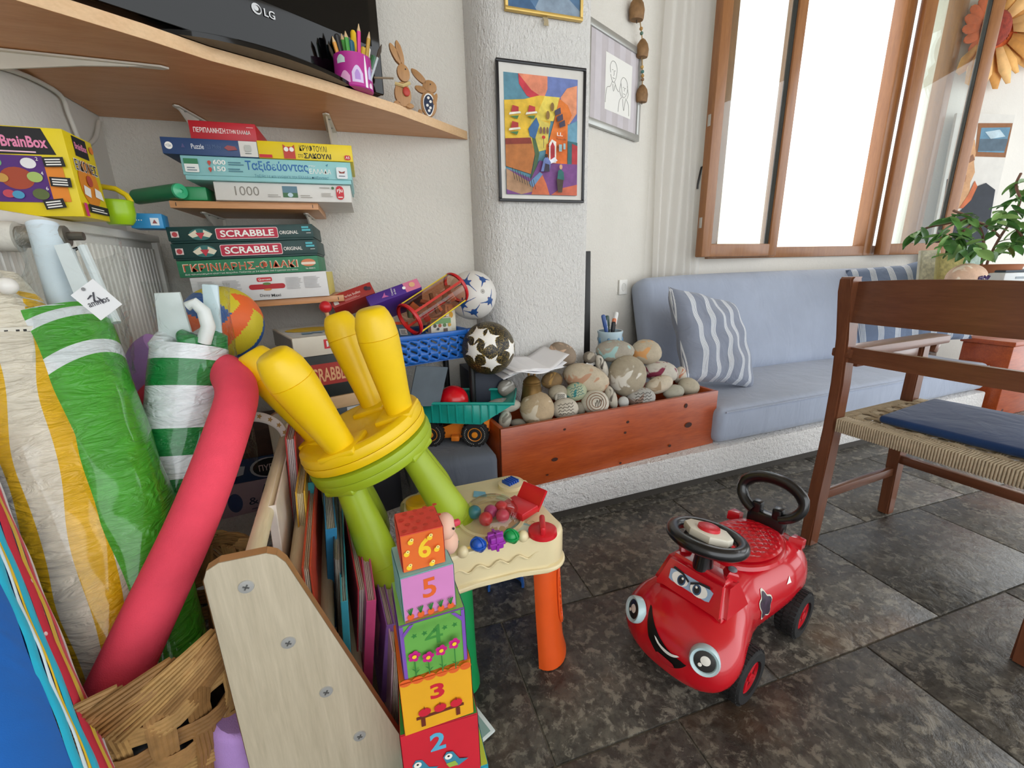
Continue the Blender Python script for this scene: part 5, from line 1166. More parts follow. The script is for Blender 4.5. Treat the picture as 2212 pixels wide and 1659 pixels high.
# two wooden rabbits
def rabbit(lab, u, v, hpx, y, kind):
    p = P(u, v, z=ZSH + .0305); k = pxm(p); s = hpx * k / 100.0
    o = thing('wooden_rabbit', lab, 'figurine', p, (0, 0, math.radians(-8 if kind else 10)), 'wooden rabbits on the shelf')
    WD = wood('#a8794a', '#bb8d5b', 8, 'Z', .5, 8); m = rotm(90, 0, 0).to_4x4() @ Matrix.Translation((0, 0, -.006))
    def ellp(cx, cy, rx, ry, rot=0, n=20):
        c, q = math.cos(math.radians(rot)), math.sin(math.radians(rot)); return [((cx + rx * math.cos(t_) * c - ry * math.sin(t_) * q) * s, (cy + rx * math.cos(t_) * q + ry * math.sin(t_) * c) * s) for t_ in [2 * PI * i / n for i in range(n)]]
    if kind:
        G().prism(ellp(0, 24, 17, 25), .012, m, .002).build('body', WD, o); G().prism(ellp(4, 56, 15, 12, -15), .012, m, .002).build('head', WD, o)
        G().prism(ellp(-17, 74, 6.5, 20, 48), .012, m, .002).build('ear', WD, o); G().prism(ellp(-14, 50, 6, 14, 70), .012, m, .002).build('ear', WD, o)
        G().prism(ellp(-19, 8, 5, 5), .012, m, .002).build('tail', WD, o); G().prism(ellp(14, 32, 4, 12, -20), .014, m, .002).build('paw', WD, o)
        fr_ = Face(o, (0, -.0066, 0), (1, 0, 0), (0, 0, 1)); tear = lambda q: [((q * 11 * math.sin(t_) * (1 - .35 * math.cos(t_ / 2) ** 4)) * s, (21 - q * 19 * math.cos(t_)) * s) for t_ in [2 * PI * i / 24 for i in range(24)]]
        fr_.poly(tear(1.15), WHITE, 'belly_rim'); fr_.poly(tear(1.0), M('#1e2c4a', .6), 'belly'); 
        for q, (a, b) in enumerate(((0, 10), (-3, 20), (4, 27), (0, 34), (3, 15))): fr_.disc(a * s, b * s, 3 * s, WHITE, 'belly_flower', n=6)
        fr_.disc(6 * s, 59 * s, 1.3 * s, INK, 'eye')
    else:
        G().prism(ellp(0, 20, 16, 21), .012, m, .002).build('body', WD, o); G().prism(ellp(4, 56, 12, 15, 10), .012, m, .002).build('head', WD, o)
        G().prism(ellp(-9, 85, 5.5, 18, 28), .012, m, .002).build('ear', WD, o); G().prism(ellp(0, 88, 5.5, 20, 14), .012, m, .002).build('ear', WD, o)
        G().prism(ellp(-12, 3, 7, 5), .012, m, .002).build('foot', WD, o); G().prism(ellp(12, 2, 8, 4), .012, m, .002).build('foot', WD, o)
        G().ell((6 * s, -.010, 24 * s), (7 * s, .004, 8 * s), None, 12, 8).build('red_heart', M('#b8382a', .5), o)
        g = G(); g.tube([(-14 * s, -.004, 36 * s), (0, -.010, 33 * s), (14 * s, -.008, 40 * s)], 3.2 * s, 7); g.build('raffia_bow', M('#cdb57c', .8), o)
        G().tube([(-52 * s, -.002, 40 * s), (-16 * s, -.004, 44 * s)], 1.8 * s, 6).build('twig', M('#8b7a62', .7), o)
        fr_ = Face(o, (0, -.0066, 0), (1, 0, 0), (0, 0, 1)); fr_.disc(8 * s, 62 * s, 1.3 * s, INK, 'eye')
rabbit('wooden rabbit with upright ears, raffia bow and red heart', 872, 230, 112, 1.6, 0)
rabbit('wooden rabbit with drooping ears and dark starry belly', 928, 252, 100, 1.6, 1)

# ---------------------------------------------------------------- small wall shelves with stacked games
YF = 1.58
def wall_shelf(lab, u0, v0, u1, v1, th, roll=0):
    a, b = P(u0, v0, y=YF + .02), P(u1, v1, y=YF + .02); wd = b.x - a.x; z = (a.z + b.z) / 2
    s = thing('wall_shelf', lab, 'shelf', ((a.x + b.x) / 2, 0, z), (0, math.radians(-roll), 0))
    G().box((0, (YF + .02 + YB - .003) / 2, -th / 2), (wd, YB - .003 - YF - .02, th), bev=.001).build('shelf_board', BEE, s)
    for q in (-.36, .38):
        bracket(s, (wd * q, YB - .004, -th), math.radians(-90), .2, .10, .024)
    for q in (-.46, .46): G().box((wd * q, YF + .0195, -th / 2), (.0015, .002, th * .5)).build('edge_slot', INK, s)
    return z
zs1 = wall_shelf('upper small beech wall shelf under the puzzle boxes', 365, 436, 686, 436, .02)
zs2 = wall_shelf('lower small beech wall shelf under the board games', 432, 655, 742, 640, .02, 1.6)
def game(nm, lab, u0, u1, vb, vt, mat, z0, dp=.24, y=YF, roll=0, group=None, lip=0, yaw=0, cat='game box'):
    """front face spans pixels u0..u1, vb..vt at distance y; returns (object, faces, width, height)"""
    um = (u0 + u1) / 2; a, b, c = P(u0, vb, y=y), P(u1, vb, y=y), P(um, vt, y=y); w_ = b.x - a.x; h_ = c.z - P(um, vb, y=y).z
    o, F = carton(nm, lab, ((a.x + b.x) / 2, y + dp / 2, z0), (0, math.radians(-roll), math.radians(yaw)), (w_, dp, h_ - .0006), mat, cat, group, lip)
    return o, F['front'], w_, h_ - .0006, F
GRP = 'stacked board games on the wall shelves'
z = zs1 + .0008
o, f, w_, h_, F = game('puzzle_box', 'white thousand piece puzzle box on the upper wall shelf', 468, 760, 437, 398, M('#d9d6d0', .5), z, .27, group=GRP)
f.text('1000', w_ * .14, h_ * .28, w_ * .17, h_ * .5, M('#8a857c', .6)); f.rect(w_ * .48, h_ * .22, w_ * .59, h_ * .85, M('#5b7d8d', .5), 'photo_print'); f.rect(w_ * .48, h_ * .22, w_ * .59, h_ * .48, M('#3f6b45', .5), 'photo_print'); f.disc(w_ * .535, h_ * .36, w_ * .02, M('#b9cfd8', .5), 'photo_print', ry=h_ * .12)
f.lines(w_ * .37, h_ * .22, w_ * .465, h_ * .42, 2, M('#a9a49c', .6)); f.lines(w_ * .61, h_ * .22, w_ * .70, h_ * .42, 2, M('#a9a49c', .6)); f.rect(w_ * .885, h_ * .14, w_ * .945, h_ * .94, REDP, 'logo', r=w_ * .029); f.text('rju', w_ * .893, h_ * .50, w_ * .044, h_ * .3, WHITE, .02); f.lines(w_ * .897, h_ * .26, w_ * .935, h_ * .38, 1, WHITE); f.disc(w_ * .862, h_ * .80, w_ * .011, M('#3c6b3c', .5), 'green_dot'); f.lines(w_ * .77, h_ * .3, w_ * .86, h_ * .55, 3, M('#b5b0a8', .6)); f.lines(w_ * .76, h_ * .78, w_ * .84, h_ * .86, 1, M('#8a857c', .6))
zt1 = z + h_ + .0008
gc_ = P(385, 418, y=1.50); gco = thing('pencil_case', 'green tube shaped case lying at the end of the puzzle box', 'case', (P(392, 436, y=YF).x, YF + .0, z), (0, 0, math.radians(50)))
G().tube([(0, .20, .022), (0, .0, .022)], .0215, 20).build('case_tube', M('#157a4a', .35), gco); cbx = G().box((.055, .03, .020), (.10, .08, .038), rotz(-50), bev=.004).build('case_box', M('#1d8a52', .35), gco); G().lathe([(.0215, 0), (.020, .006), (.006, .010), (.005, .006), (.001, .006)], Matrix.Translation((0, .0, .022)) @ rotm(90, 0, 0).to_4x4(), 20).build('end_cap', M('#3fae7c', .2), gco)
o, f, w_, h_, F = game('travel_game_box', 'light blue Greek travel quiz game box', 400, 761, 395, 345, M('#8fc6c8', .45), zt1, .27, y=YF - .015, group=GRP, lip=.012)
f.text('Ταξιδεύοντας', w_ * .355, h_ * .42, w_ * .375, h_ * .48, M('#2469a6', .5), .02); f.text('ΕΛΛΑΔΑ', w_ * .735, h_ * .42, w_ * .135, h_ * .22, WHITE, .01); f.text('στην', w_ * .735, h_ * .70, w_ * .04, h_ * .09, WHITE); f.text('Ταξίδεψε και γνώρισε την Ελλάδα παίζοντας!', w_ * .40, h_ * .16, w_ * .45, h_ * .15, M('#3d7f96', .5)); f.text('600', w_ * .175, h_ * .66, w_ * .07, h_ * .2, WHITE, .02); f.text('150', w_ * .175, h_ * .38, w_ * .065, h_ * .2, WHITE, .02); f.lines(w_ * .26, h_ * .66, w_ * .35, h_ * .84, 2, M('#4a7d8d', .5)); f.lines(w_ * .255, h_ * .38, w_ * .34, h_ * .56, 2, M('#4a7d8d', .5))
for q in (.74, .46): f.disc(w_ * .155, h_ * q, w_ * .010, M('#c0483c', .5), 'map_pin'); f.poly([(w_ * .145, h_ * q), (w_ * .155, h_ * (q - .16)), (w_ * .165, h_ * q)], M('#c0483c', .5), 'map_pin')
f.rect(w_ * .018, h_ * .3, w_ * .095, h_ * .86, M('#e6e9e4', .5), 'corner_panel', r=.003); f.rect(w_ * .018, h_ * .64, w_ * .095, h_ * .86, M('#2f7d52', .5), 'corner_panel'); f.lines(w_ * .03, h_ * .36, w_ * .085, h_ * .56, 2, M('#70808a', .5)); f.rect(w_ * .905, h_ * .22, w_ * .975, h_ * .74, M('#dfe6e8', .5), 'logo_panel', r=.004); f.polys([[(w_ * .925, h_ * .46), (w_ * .955, h_ * .46), (w_ * .962, h_ * .58), (w_ * .94, h_ * .52), (w_ * .918, h_ * .58)]], M('#8a3f34', .5), 'logo'); f.lines(w_ * .918, h_ * .32, w_ * .96, h_ * .40, 1, M('#556070', .5)); f.poly([(w_ * .84, h_ * .80), (w_ * .858, h_ * .86), (w_ * .85, h_ * .74)], M('#3c7f9a', .5), 'plane_print')
zt2 = zt1 + h_ + .0008
o, f, w_, h_, F = game('puzzle_box', 'dark blue puzzle box with a white end on the travel game', 354, 560, 342, 306, M('#2a4674', .45), zt2, .24, group=GRP, y=YF - .02)
f.rect(w_ * .80, .001, w_ - .001, h_ - .001, M('#d8d6cf', .5), 'end_panel'); f.disc(w_ * .075, h_ * .5, h_ * .22, WHITE, 'age_badge'); f.text('+12m', w_ * .045, h_ * .42, w_ * .055, h_ * .17, M('#2a4674', .5)); f.text('Puzzle', w_ * .30, h_ * .36, w_ * .13, h_ * .3, M('#dfe4ea', .5), .01); f.text('123', w_ * .45, h_ * .4, w_ * .05, h_ * .24, M('#51688f', .5)); f.text('Moby', w_ * .52, h_ * .36, w_ * .09, h_ * .3, M('#51688f', .5)); f.poly([(w_ * .64, h_ * .5), (w_ * .68, h_ * .66), (w_ * .76, h_ * .6), (w_ * .78, h_ * .4), (w_ * .68, h_ * .34)], M('#9a4a4e', .5), 'whale_print'); f.poly([(w_ * .20, h_ * .4), (w_ * .22, h_ * .66), (w_ * .24, h_ * .4)], M('#4a4a7a', .5), 'print'); f.rect(w_ * .86, h_ * .34, w_ * .93, h_ * .74, M('#b7b9b2', .5), 'logo', r=.003); f.lines(w_ * .86, h_ * .2, w_ * .93, h_ * .28, 1, M('#5a665f', .5))
hz = h_
o, f, w_, h_, F = game('game_box', 'yellow Greek hide and seek bag game box with a red owl', 560, 762, 343, 306, M('#e8cc1a', .45), zt2, .24, y=YF - .02, group=GRP)
f.text('ΚΡΥΦΤΟΥΛΙ', w_ * .43, h_ * .50, w_ * .29, h_ * .36, INK); f.text('ΣΑΚΟΥΛΙ', w_ * .47, h_ * .08, w_ * .29, h_ * .32, INK, .03); f.text('ΣΤΟ', w_ * .41, h_ * .12, w_ * .05, h_ * .2, INK); f.rect(w_ * .26, .001, w_ * .38, h_ * .72, M('#c23a2e', .5), 'owl_print'); f.polys([[(w_ * .26, h_ * .72), (w_ * .29, h_ * .72), (w_ * .26, h_ * .84)], [(w_ * .35, h_ * .72), (w_ * .38, h_ * .72), (w_ * .38, h_ * .84)]], M('#c23a2e', .5), 'owl_print'); f.disc(w_ * .292, h_ * .56, w_ * .024, WHITE, 'owl_eye'); f.disc(w_ * .348, h_ * .56, w_ * .024, WHITE, 'owl_eye'); f.rect(w_ * .01, .001, w_ * .14, h_ * .20, REDP, 'badge'); f.rect(w_ * .91, h_ * .08, w_ * .975, h_ * .36, REDP, 'logo', r=.004); f.text('AS', w_ * .92, h_ * .14, w_ * .045, h_ * .16, WHITE, .01)
o, f, w_, h_, F = game('game_box', 'red Greek wandering game box on top of the upper stack', 414, 556, 306, 264, M('#b91f2c', .45), zt2 + hz + .0008, .20, group=GRP)
f.text('ΠΕΡΙΠΛΑΝΗΣΗ', w_ * .06, h_ * .40, w_ * .47, h_ * .26, WHITE, .012); f.text('ΣΤΗΝ ΕΛΛΑΔΑ', w_ * .55, h_ * .42, w_ * .36, h_ * .20, WHITE, .006); f.lines(w_ * .86, h_ * .76, w_ * .97, h_ * .84, 1, M('#e0a8a8', .5))
# lower stack, shelf sags to the left
RL2 = 1.6; z = zs2 + .0012
o, f, w_, h_, F = game('bead_game_box', 'white bead set carton with a carrying slot on the lower wall shelf', 420, 713, 645, 589, M('#d8d7d6', .5), z, .26, roll=RL2, group=GRP)
f.rect(w_ * .40, h_ * .42, w_ * .67, h_ * .62, M('#b02028', .5), 'handle_slot', r=h_ * .099); f.disc(w_ * .535, h_ * .63, w_ * .03, M('#5c7a3a', .5), 'leaf_print', ry=h_ * .05); f.disc(w_ * .535, h_ * .40, w_ * .03, M('#c98a4a', .5), 'print', ry=h_ * .04); f.rect(w_ * .468, h_ * .72, w_ * .58, h_ * .88, REDP, 'logo', r=.003); f.text('Quercetti', w_ * .48, h_ * .75, w_ * .09, h_ * .09, WHITE, .01); f.text('Daisy', w_ * .47, h_ * .10, w_ * .075, h_ * .14, M('#3a3a3c', .5), .005); f.text('Maxi', w_ * .555, h_ * .11, w_ * .07, h_ * .11, M('#3a3a3c', .5), .012)
for x in (.05, .22, .68, .82): f.lines(w_ * x, h_ * .38, w_ * (x + .13), h_ * .86, 9, M('#b6b5b6', .6), seed=int(x * 100))
F['right'].rect(.002, .002, .258, h_ - .002, M('#d8c860', .5), 'side_print')
zz = z + h_ + .001
o, f, w_, h_, F = game('board_game_box', 'green Greek ludo and snakes game box', 388, 692, 596, 561, M('#2f7a56', .55, .15, 40), zz, .25, roll=RL2, group=GRP)
f.text('ΓΚΡΙΝΙΑΡΗΣ-ΦΙΔΑΚΙ', w_ * .035, h_ * .30, w_ * .81, h_ * .52, M('#e8dcc2', .5), .012); f.text('ΓΚΡΙΝΙΑΡΗΣ-ΦΙΔΑΚΙ', w_ * .04, h_ * .34, w_ * .80, h_ * .44, M('#c2542e', .5), .005); f.text('Δυο πολυαγαπημένα κλασσικά παιχνίδια. Παίζονται με 2-4 παίκτες από 5 χρονών και πάνω.', w_ * .04, h_ * .10, w_ * .80, h_ * .13, WHITE); f.disc(w_ * .925, h_ * .58, w_ * .055, M('#d0784e', .5), 'logo', ry=h_ * .24); f.rect(w_ * .87, h_ * .46, w_ * .98, h_ * .62, M('#e6d6c4', .5), 'logo', r=.003); f.text('No 00003 5', w_ * .90, h_ * .16, w_ * .07, h_ * .1, WHITE)
zz += h_ + .001
def letters(lab, u0, u1, vb, vt, zz, dx):
    o, f, w_, h_, F = game('word_game_box', lab, u0, u1, vb, vt, M('#123a38', .5, .1, 40), zz, .25, roll=RL2, group=GRP, lip=.006)
    f.rect(w_ * .315, h_ * .16, w_ * .745, h_ * .86, M('#dcc6c4', .5), 'title_plate', r=.005); f.rect(w_ * .32, h_ * .20, w_ * .74, h_ * .82, M('#b9213f', .5), 'title_plate', r=.004); f.text('SCRABBLE', w_ * .345, h_ * .30, w_ * .37, h_ * .42, WHITE, .025); f.text('ORIGINAL', w_ * .755, h_ * .38, w_ * .135, h_ * .22, WHITE, .008)
    f.rect(w_ * .025, h_ * .35, w_ * .075, h_ * .72, M('#d9c9c4', .5), 'logo', r=.001); f.disc(w_ * .05, h_ * .535, h_ * .15, M('#b23a40', .5), 'logo'); f.disc(w_ * .215, h_ * .5, w_ * .075, M('#2f6a66', .5), 'tile_print', ry=h_ * .36); f.polys([[(w_ * .135, h_ * .5), (w_ * .19, h_ * .78), (w_ * .20, h_ * .40), (w_ * .16, h_ * .3)], [(w_ * .23, h_ * .4), (w_ * .24, h_ * .78), (w_ * .295, h_ * .52), (w_ * .27, h_ * .3)]], M('#ddd3bb', .5), 'tile_print'); f.poly([(w_ * .185, h_ * .6), (w_ * .245, h_ * .6), (w_ * .215, h_ * .2)], M('#bb3040', .5), 'tile_print'); f.lines(w_ * .92, h_ * .55, w_ * .985, h_ * .9, 2, M('#4fb0bb', .5), fill=.7); f.lines(w_ * .95, h_ * .40, w_ * .985, h_ * .46, 1, WHITE)
    return h_
zz += letters('dark green word game box, lower of the two alike, on the ludo box', 374, 688, 553, 517, zz, 0) + .001
zz += letters('dark green word game box, upper of the two alike, under the puzzle shelf', 362, 678, 510, 475, zz, 0) + .001

# ---------------------------------------------------------------- radiator and things on it
XR = -.655; RADW = M('#e2dfd8', .4, .03)
ry0, ry1, rz0, rz1 = P(141, 477, x=XR).y - .32, YB - .06, .42, 1.13
rad = thing('radiator', 'white ribbed panel radiator on the left wall', 'radiator', (XL + .02, ry0, rz0))
G().box((.045, (ry1 - ry0) / 2, (rz1 - rz0) / 2), (.055, ry1 - ry0 - .02, rz1 - rz0 - .02), bev=.004).build('panel_core', RADW, rad)
nr = 34; rw = (ry1 - ry0 - .06) / nr
for i in range(nr):
    y = .03 + rw * (i + .5)
    if i == 0: rib = G().prism([(-rw * .47, 0), (-rw * .30, .008), (rw * .30, .008), (rw * .47, 0)], rz1 - rz0 - .09, None, .002).mesh('rib'); rib.materials.append(RADW)
    ro = bpy.data.objects.new('rib', rib); COL.objects.link(ro); ro.parent = rad; ro.location = (.072, y, .045); ro.rotation_euler = (0, 0, -PI / 2)
g = G(); g.box((.045, (ry1 - ry0) / 2, rz1 - rz0 - .012), (.092, ry1 - ry0, .024), bev=.006)
g.build('top_grille', RADW, rad)
G().box((.045, .012, (rz1 - rz0) / 2), (.088, .024, rz1 - rz0 - .03), bev=.004).build('end_cover', RADW, rad); G().box((.045, ry1 - ry0 - .012, (rz1 - rz0) / 2), (.088, .024, rz1 - rz0 - .03), bev=.004).build('end_cover', RADW, rad)
# boxed quiz on the radiator
zr = rz1 + .0015
c0 = P(183, 468, z=zr); c1 = P(232, 478, z=zr); ang_ = math.atan2(c1.y - c0.y, c1.x - c0.x)
bs = .115
o, F = carton('quiz_box', 'yellow cube shaped quiz box with purple picture panel on the radiator', c0 + Matrix.Rotation(ang_ - PI / 2, 3, 'Z') @ Vector((-.10, bs / 2, 0)), ang_ - PI / 2, (.20, bs, .176), M('#e4cc14', .4), 'game box')
f = F['front']; W_, H_ = .20, .176; K = INK; fw_ = M('#f2c8d8', .5)
f.poly([(.05, H_ - .002), (.165, H_ - .002), (.180, H_ - .052), (.05, H_ - .055)], K, 'title_panel'); f.text('BrainBox', .094, H_ - .040, .075, .022, M('#e88ab0', .5), .03); f.lines(.07, H_ - .050, .15, H_ - .044, 1, fw_); f.rect(.012, .03, .185, .118, M('#e88a2a', .5), 'orange_burst'); f.rect(.055, .028, .155, .120, M('#552a7a', .5), 'purple_panel')
f.disc(.105, .075, .028, M('#a8482e', .5), 'picture_glow', ry=.022)
for x, y, c, r in ((.075, .105, '#6fb07a', .012), (.13, .105, '#e9e9ea', .013), (.08, .075, '#c89a4a', .011), (.135, .078, '#a8c06a', .013), (.085, .044, '#c44a5a', .010), (.10, .042, '#4a9ac0', .010), (.138, .044, '#5c6a3a', .014)): f.disc(x, y, r, M(c, .5), 'picture', ry=r * .8)
for x, y, t_ in ((.058, .10, '1'), (.145, .11, '2'), (.058, .072, '3'), (.148, .082, '4'), (.058, .04, '5'), (.15, .052, '6')): f.text(t_, x, y, .004, .007, WHITE)
for x, y, rr_ in ((.158, .098, .06), (.160, .060, -.04), (.142, .012, .15), (.02, .01, -.1), (.012, .075, 0)):
    c_, s_ = math.cos(rr_), math.sin(rr_); q = [(0, 0), (.036, 0), (.036, .019), (0, .019)]; f.poly([(x + a * c_ - b * s_, y + a * s_ + b * c_) for a, b in q], K, 'caption_panel'); f.polys([[(x + (.004 + 0) * c_ - b * s_, y + .004 * s_ + b * c_), (x + .030 * c_ - b * s_, y + .030 * s_ + b * c_), (x + .030 * c_ - (b + .0025) * s_, y + .030 * s_ + (b + .0025) * c_), (x + .004 * c_ - (b + .0025) * s_, y + .004 * s_ + (b + .0025) * c_)] for b in (.003, .008, .013)], WHITE, 'fine_print')
f = F['right']; f.rect(.03, H_ - .045, .085, H_ - .004, K, 'title_panel'); f.text('BrainBox', .034, H_ - .030, .048, .014, M('#e88ab0', .5), .03); f.disc(.055, .075, .040, M('#e08a28', .5), 'orange_burst', ry=.05); f.text('ΕΙΚΟΝΕΣ', .012, .098, .092, .026, WHITE, .04); f.text('ΕΙΚΟΝΕΣ', .014, .100, .088, .022, K, .005); f.disc(.10, H_ - .02, .008, M('#d8782a', .5), 'badge'); f.polys([[(.02, .05), (.045, .045), (.05, .065), (.025, .07)], [(.065, .05), (.10, .045), (.095, .065), (.07, .07)]], WHITE, 'figure_print'); f.disc(.055, .082, .012, M('#b84a3a', .5), 'figure_print'); f.rect(.022, .012, .108, .030, K, 'caption_panel'); f.lines(.03, .016, .10, .026, 2, WHITE); f.rect(.002, .002, .014, .03, M('#d0307a', .5), 'pink_corner')
# lime toy watering pot
lp0 = P(262, 486, z=zr); kk = pxm(lp0); lo = thing('toy_pot', 'lime green toy pot with a yellow handle on the radiator', 'toy pot', lp0)
G().lathe([(20 * kk, 0), (26 * kk, 8 * kk), (30 * kk, 24 * kk), (29 * kk, 42 * kk), (31 * kk, 48 * kk), (29 * kk, 49 * kk), (26 * kk, 42 * kk), (20 * kk, 8 * kk)], None, 28).build('pot_body', M('#9cc61c', .3), lo)
G().tube([(-26 * kk, 0, 50 * kk), (-30 * kk, 0, 66 * kk), (-16 * kk, 0, 76 * kk), (6 * kk, 0, 72 * kk), (22 * kk, 0, 60 * kk), (28 * kk, 0, 46 * kk)], 5.5 * kk, 10).build('handle', M('#d8bd1c', .3), lo)
bb = P(312, 494, z=zr)
o, F = carton('card_box', 'small blue box with a sailing boat logo on the radiator end', bb + Vector((.01, .02, 0)), math.radians(8), (.075, .07, .040), M('#2b8cc4', .4), 'box'); F['front'].rect(.046, .008, .066, .028, M('#dfe6ea', .5), 'logo_panel'); F['front'].poly([(.050, .013), (.062, .013), (.056, .024)], M('#8a3f40', .5), 'boat_logo'); F['front'].text('....', .008, .02, .02, .003, WHITE)
# valve and pipe
vp = P(70, 512, y=1.12); vo_ = thing('radiator_pipe', 'white insulated heating pipe with metal valve left of the radiator', 'pipe', vp)
G().tube([(-.22, -.02, .01), (-.02, 0, 0)], .028, 14).build('insulation', M('#d6d2c8', .7, .1, 40, .5, 80), vo_); G().tube([(-.03, 0, 0), (.05, .01, .002)], .020, 12).build('valve_body', M('#8f8a80', .35, metal=.7), vo_); G().tube([(.05, .01, .002), (.075, .012, .002)], .008, 8).build('valve_stem', M('#6c6860', .35, metal=.8), vo_)
cb = [P(u, v, x=XL + .012) for u, v in ((-30, 135), (60, 165), (130, 205), (150, 250), (178, 312), (205, 300), (214, 262))]
tag(G().tube(smooth_path(cb), .006, 8).build('wall_cable', M('#d2cec4', .6), None, 60), 'white cable running along the wall under the corner shelf', 'cable')
# ---------------------------------------------------------------- games stacked on the bench behind the rack
YAW2 = math.radians(20)
cst = P(637, 775, y=1.36)                                  # near corner of the stack
def stacked(nm, lab, zc, h, w_, d_, mat, dx=0, dy=0, dyaw=0, lip=0, cat='game box'):
    a = YAW2 + math.radians(dyaw); off = Matrix.Rotation(a, 3, 'Z') @ Vector((w_ / 2 + dx, d_ / 2 + dy, 0))
    return carton(nm, lab, (cst.x + off.x, cst.y + off.y, zc), a, (w_, d_, h), mat, cat, 'games stacked behind the rack', lip)
ZB = .1725
WOODB = wood('#b06a3a', '#c07c48', 5, 'X', .5, 9); WOODL = wood('#c9a478', '#d6b48a', 5, 'X', .5, 9)
lay = [(.10, .30, .27, '#24242a', 'black carton at the bottom of the bench stack'), (.09, .34, .27, '#3a2a24', 'dark brown carton low in the bench stack')]
z = ZB
ac = P(555, 1112, y=1.60); zA = ZB
o, F = carton('puzzle_carton', 'pink carton with dark lettering low behind the rack', (ac.x + .03, 1.715, zA), math.radians(10), (.30, .22, .118), M('#b9a0ac', .55), 'game box', 'games stacked behind the rack'); f = F['front']; f.text('ANNA', .13, .068, .11, .030, M('#2a3450', .5)); f.text('& ELSA', .085, .030, .15, .028, M('#2a3450', .5)); f.disc(.045, .050, .022, M('#3a4a7a', .5), 'seal_print', ry=.036); f.lines(.09, .012, .22, .020, 1, M('#5a5068', .5))
o, F = carton('puzzle_carton', 'navy carton with a round black logo behind the rack', (ac.x + .03, 1.715, zA + .1185), math.radians(7), (.30, .22, .085), M('#27406a', .5), 'game box', 'games stacked behind the rack'); f = F['front']; f.disc(.17, .042, .058, M('#c9ccd2', .5), 'logo', ry=.038); f.disc(.175, .042, .054, INK, 'logo', ry=.034); f.text('ΠΥΡΓΟΣ', .14, .030, .09, .024, M('#e0c9c4', .5), .01); f.poly([(.02, .02), (.09, .03), (.10, .06), (.04, .07)], M('#cfd2da', .5), 'flag_print')
o, F = carton('puzzle_carton', 'brown patterned carton above the navy one behind the rack', (ac.x + .02, 1.715, zA + .204), math.radians(9), (.28, .22, .10), M('#4a342c', .55, .3, 25), 'game box', 'games stacked behind the rack'); F['front'].rect(.02, .02, .12, .08, M('#7a5a48', .5), 'print')
o, F = stacked('game_carton', 'plain dark carton at the bottom of the stack behind the yellow stool', z, .190, .28, .22, M('#22232a', .6), .0, .0, 0); z += .191
o, F = stacked('wooden_crate', 'dark wooden puzzle case low in the stack behind the rack', z, .10, .32, .25, wood('#5a3a28', '#6e4a34', 5, 'X', .5, 9), -.03, .015, -2, cat='box'); z += .101
def slatbox(lab, z, h, mat, dx):
    o, F = stacked('wooden_game_box', lab, z, h, .30, .26, mat, dx, .01, 0, .006, 'box'); F['front'].rect(.235, h * .3, .252, h * .7, M('#8a4a28', .6), 'finger_joint'); return o
slatbox('reddish wooden game case in the stack behind the yellow stool', z, .038, WOODB, -.03); z += .039
slatbox('second reddish wooden game case in the stack behind the yellow stool', z, .036, WOODB, -.035); z += .037
o, F = stacked('puzzle_carton', 'dark carton with a fish photo and a white label in the stack', z, .042, .30, .25, M('#3d4850', .4), -.03, .012); f = F['front']; f.disc(.085, .02, .035, M('#8b968c', .5), 'fish_print', ry=.012); f.disc(.06, .024, .012, M('#cfcfc0', .5), 'fish_print', ry=.01); f.rect(.16, .012, .23, .038, M('#cfd2d2', .5), 'label_print'); f.lines(.17, .016, .22, .034, 3, M('#707880', .5)); z += .043
o, F = stacked('wooden_tray', 'pale plywood tray in the stack behind the yellow stool', z, .040, .30, .26, WOODL, -.045, .0, cat='tray'); z += .041
zbt = cst.z - .0006 - .055
o, F = stacked('word_game_box', 'old black word game box with red title under the money game', z, cst.z - z - .0012, .30, .25, M('#1d2422', .5, .15, 50), -.01, .004); f = F['front']; hh_ = cst.z - z; f.rect(.03, hh_ * .30, .165, hh_ * .80, M('#a5281f', .5), 'title_plate'); f.text('SCRABBLE', .036, hh_ * .38, .124, hh_ * .32, M('#e0a878', .5), .02); f.disc(.195, hh_ * .55, .016, M('#c08a5a', .5), 'badge', ry=hh_ * .16)
o, F = stacked('money_game_box', 'white money game box with red title strip beside the volleyball', cst.z, .058, .30, .30, M('#d9d3c4', .5), 0, 0, lip=.0); f = F['front']; f.rect(.085, .018, .24, .046, REDP, 'title_plate'); f.text('MONOPOLY', .092, .023, .14, .018, WHITE, .03)
f = F['top']; f.rect(.006, .006, .294, .294, M('#cfd3d2', .5), 'lid_print'); f.rect(.19, .03, .28, .285, M('#a83238', .5), 'lid_print'); f.text('MONOPOLY', .205, .16, .08, .04, WHITE, .03); f.disc(.09, .17, .075, M('#d8b83a', .5), 'lid_print', ry=.06); f.polys([[(.04 + .03 * k, .05 + .02 * (k % 3)), (.07 + .03 * k, .05), (.07 + .03 * k, .085), (.045 + .03 * k, .09)] for k in range(5)], M('#6a8fa8', .5), 'lid_print')
f = F['left']; f.rect(.01, .004, .29, .054, M('#8d8a84', .5), 'side_print')
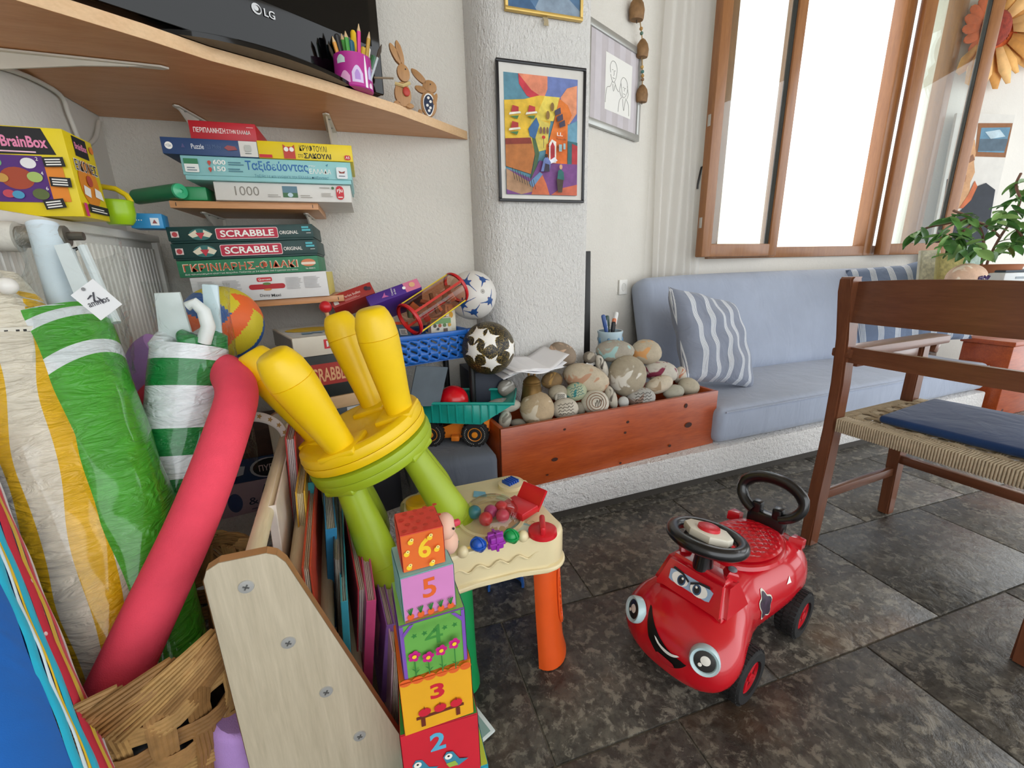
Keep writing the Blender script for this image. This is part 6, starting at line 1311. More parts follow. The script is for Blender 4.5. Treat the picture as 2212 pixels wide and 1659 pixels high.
# volleyball
def ball(name, lab, c, R, mats, fn, seg=56):
    g = G(); g.ell((0, 0, 0), (R, R, R), None, seg, seg * 2 // 3); me_fn = fn
    for f_ in g.b.faces: f_.material_index = me_fn(f_.calc_center_median().normalized())
    me = bpy.data.meshes.new(name); g.b.to_mesh(me); g.b.free(); me.polygons.foreach_set('use_smooth', [True] * len(me.polygons))
    for m_ in mats: me.materials.append(m_)
    o = bpy.data.objects.new(name, me); COL.objects.link(o); o.location = c; return tag(o, lab, 'ball')
vr = rotm(25, -38, 20)
def vfn(n):
    n = vr @ n; ax = max(range(3), key=lambda i: abs(n[i])); o2 = [(1, 2), (2, 0), (0, 1)][ax]; t_ = n[o2[0]] / abs(n[ax]); k = 0 if t_ < -.33 else (1 if t_ < .33 else 2)
    return [[0, 1, 2], [1, 0, 2], [2, 1, 0]][ax][k] if n[ax] > 0 else [[1, 2, 0], [0, 2, 1], [1, 0, 2]][ax][k]
vb = P(482, 698, y=1.37); vR = 78 * pxm(vb)
vo2 = ball('volleyball', 'orange yellow and blue volleyball resting on the game stack', vb, vR, [M('#e8672a', .5, .04, 30, .3, 300), M('#d3c22e', .5, .04, 30, .3, 300), M('#2a5a9e', .5, .04, 30, .3, 300)], vfn, 96)
G().lathe([(.008, 0), (.001, .001)], Matrix.Translation(RW @ Vector((.2, -.18, -.96)).normalized() * vR) @ (RW @ Vector((.2, -.18, -.96))).to_track_quat('Z', 'Y').to_matrix().to_4x4(), 12).build('valve', INK, vo2)
# wooden stand (stacking rod) with red ball behind the yellow stool
rp = P(703, 663, y=1.42); ro_ = thing('toy_mallet', 'wooden stick with a red ball tip standing behind the yellow stool', 'toy', rp)
G().ell((0, 0, 0), (.018, .018, .018), None, 16, 12).build('red_knob', M('#c01c26', .3), ro_); G().tube([(0, 0, -.01), (.02, .01, -.14)], .006, 8).build('stick', M('#c9a070', .5), ro_)

# ---------------------------------------------------------------- blue crate on a stand
BLU = M('#1d62b8', .35)
cTR, cTL = P(1012, 712, y=1.60), P(845, 740, y=1.51); cyw = math.atan2(cTR.y - cTL.y, cTR.x - cTL.x); cw_ = (cTR - cTL).length + .03; cdp, chh = .22, .105
crt = thing('plastic_crate', 'blue slotted plastic crate on black legs beside the pillar', 'crate', (cTR.x, cTR.y, cTR.z - chh), (0, 0, cyw))
def slotted(w2, h2, cols, rows, m, parent):
    g = G(); cw2, ch2 = w2 / cols, h2 / rows; n = 16
    for i in range(cols):
        for j in range(rows):
            cx_, cy_ = cw2 * (i + .5), ch2 * (j + .5); O, I = [], []
            for k in range(n):
                a = 2 * PI * (k + .5) / n; c, s_ = math.cos(a), math.sin(a); q = max(abs(c), abs(s_)); O.append((cx_ + c / q * cw2 / 2, cy_ + s_ / q * ch2 / 2))
                ex, ey = c * .0034, s_ * .0038; lx_ = math.copysign(.0105, c); I.append((cx_ + ex + lx_ * .8, cy_ + ey - lx_ * .45))
            vo, vi = [g.b.verts.new(m @ Vector((p[0], p[1], 0))) for p in O], [g.b.verts.new(m @ Vector((p[0], p[1], 0))) for p in I]
            for k in range(n): g.b.faces.new((vo[k], vo[(k + 1) % n], vi[(k + 1) % n], vi[k]))
    bmesh.ops.remove_doubles(g.b, verts=g.b.verts, dist=.0004); o = g.build('slotted_wall', BLU, parent, 30); s2 = o.modifiers.new('thick', 'SOLIDIFY'); s2.thickness = .004; return o
slotted(cw_ - .02, chh - .02, 8, 3, Matrix.Translation((-cw_ + .01, 0, .005)) @ rotm(90, 0, 0).to_4x4(), crt)
slotted(cw_ - .02, chh - .02, 8, 3, Matrix.Translation((-cw_ + .01, cdp, .005)) @ rotm(90, 0, 0).to_4x4(), crt)
slotted(cdp, chh - .02, 5, 3, Matrix.Translation((0, 0, .005)) @ Matrix.Rotation(PI / 2, 4, 'Z') @ rotm(90, 0, 0).to_4x4(), crt); slotted(cdp, chh - .02, 5, 3, Matrix.Translation((-cw_ + .01, 0, .005)) @ Matrix.Rotation(PI / 2, 4, 'Z') @ rotm(90, 0, 0).to_4x4(), crt)
g = G(); g.box((-cw_ / 2, -.003, chh - .006), (cw_ + .01, .012, .018), bev=.003); g.box((-cw_ / 2, cdp + .003, chh - .006), (cw_ + .01, .012, .018), bev=.003); g.box((.003, cdp / 2, chh - .006), (.012, cdp, .018), bev=.003); g.box((-cw_ + .0, cdp / 2, chh - .006), (.012, cdp, .018), bev=.003); g.build('rim', BLU, crt)
G().box((-cw_ / 2, cdp / 2, .003), (cw_ - .01, cdp - .002, .005)).build('crate_bottom', BLU, crt)
for x in (.004, -cw_ + .004):
    for y in (-.002, cdp): G().tube([(x, y, chh - .02), (x, y, -(cTR.z - chh) + .348)], .0125, 12).build('leg', M('#1a1a1c', .4), crt); G().box((x, y, chh - .012), (.034, .03, .034), bev=.005).build('corner_cap', BLU, crt)
Mc = crt.matrix_basis
def inC(x, y, z): return Mc @ Vector((x, y, z))
# crate contents
o, F = carton('bead_kit_box', 'red bead kit box with a clear window leaning on the crate', P(768, 640, y=1.66), (math.radians(-30), math.radians(-18), math.radians(6)), (.15, .10, .045), M('#a8322e', .45), 'box'); o.location -= Vector((0, 0, .035)); F['front'].text('Perles bulles', .045, .020, .06, .009, M('#e9d0c8', .5), .005); F['front'].lines(.045, .008, .10, .016, 2, M('#d89a92', .5)); F['front'].rect(.008, .006, .024, .020, M('#d7d2ca', .5), 'logo'); F['front'].disc(.128, .026, .008, M('#3a2a3a', .5), 'berries'); F['front'].disc(.137, .022, .007, M('#4a3244', .5), 'berries'); F['top'].rect(.02, .02, .13, .085, M('#7d6a60', .3), 'window_film')
o, F = carton('craft_kit_box', 'purple and pink craft kit box lying on the crate', P(858, 642, y=1.58), (math.radians(-38), math.radians(-17), math.radians(8)), (.185, .12, .04), M('#4f2f8a', .4), 'box'); o.location -= Vector((0, 0, .03)); F['front'].rect(.13, .001, .184, .039, M('#d87a98', .5), 'pink_end'); F['front'].text('Créations', .085, .008, .028, .006, WHITE, rot=1.4); F['front'].text('de fées', .095, .008, .022, .006, WHITE, rot=1.4); F['front'].poly([(.045, .012), (.054, .02), (.062, .03), (.06, .018), (.07, .010)], M('#c86aa8', .5), 'fairy_print'); F['front'].disc(.128, .02, .006, WHITE, 'age_badge'); F['front'].disc(.158, .022, .010, M('#e0b084', .5), 'print'); F['top'].rect(.01, .01, .13, .11, M('#b9b4c4', .3), 'window_film'); F['top'].rect(.135, .005, .182, .115, M('#d58a9c', .4), 'pink_end')
# translucent red tube of bricks
t0, t1 = P(885, 690, y=1.50), P(985, 622, y=1.60)
tb = thing('craft_tube', 'clear red rimmed tube of craft pieces with yellow strips across the crate', 'tube', t0); ax_t = (t1 - t0); ln_t = ax_t.length; mt = ax_t.to_track_quat('Z', 'Y').to_matrix().to_4x4(); rT = 40 * pxm(t0) * .9
G().lathe([(rT, 0), (rT, ln_t)], mt, 24, cap=False).build('clear_wall', glass('#f0c8b0', .05, 1.45, 'tinted_plastic'), tb)
for z_ in (0, ln_t): G().lathe([(rT * 1.02, z_ - .006), (rT * 1.07, z_), (rT * 1.02, z_ + .006), (rT * .92, z_ + .006), (rT * .92, z_ - .006)], mt, 28, cap=False).build('red_rim', M('#c81e24', .35), tb)
for a_ in (1.2, 4.2):
    g = G(); c_, s_ = math.cos(a_), math.sin(a_); g.box(mt @ Vector((rT * c_, rT * s_, ln_t / 2)), (.004, .014, ln_t * .98), mt.to_3x3() @ rotz(math.degrees(a_))); g.build('yellow_strip', M('#e3cc2a', .4), tb)
for a_ in (2.6, 5.6): G().box(mt @ Vector((rT * math.cos(a_), rT * math.sin(a_), ln_t / 2)), (.004, .008, ln_t * .98), mt.to_3x3() @ rotz(math.degrees(a_))).build('red_strip', M('#c43a32', .4), tb)
rnd = random.Random(5)
for k in range(14): G().box(mt @ Vector((rnd.uniform(-.55, .55) * rT, rnd.uniform(-.55, .55) * rT, ln_t * (.06 + .065 * k))), (.03, .012, .02), rotm(rnd.uniform(0, 90), rnd.uniform(0, 90), 0), bev=.002).build('craft_piece', M(rnd.choice(['#8a5a44', '#b07a54', '#6a5a48', '#a83a32', '#c99a6a', '#4a5a3a']), .5), tb)
o, F = carton('sticker_book', 'blue grey sticker book with orange top edge in the crate', inC(-cw_ + .075, .06, .012), (math.radians(-32), math.radians(6), cyw + .1), (.145, .012, .155), M('#4a6a80', .45), 'book'); F['front'].rect(.002, .142, .143, .154, M('#d8562e', .5), 'top_band'); F['front'].rect(.10, .10, .13, .125, M('#cfd0cc', .5), 'barcode_label'); F['front'].lines(.104, .104, .127, .121, 4, INK); F['front'].disc(.05, .06, .012, M('#8a4a44', .5), 'print'); F['front'].disc(.09, .03, .016, M('#5a4a50', .5), 'print')
o, F = carton('card_game_box', 'white and green animal card game box in the crate', inC(-.085, .07, .012), (0, 0, cyw), (.085, .03, .140), M('#d5d4c8', .5), 'box'); F['front'].rect(.002, .118, .083, .138, M('#6f9a62', .5), 'green_band'); F['front'].rect(.05, .03, .068, .10, M('#6a5a50', .5), 'title_print')
for q in range(4): F['front'].disc(.016 + .02 * q, .112, .007, M(['#4a4a3a', '#a85a3a', '#5a7a4a', '#c89a3a'][q], .5), 'animal_print')
for q in range(4): F['front'].disc(.015 + .012 * (q % 2), .04 + .02 * q, .005, M('#4a4a48', .5), 'print')
o, F = carton('card_game_box', 'tall cream card game box at the right end of the crate', inC(-.028, .10, .012), (0, 0, cyw), (.042, .03, .185), M('#e0dac4', .5), 'box'); F['front'].disc(.022, .145, .009, M('#d8a028', .5), 'orange_print', ry=.012); F['front'].rect(.008, .16, .012, .178, M('#8a8478', .5), 'print')
# grey papers and dark bag under the crate
o = G().box((0, 0, 0), (.13, .004, .15), rotm(10, 12, 25)).build('grey_folder', M('#5c666e', .6, .1), None, 0, P(925, 835, y=1.50)); tag(o, 'grey cardboard folder leaning under the crate', 'folder')
dk = P(860, 860, y=1.62); tag(G().ell((0, 0, 0), (.13, .07, .15), None, 24, 14, .05, 3).build('dark_bag', M('#14161c', .6, .3, 12, .5, 30), None, 80, (.19, 1.80, .32)), 'crumpled dark cloth bag under the blue crate', 'bag')
rb_ = P(845, 1010, y=1.42); o, F = carton('white_box', 'white box with a red bottom band on the grey pad', (rb_.x + .02, rb_.y + .06, .345), .3, (.10, .08, .05), M('#d8dadc', .5), 'box'); F['front'].rect(.001, .001, .099, .012, REDP, 'red_band'); F['front'].lines(.02, .022, .08, .04, 3, M('#8a9098', .5))
# balls
b1 = P(1020, 638, y=1.70); R1 = 52 * pxm(b1)
o = ball('football', 'white football with blue and red swooshes between crate and pillar', b1, R1, [M('#d9d6d0', .4, .03, 20, .2, 120)], lambda n: 0)
def decal_star(o, R, d, r, n, inner, mat, name, rot=0):
    d = Vector(d).normalized(); u = d.cross(Vector((0, 0, 1))).normalized(); v = d.cross(u); g = G(); ring = 2 * n
    def pt(k, t):
        a = rot + PI * k / n; rr_ = r * (1 if k % 2 == 0 else inner) * t; return (d + (u * math.cos(a) + v * math.sin(a)) * rr_).normalized() * R * 1.004
    c = g.b.verts.new(d * R * 1.004); prev = None
    for q in range(1, 6):
        cur = [g.b.verts.new(pt(k, q / 5)) for k in range(ring)]
        for k in range(ring):
            if prev: g.b.faces.new((prev[k], prev[(k + 1) % ring], cur[(k + 1) % ring], cur[k]))
            else: g.b.faces.new((c, cur[(k + 1) % ring], cur[k]))
        prev = cur
    return g.build(name, mat, o, 80)
tocam = (CAM - b1).normalized()
for dx, dz, r_, ro in ((-.35, .75, .62, .4), (-.65, -.45, .7, 1.4), (.75, -.25, .5, .2), (.05, -.85, .45, 2.0), (.6, .75, .4, 1.0)):
    d = tocam + Vector((1, .2, 0)) * dx + Vector((0, 0, 1)) * dz
    decal_star(o, R1 * .9995, d, r_ * 1.08, 3, .36, M('#8a2438', .4), 'swoosh_outline', ro); decal_star(o, R1 * 1.002, d, r_, 3, .34, M('#27508c', .4), 'swoosh', ro)
decal_star(o, R1, tocam + Vector((.42, .1, .12)), .10, 12, .9, M('#a8a49c', .4), 'round_print'); decal_star(o, R1 * 1.002, tocam + Vector((.42, .1, .12)), .02, 8, .9, INK, 'valve')
b2 = P(1055, 752, y=1.575); R2 = 57 * pxm(b2)
def gold():
    t = NT('black_gold_print'); co = t.coord(); vo = t.n('TexVoronoi'); vo.inputs['Scale'].default_value = 55; vo.feature = 'DISTANCE_TO_EDGE'; t.l(co, vo.inputs['Vector']); n = t.noise(co, 60, 2, .5, 2.5)
    col = t.mix(t.ramp(n, [(.47, (0, 0, 0, 1)), (.5, (1, 1, 1, 1)), (.53, (0, 0, 0, 1))]), lin('#14130f'), lin('#b59a50')); return t.done(col, .4)
o = ball('football', 'black and gold football with white stars in front of the pillar', b2, R2, [gold()], lambda n: 0)
tc2 = (CAM - b2).normalized()
for dx, dz, ro in ((.06, .36, 1.0), (.10, -.62, 1.6), (-1.0, -.1, .4), (1.1, -.15, 1.2), (-.75, 1.1, .2)):
    d = tc2 + Vector((1, .1, 0)) * dx + Vector((0, 0, 1)) * dz
    decal_star(o, R2, d, .48, 5, .46, M('#b59a50', .4), 'star_outline', ro); decal_star(o, R2 * 1.002, d, .43, 5, .46, WHITE, 'star', ro)
# ---------------------------------------------------------------- dump truck with red ball
TEAL = M('#15998c', .35); ORT = M('#dd7a22', .35)
wr_, wf_ = P(1028, 962, z=.348), P(945, 962, z=.348); tdir = (wr_ - wf_).normalized(); ta = math.atan2(tdir.y, tdir.x); wb2 = (wr_ - wf_).length
trk = thing('toy_dump_truck', 'toy dump truck with teal bed and orange chassis on the grey pad', 'toy truck', (wr_.x, wr_.y, .3475), (0, 0, ta))
WRr = .050
def twheel(x, y):
    m = Matrix.Translation((x, y, WRr)) @ rotm(90, 0, 0).to_4x4(); g = G(); g.lathe([(WRr * .55, -.017), (WRr * .92, -.017), (WRr, -.010), (WRr, .010), (WRr * .92, .017), (WRr * .55, .017)], m, 28)
    for k in range(20): g.box(m @ Vector((WRr * math.cos(k * PI / 10), WRr * math.sin(k * PI / 10), 0)), (.005, .007, .026), m.to_3x3() @ rotz(18 * k))
    w0 = g.build('tyre', RUB, trk); G().lathe([(WRr * .56, .014), (WRr * .52, .019), (WRr * .40, .014), (.012, .014), (.011, .022), (.001, .023)], m, 22).build('wheel_rim', M('#e08a24', .35), w0)
    g2 = G(); 
    for k in range(26): g2.box(m @ Vector((WRr * .76 * math.cos(k * .17 - 1.2 + (1.5 if k > 12 else 0)), WRr * .76 * math.sin(k * .17 - 1.2 + (1.5 if k > 12 else 0)), .0172)), (.003, .0022, .0006), m.to_3x3() @ rotz(k * 9.7))
    g2.build('tyre_lettering', M('#bdbdb8', .6), w0)
for y in (0, .13): twheel(0, y); twheel(-wb2 - .02, y)
g = G(); g.prism([(.05, .045), (.052, .098), (.00, .10), (-.08, .092), (-.14, .06), (-.22, .05), (-.22, .035), (-.12, .028), (-.05, .030)], .115, Matrix.Translation((0, .122, 0)) @ rotm(90, 0, 0).to_4x4(), .003); g.build('chassis', ORT, trk); G().box((-.075, -.004, .034), (.03, .03, .020), bev=.003).build('side_step', ORT, trk)
G().box((-.225, .065, .078), (.07, .12, .06), bev=.008).build('cab', M('#7a4ab0', .4), trk)
bed = G(); bz = .092
def bedpt(x, y, z): return (x, y, z)
o1 = [(-.155, .0, bz + .0), (.075, .0, bz + .022), (.165, .012, bz + .075), (-.165, .0, bz + .075)]
A_ = [(-.15, -.002), (.06, -.002), (.17, .0), (.17, .0)]
prof = [(-.19, bz + .085), (-.175, bz + .012), (.025, bz + .004), (.15, bz + .082)]
yo, yi = (-.03, .16), (-.022, .152)
vsO = [[(x, y, z) for x, z in prof] for y in yo]
bed.add(vsO[0] + vsO[1], [(0, 1, 2, 3), (7, 6, 5, 4), (0, 4, 5, 1), (1, 5, 6, 2), (2, 6, 7, 3)])
bo = bed.build('dump_bed', TEAL, trk, 20); bm2 = bo.modifiers.new('thick', 'SOLIDIFY'); bm2.thickness = .005
G().tube([(-.19, -.03, bz + .086), (.15, -.03, bz + .083), (.15, .16, bz + .083), (-.19, .16, bz + .086), (-.19, -.03, bz + .086)], .006, 8).build('bed_rim', TEAL, trk)
for k in range(9):
    x = -.15 + .030 * k; zlo = bz + .012 if x < .025 else bz + .004 + (x - .025) * .62; G().box((x, -.032, (zlo + bz + .082) / 2), (.004, .005, bz + .082 - zlo)).build('bed_rib', TEAL, trk)
G().box((-.215, .065, bz + .075), (.10, .17, .008), rotm(0, 6, 0), bev=.003).build('cab_guard', TEAL, trk)
rbp = trk.matrix_basis @ Vector((-.085, .045, bz + .012 + .062)); tag(G().ell((0, 0, 0), (.058, .058, .058), None, 32, 20).build('play_ball', M('#cf0f1c', .2), None, 80, rbp), 'shiny red plastic ball in the dump truck bed', 'ball')

o, F = carton('storage_carton', 'dark navy carton under the two footballs beside the pillar', (.415, 1.725, ZB), .05, (.15, .20, .425), M('#1b2334', .6, .1), 'box')
# ---------------------------------------------------------------- pictures on pillar and walls
def framed(name, lab, org, u, v, W_, H_, fw, fmat, depth_=.018):
    """frame hung on a wall plane; org is lower left outer corner, u and v unit vectors"""
    u, v = Vector(u).normalized(), Vector(v).normalized(); n = u.cross(v); m = Matrix((u, v, n)).transposed().to_4x4(); m.translation = Vector(org)
    o = thing(name, lab, 'picture'); o.matrix_basis = m
    for x, y, a, b in ((W_ / 2, fw / 2, W_, fw), (W_ / 2, H_ - fw / 2, W_, fw)): G().box((x, y, depth_ / 2), (a, b, depth_), bev=.002).build('frame_bar', fmat, o)
    for x in (fw / 2, W_ - fw / 2): G().box((x, H_ / 2, depth_ / 2), (fw, H_ - 2 * fw, depth_ - .0005), bev=.002).build('frame_bar', fmat, o)
    G().box((W_ / 2, H_ / 2, depth_ * .3), (W_ - 2 * fw, H_ - 2 * fw, depth_ * .4)).build('backing', M('#e4e2dc', .6), o)
    return o, Face(o, (fw, fw, depth_ * .5 + .0005), (1, 0, 0), (0, 1, 0)), W_ - 2 * fw, H_ - 2 * fw
yp = YPIL - .022
a, b, c = P(1080, 434, y=yp), P(1262, 436, y=yp), P(1071, 123, y=yp)
W_, H_ = (b.x - a.x), c.z - a.z
o, f, w_, h_ = framed('street_painting', 'colourful street scene print in a thin black frame on the pillar', (a.x, YPIL - .004, a.z), (1, 0, 0), (0, 0, 1), W_, H_, .010, M('#15151a', .3))
f.rect(0, 0, w_, h_, M('#d9d6cf', .6), 'mount'); x0, y0, iw, ih = w_ * .055, h_ * .035, w_ * .875, h_ * .90
def q(pts, c, nm='painted_area', var=.18): f.poly([(x0 + iw * x, y0 + ih * y) for x, y in pts], M(c, .7, var, 30), nm)
def qe(cx, cy, rx, ry, c, nm='painted_area', rot=0): f.disc(x0 + iw * cx, y0 + ih * cy, iw * rx, M(c, .7, .15, 30), nm, ry=ih * ry, rot=rot)
q([(0, 0), (1, 0), (1, 1), (0, 1)], '#5a8a9c'); q([(.55, .7), (1, .62), (1, 1), (.55, 1)], '#6a7ab0')
q([(.19, 1), (.58, 1), (.58, .90), (.53, .82), (.42, .80), (.30, .83), (.20, .92)], '#e08a6a'); q([(.19, 1), (.20, .92), (.30, .83), (.42, .80), (.53, .82), (.36, .88)], '#c93a48')
q([(.99, .95), (.99, .72), (.88, .62), (.80, .70), (.76, .84), (.85, .92)], '#e2946c'); q([(.82, .6), (1, .66), (1, .3), (.82, .3)], '#6a9ab0')
q([(.0, .78), (.26, .80), (.46, .84), (.60, .84), (.62, .62), (.56, .50), (.38, .48), (.0, .46)], '#e0b83a'); q([(.40, .64), (.54, .84), (.75, .84), (.66, .64)], '#e6d05a'); q([(.30, .46), (.36, .66), (.60, .62), (.58, .40), (.36, .36)], '#d9c65e')
q([(.58, .44), (.66, .62), (.74, .83), (.86, .78), (.92, .70), (.86, .62), (.86, .34), (.58, .30)], '#e07a30'); q([(.54, .30), (.56, .44), (.84, .58), (.86, .28), (.56, .28)], '#dd6e2a')
q([(.0, .47), (.34, .49), (.40, .36), (.34, .18), (.0, .24)], '#b5703a'); q([(.0, .47), (.34, .49), (.36, .44), (.0, .42)], '#8a3a2e')
q([(.36, .50), (.40, .50), (.46, .36), (.38, .14), (.33, .12), (.40, .34)], '#4f6a4a'); q([(.31, .56), (.42, .66), (.46, .60), (.40, .48), (.33, .50)], '#3f6a9a'); q([(.86, .28), (.86, .48), (1, .47), (1, .26)], '#3a6a70'); q([(.92, .27), (.92, .46), (1, .44), (1, .27)], '#b5383e')
q([(.0, .0), (1, 0), (1, .28), (.58, .28), (.46, .30), (.34, .14), (.0, .22)], '#7a4a86'); q([(.0, .22), (.34, .10), (.38, .03), (.20, .0), (.0, .04)], '#b08a6a'); q([(.34, .0), (.60, .0), (.55, .10), (.48, .20), (.38, .10)], '#d0704a'); q([(.62, .0), (1, .0), (1, .10), (.75, .06)], '#c8684e'); q([(.30, .10), (.46, .20), (.50, .18), (.36, .06)], '#6a90b8')
for x, y in ((.08, .68), (.30, .69), (.07, .55)): q([(x, y), (x + .10, y + .01), (x + .10, y + .05), (x + .02, y + .06)], '#b53a3a', 'window_painted'); q([(x - .03, y - .02), (x + .13, y), (x + .12, y + .015), (x - .02, y + .0)], '#e6e2d0', 'balcony_painted'); q([(x - .02, y - .03), (x + .08, y - .05), (x + .10, y - .02)], '#4a7a4a', 'balcony_painted')
for x, y in ((.57, .68), (.63, .75)): qe(x, y, .025, .035, '#8a6a3a', 'arch_window')
for k in range(3): qe(.47 + .045 * k, .55, .016, .03, '#7a5a4a', 'arch_window'); q([(.66 + .03 * k, .72 - .05 * k), (.74 + .03 * k, .75 - .05 * k), (.75 + .03 * k, .70 - .05 * k), (.67 + .03 * k, .68 - .05 * k)], '#4a4458', 'shutter_painted')
q([(.58, .28), (.58, .44), (.62, .48), (.68, .46), (.68, .28)], '#e8e2da', 'door_painted'); q([(.60, .30), (.60, .42), (.63, .46), (.66, .42), (.66, .30)], '#b0303a', 'door_painted'); q([(.54, .28), (.66, .33), (.70, .30), (.60, .27)], '#e6e6ee', 'steps_painted'); q([(.72, .38), (.76, .38), (.76, .44), (.72, .44)], '#9ac0c8', 'window_painted'); q([(.78, .40), (.81, .40), (.81, .45), (.78, .45)], '#9ac0c8', 'window_painted')
f.text('LL', x0 + iw * .69, y0 + ih * .51, iw * .08, ih * .03, WHITE, .01); f.text('Monte cubo', x0 + iw * .68, y0 + ih * .475, iw * .14, ih * .018, M('#4a2a1a', .7)); f.text('2', x0 + iw * .56, y0 + ih * .415, iw * .02, ih * .03, M('#4a2a1a', .7)); f.text('6', x0 + iw * .69, y0 + ih * .405, iw * .02, ih * .03, M('#4a2a1a', .7)); qe(.50, .49, .025, .014, '#c23a30', 'sign_painted'); q([(.498, .40), (.504, .40), (.504, .48), (.498, .48)], '#3a3a3a', 'sign_painted')
q([(.46, .20), (.50, .30), (.54, .34), (.60, .28), (.58, .20)], '#6a7ab0', 'figure_painted'); q([(.50, .20), (.58, .20), (.58, .26), (.52, .27)], '#3a3444', 'figure_painted'); qe(.535, .335, .02, .016, '#3a2a24', 'figure_painted')
q([(.70, .02), (.68, .14), (.74, .16), (.78, .14), (.76, .02)], '#4a3e34', 'figure_painted'); q([(.69, .14), (.70, .21), (.74, .225), (.78, .20), (.79, .13)], '#2f6a66', 'figure_painted'); qe(.74, .245, .022, .022, '#d8a880', 'figure_painted')
for k in range(9): q([(.06 + .035 * k, .22 - .012 * k), (.068 + .035 * k, .22 - .012 * k), (.10 + .035 * k, .12 - .010 * k), (.092 + .035 * k, .12 - .010 * k)], '#3a3a34', 'railing_painted')
# painting above it, only its lower part in view
a, b = P(1092, 24, y=yp), P(1260, 40, y=yp); 
o, f, w_, h_ = framed('seascape_painting', 'blue seascape painting in a thin gilt frame above the street print', (a.x, YPIL - .004, (a.z + b.z) / 2), (1, 0, 0), (0, 0, 1), b.x - a.x, .26, .011, M('#d2b060', .35, metal=.4))
f.rect(0, 0, w_, h_, M('#55779a', .6, .25, 14), 'canvas'); f.poly([(w_ * .35, 0), (w_ * .45, .05), (w_ * .8, .06), (w_, .02), (w_, 0)], M('#8a9cae', .6, .2, 25), 'painted_wave'); f.poly([(0, 0), (0, .02), (w_ * .3, .03), (w_ * .4, 0)], M('#3f6288', .6, .2, 25), 'painted_wave')
hk_ = P(1180, 42, y=yp - .0); t_ = thing('cord_knot', 'knotted pale cord hanging below the seascape painting', 'cord', (hk_.x, YPIL - .012, hk_.z))
for k in range(4): G().tube([(-.008 + .005 * k, 0, .01), (-.004 + .004 * k, -.006, -.004), (-.006 + .005 * k, -.004, -.016)], .0025, 6).build('cord_strand', M('#b9ab8c', .8), t_)
# sketch on the angled wall
du = Vector((1.68 - .80, 2.42 - 1.96, 0)).normalized(); dn_ = Vector((du.y, -du.x, 0)); w0_ = Vector((.80, 1.96, 0)) + dn_ * .003
def onA(u, v, off=.02):
    r = ray(u, v); o_ = w0_ + dn_ * off; t = (o_ - CAM).dot(dn_) / r.dot(dn_); return CAM + r * t
tr, br2 = onA(1383, 106), onA(1380, 306); Wk, Hk = .50, tr.z - br2.z
o, f, w_, h_ = framed('pencil_portrait', 'pencil sketch of an elderly couple in a wide silver frame', br2 - du * Wk - dn_ * .018, du, (0, 0, 1), Wk, Hk, .03, M('#a9aaa6', .3, metal=.5), .02)
f.rect(0, 0, w_, h_, M('#bdb6b8', .7), 'mount'); 
for k in range(4): f.rect(w_ * (.1 + .24 * k), 0, w_ * (.22 + .24 * k), h_, M('#c8c2c6', .7), 'mount_stripe', lay=3)
f.rect(w_ * .30, h_ * .17, w_ * .86, h_ * .83, M('#e9e8e2', .7, .01), 'drawing_paper', lay=4)
PCL = M('#9a9894', .8)
def ln(pts, r=.0012): G().tube([f.at(w_ * x, h_ * y, 6) for x, y in smooth_path([Vector((x, y, 0)) for x, y in pts], 4) for x, y in [(x, y)]] if False else [f.at(w_ * p.x, h_ * p.y, 6) for p in smooth_path([Vector((x, y, 0)) for x, y in pts], 4)], r, 4).build('pencil_line', PCL, o)
ln([(.40, .62), (.39, .70), (.43, .76), (.49, .76), (.53, .70), (.52, .60), (.48, .53), (.44, .53), (.40, .60)]); ln([(.43, .66), (.45, .665)]); ln([(.48, .66), (.50, .665)]); ln([(.465, .66), (.47, .61), (.46, .605)]); ln([(.445, .575), (.47, .57), (.49, .577)]); ln([(.44, .53), (.40, .46), (.33, .42), (.31, .25)]); ln([(.49, .53), (.53, .47), (.58, .44)]); ln([(.45, .50), (.47, .42), (.50, .50)])
ln([(.64, .50), (.62, .58), (.67, .64), (.74, .62), (.77, .54), (.75, .46), (.70, .40), (.66, .42), (.64, .50)]); ln([(.62, .56), (.60, .46), (.64, .40)]); ln([(.76, .56), (.79, .46), (.76, .40)]); ln([(.67, .52), (.69, .525)]); ln([(.71, .52), (.73, .52)]); ln([(.70, .52), (.70, .48)]); ln([(.68, .45), (.70, .445), (.72, .45)]); ln([(.66, .40), (.60, .34), (.58, .20)]); ln([(.73, .40), (.80, .34), (.82, .20)]); ln([(.67, .38), (.70, .24), (.73, .38)])
# string of bells
bt = onA(1386, -40, .03); tbell = thing('bell_string', 'string of three rusty goat bells hanging on the angled wall', 'bells', onA(1386, 200, .03)); L0 = onA(1386, 200, .03)
RUST = M('#8a6844', .6, .25, 30, .4, 90, metal=.35)
for u, v, s in ((1376, 18, 30), (1388, 104, 24), (1387, 202, 23)):
    p = onA(u, v, .035) - L0; k = pxm(onA(u, v, .035)) * s
    bo = G().lathe([(.50 * k, -.72 * k), (.55 * k, -.60 * k), (.60 * k, -.1 * k), (.50 * k, .3 * k), (.26 * k, .62 * k), (.08 * k, .74 * k), (.001, .75 * k)], Matrix.Translation(p) @ Matrix.Diagonal((1, .7, 1, 1)), 20).build('bell', RUST, tbell)
    G().lathe([(.48 * k, -.715 * k), (.2 * k, -.70 * k), (.001, -.69 * k)], Matrix.Translation(p) @ Matrix.Diagonal((1, .7, 1, 1)), 16).build('bell_mouth', M('#1c1510', .8), bo); G().tube([p + Vector((0, 0, -.6 * k)), p + Vector((.03 * k, 0, -.9 * k))], .05 * k, 6).build('clapper', M('#4a3a28', .6), bo)
cp = [onA(u, v, .035) - L0 for u, v in ((1376, 5), (1383, 50), (1387, 85), (1387, 130), (1388, 165), (1387, 188))]
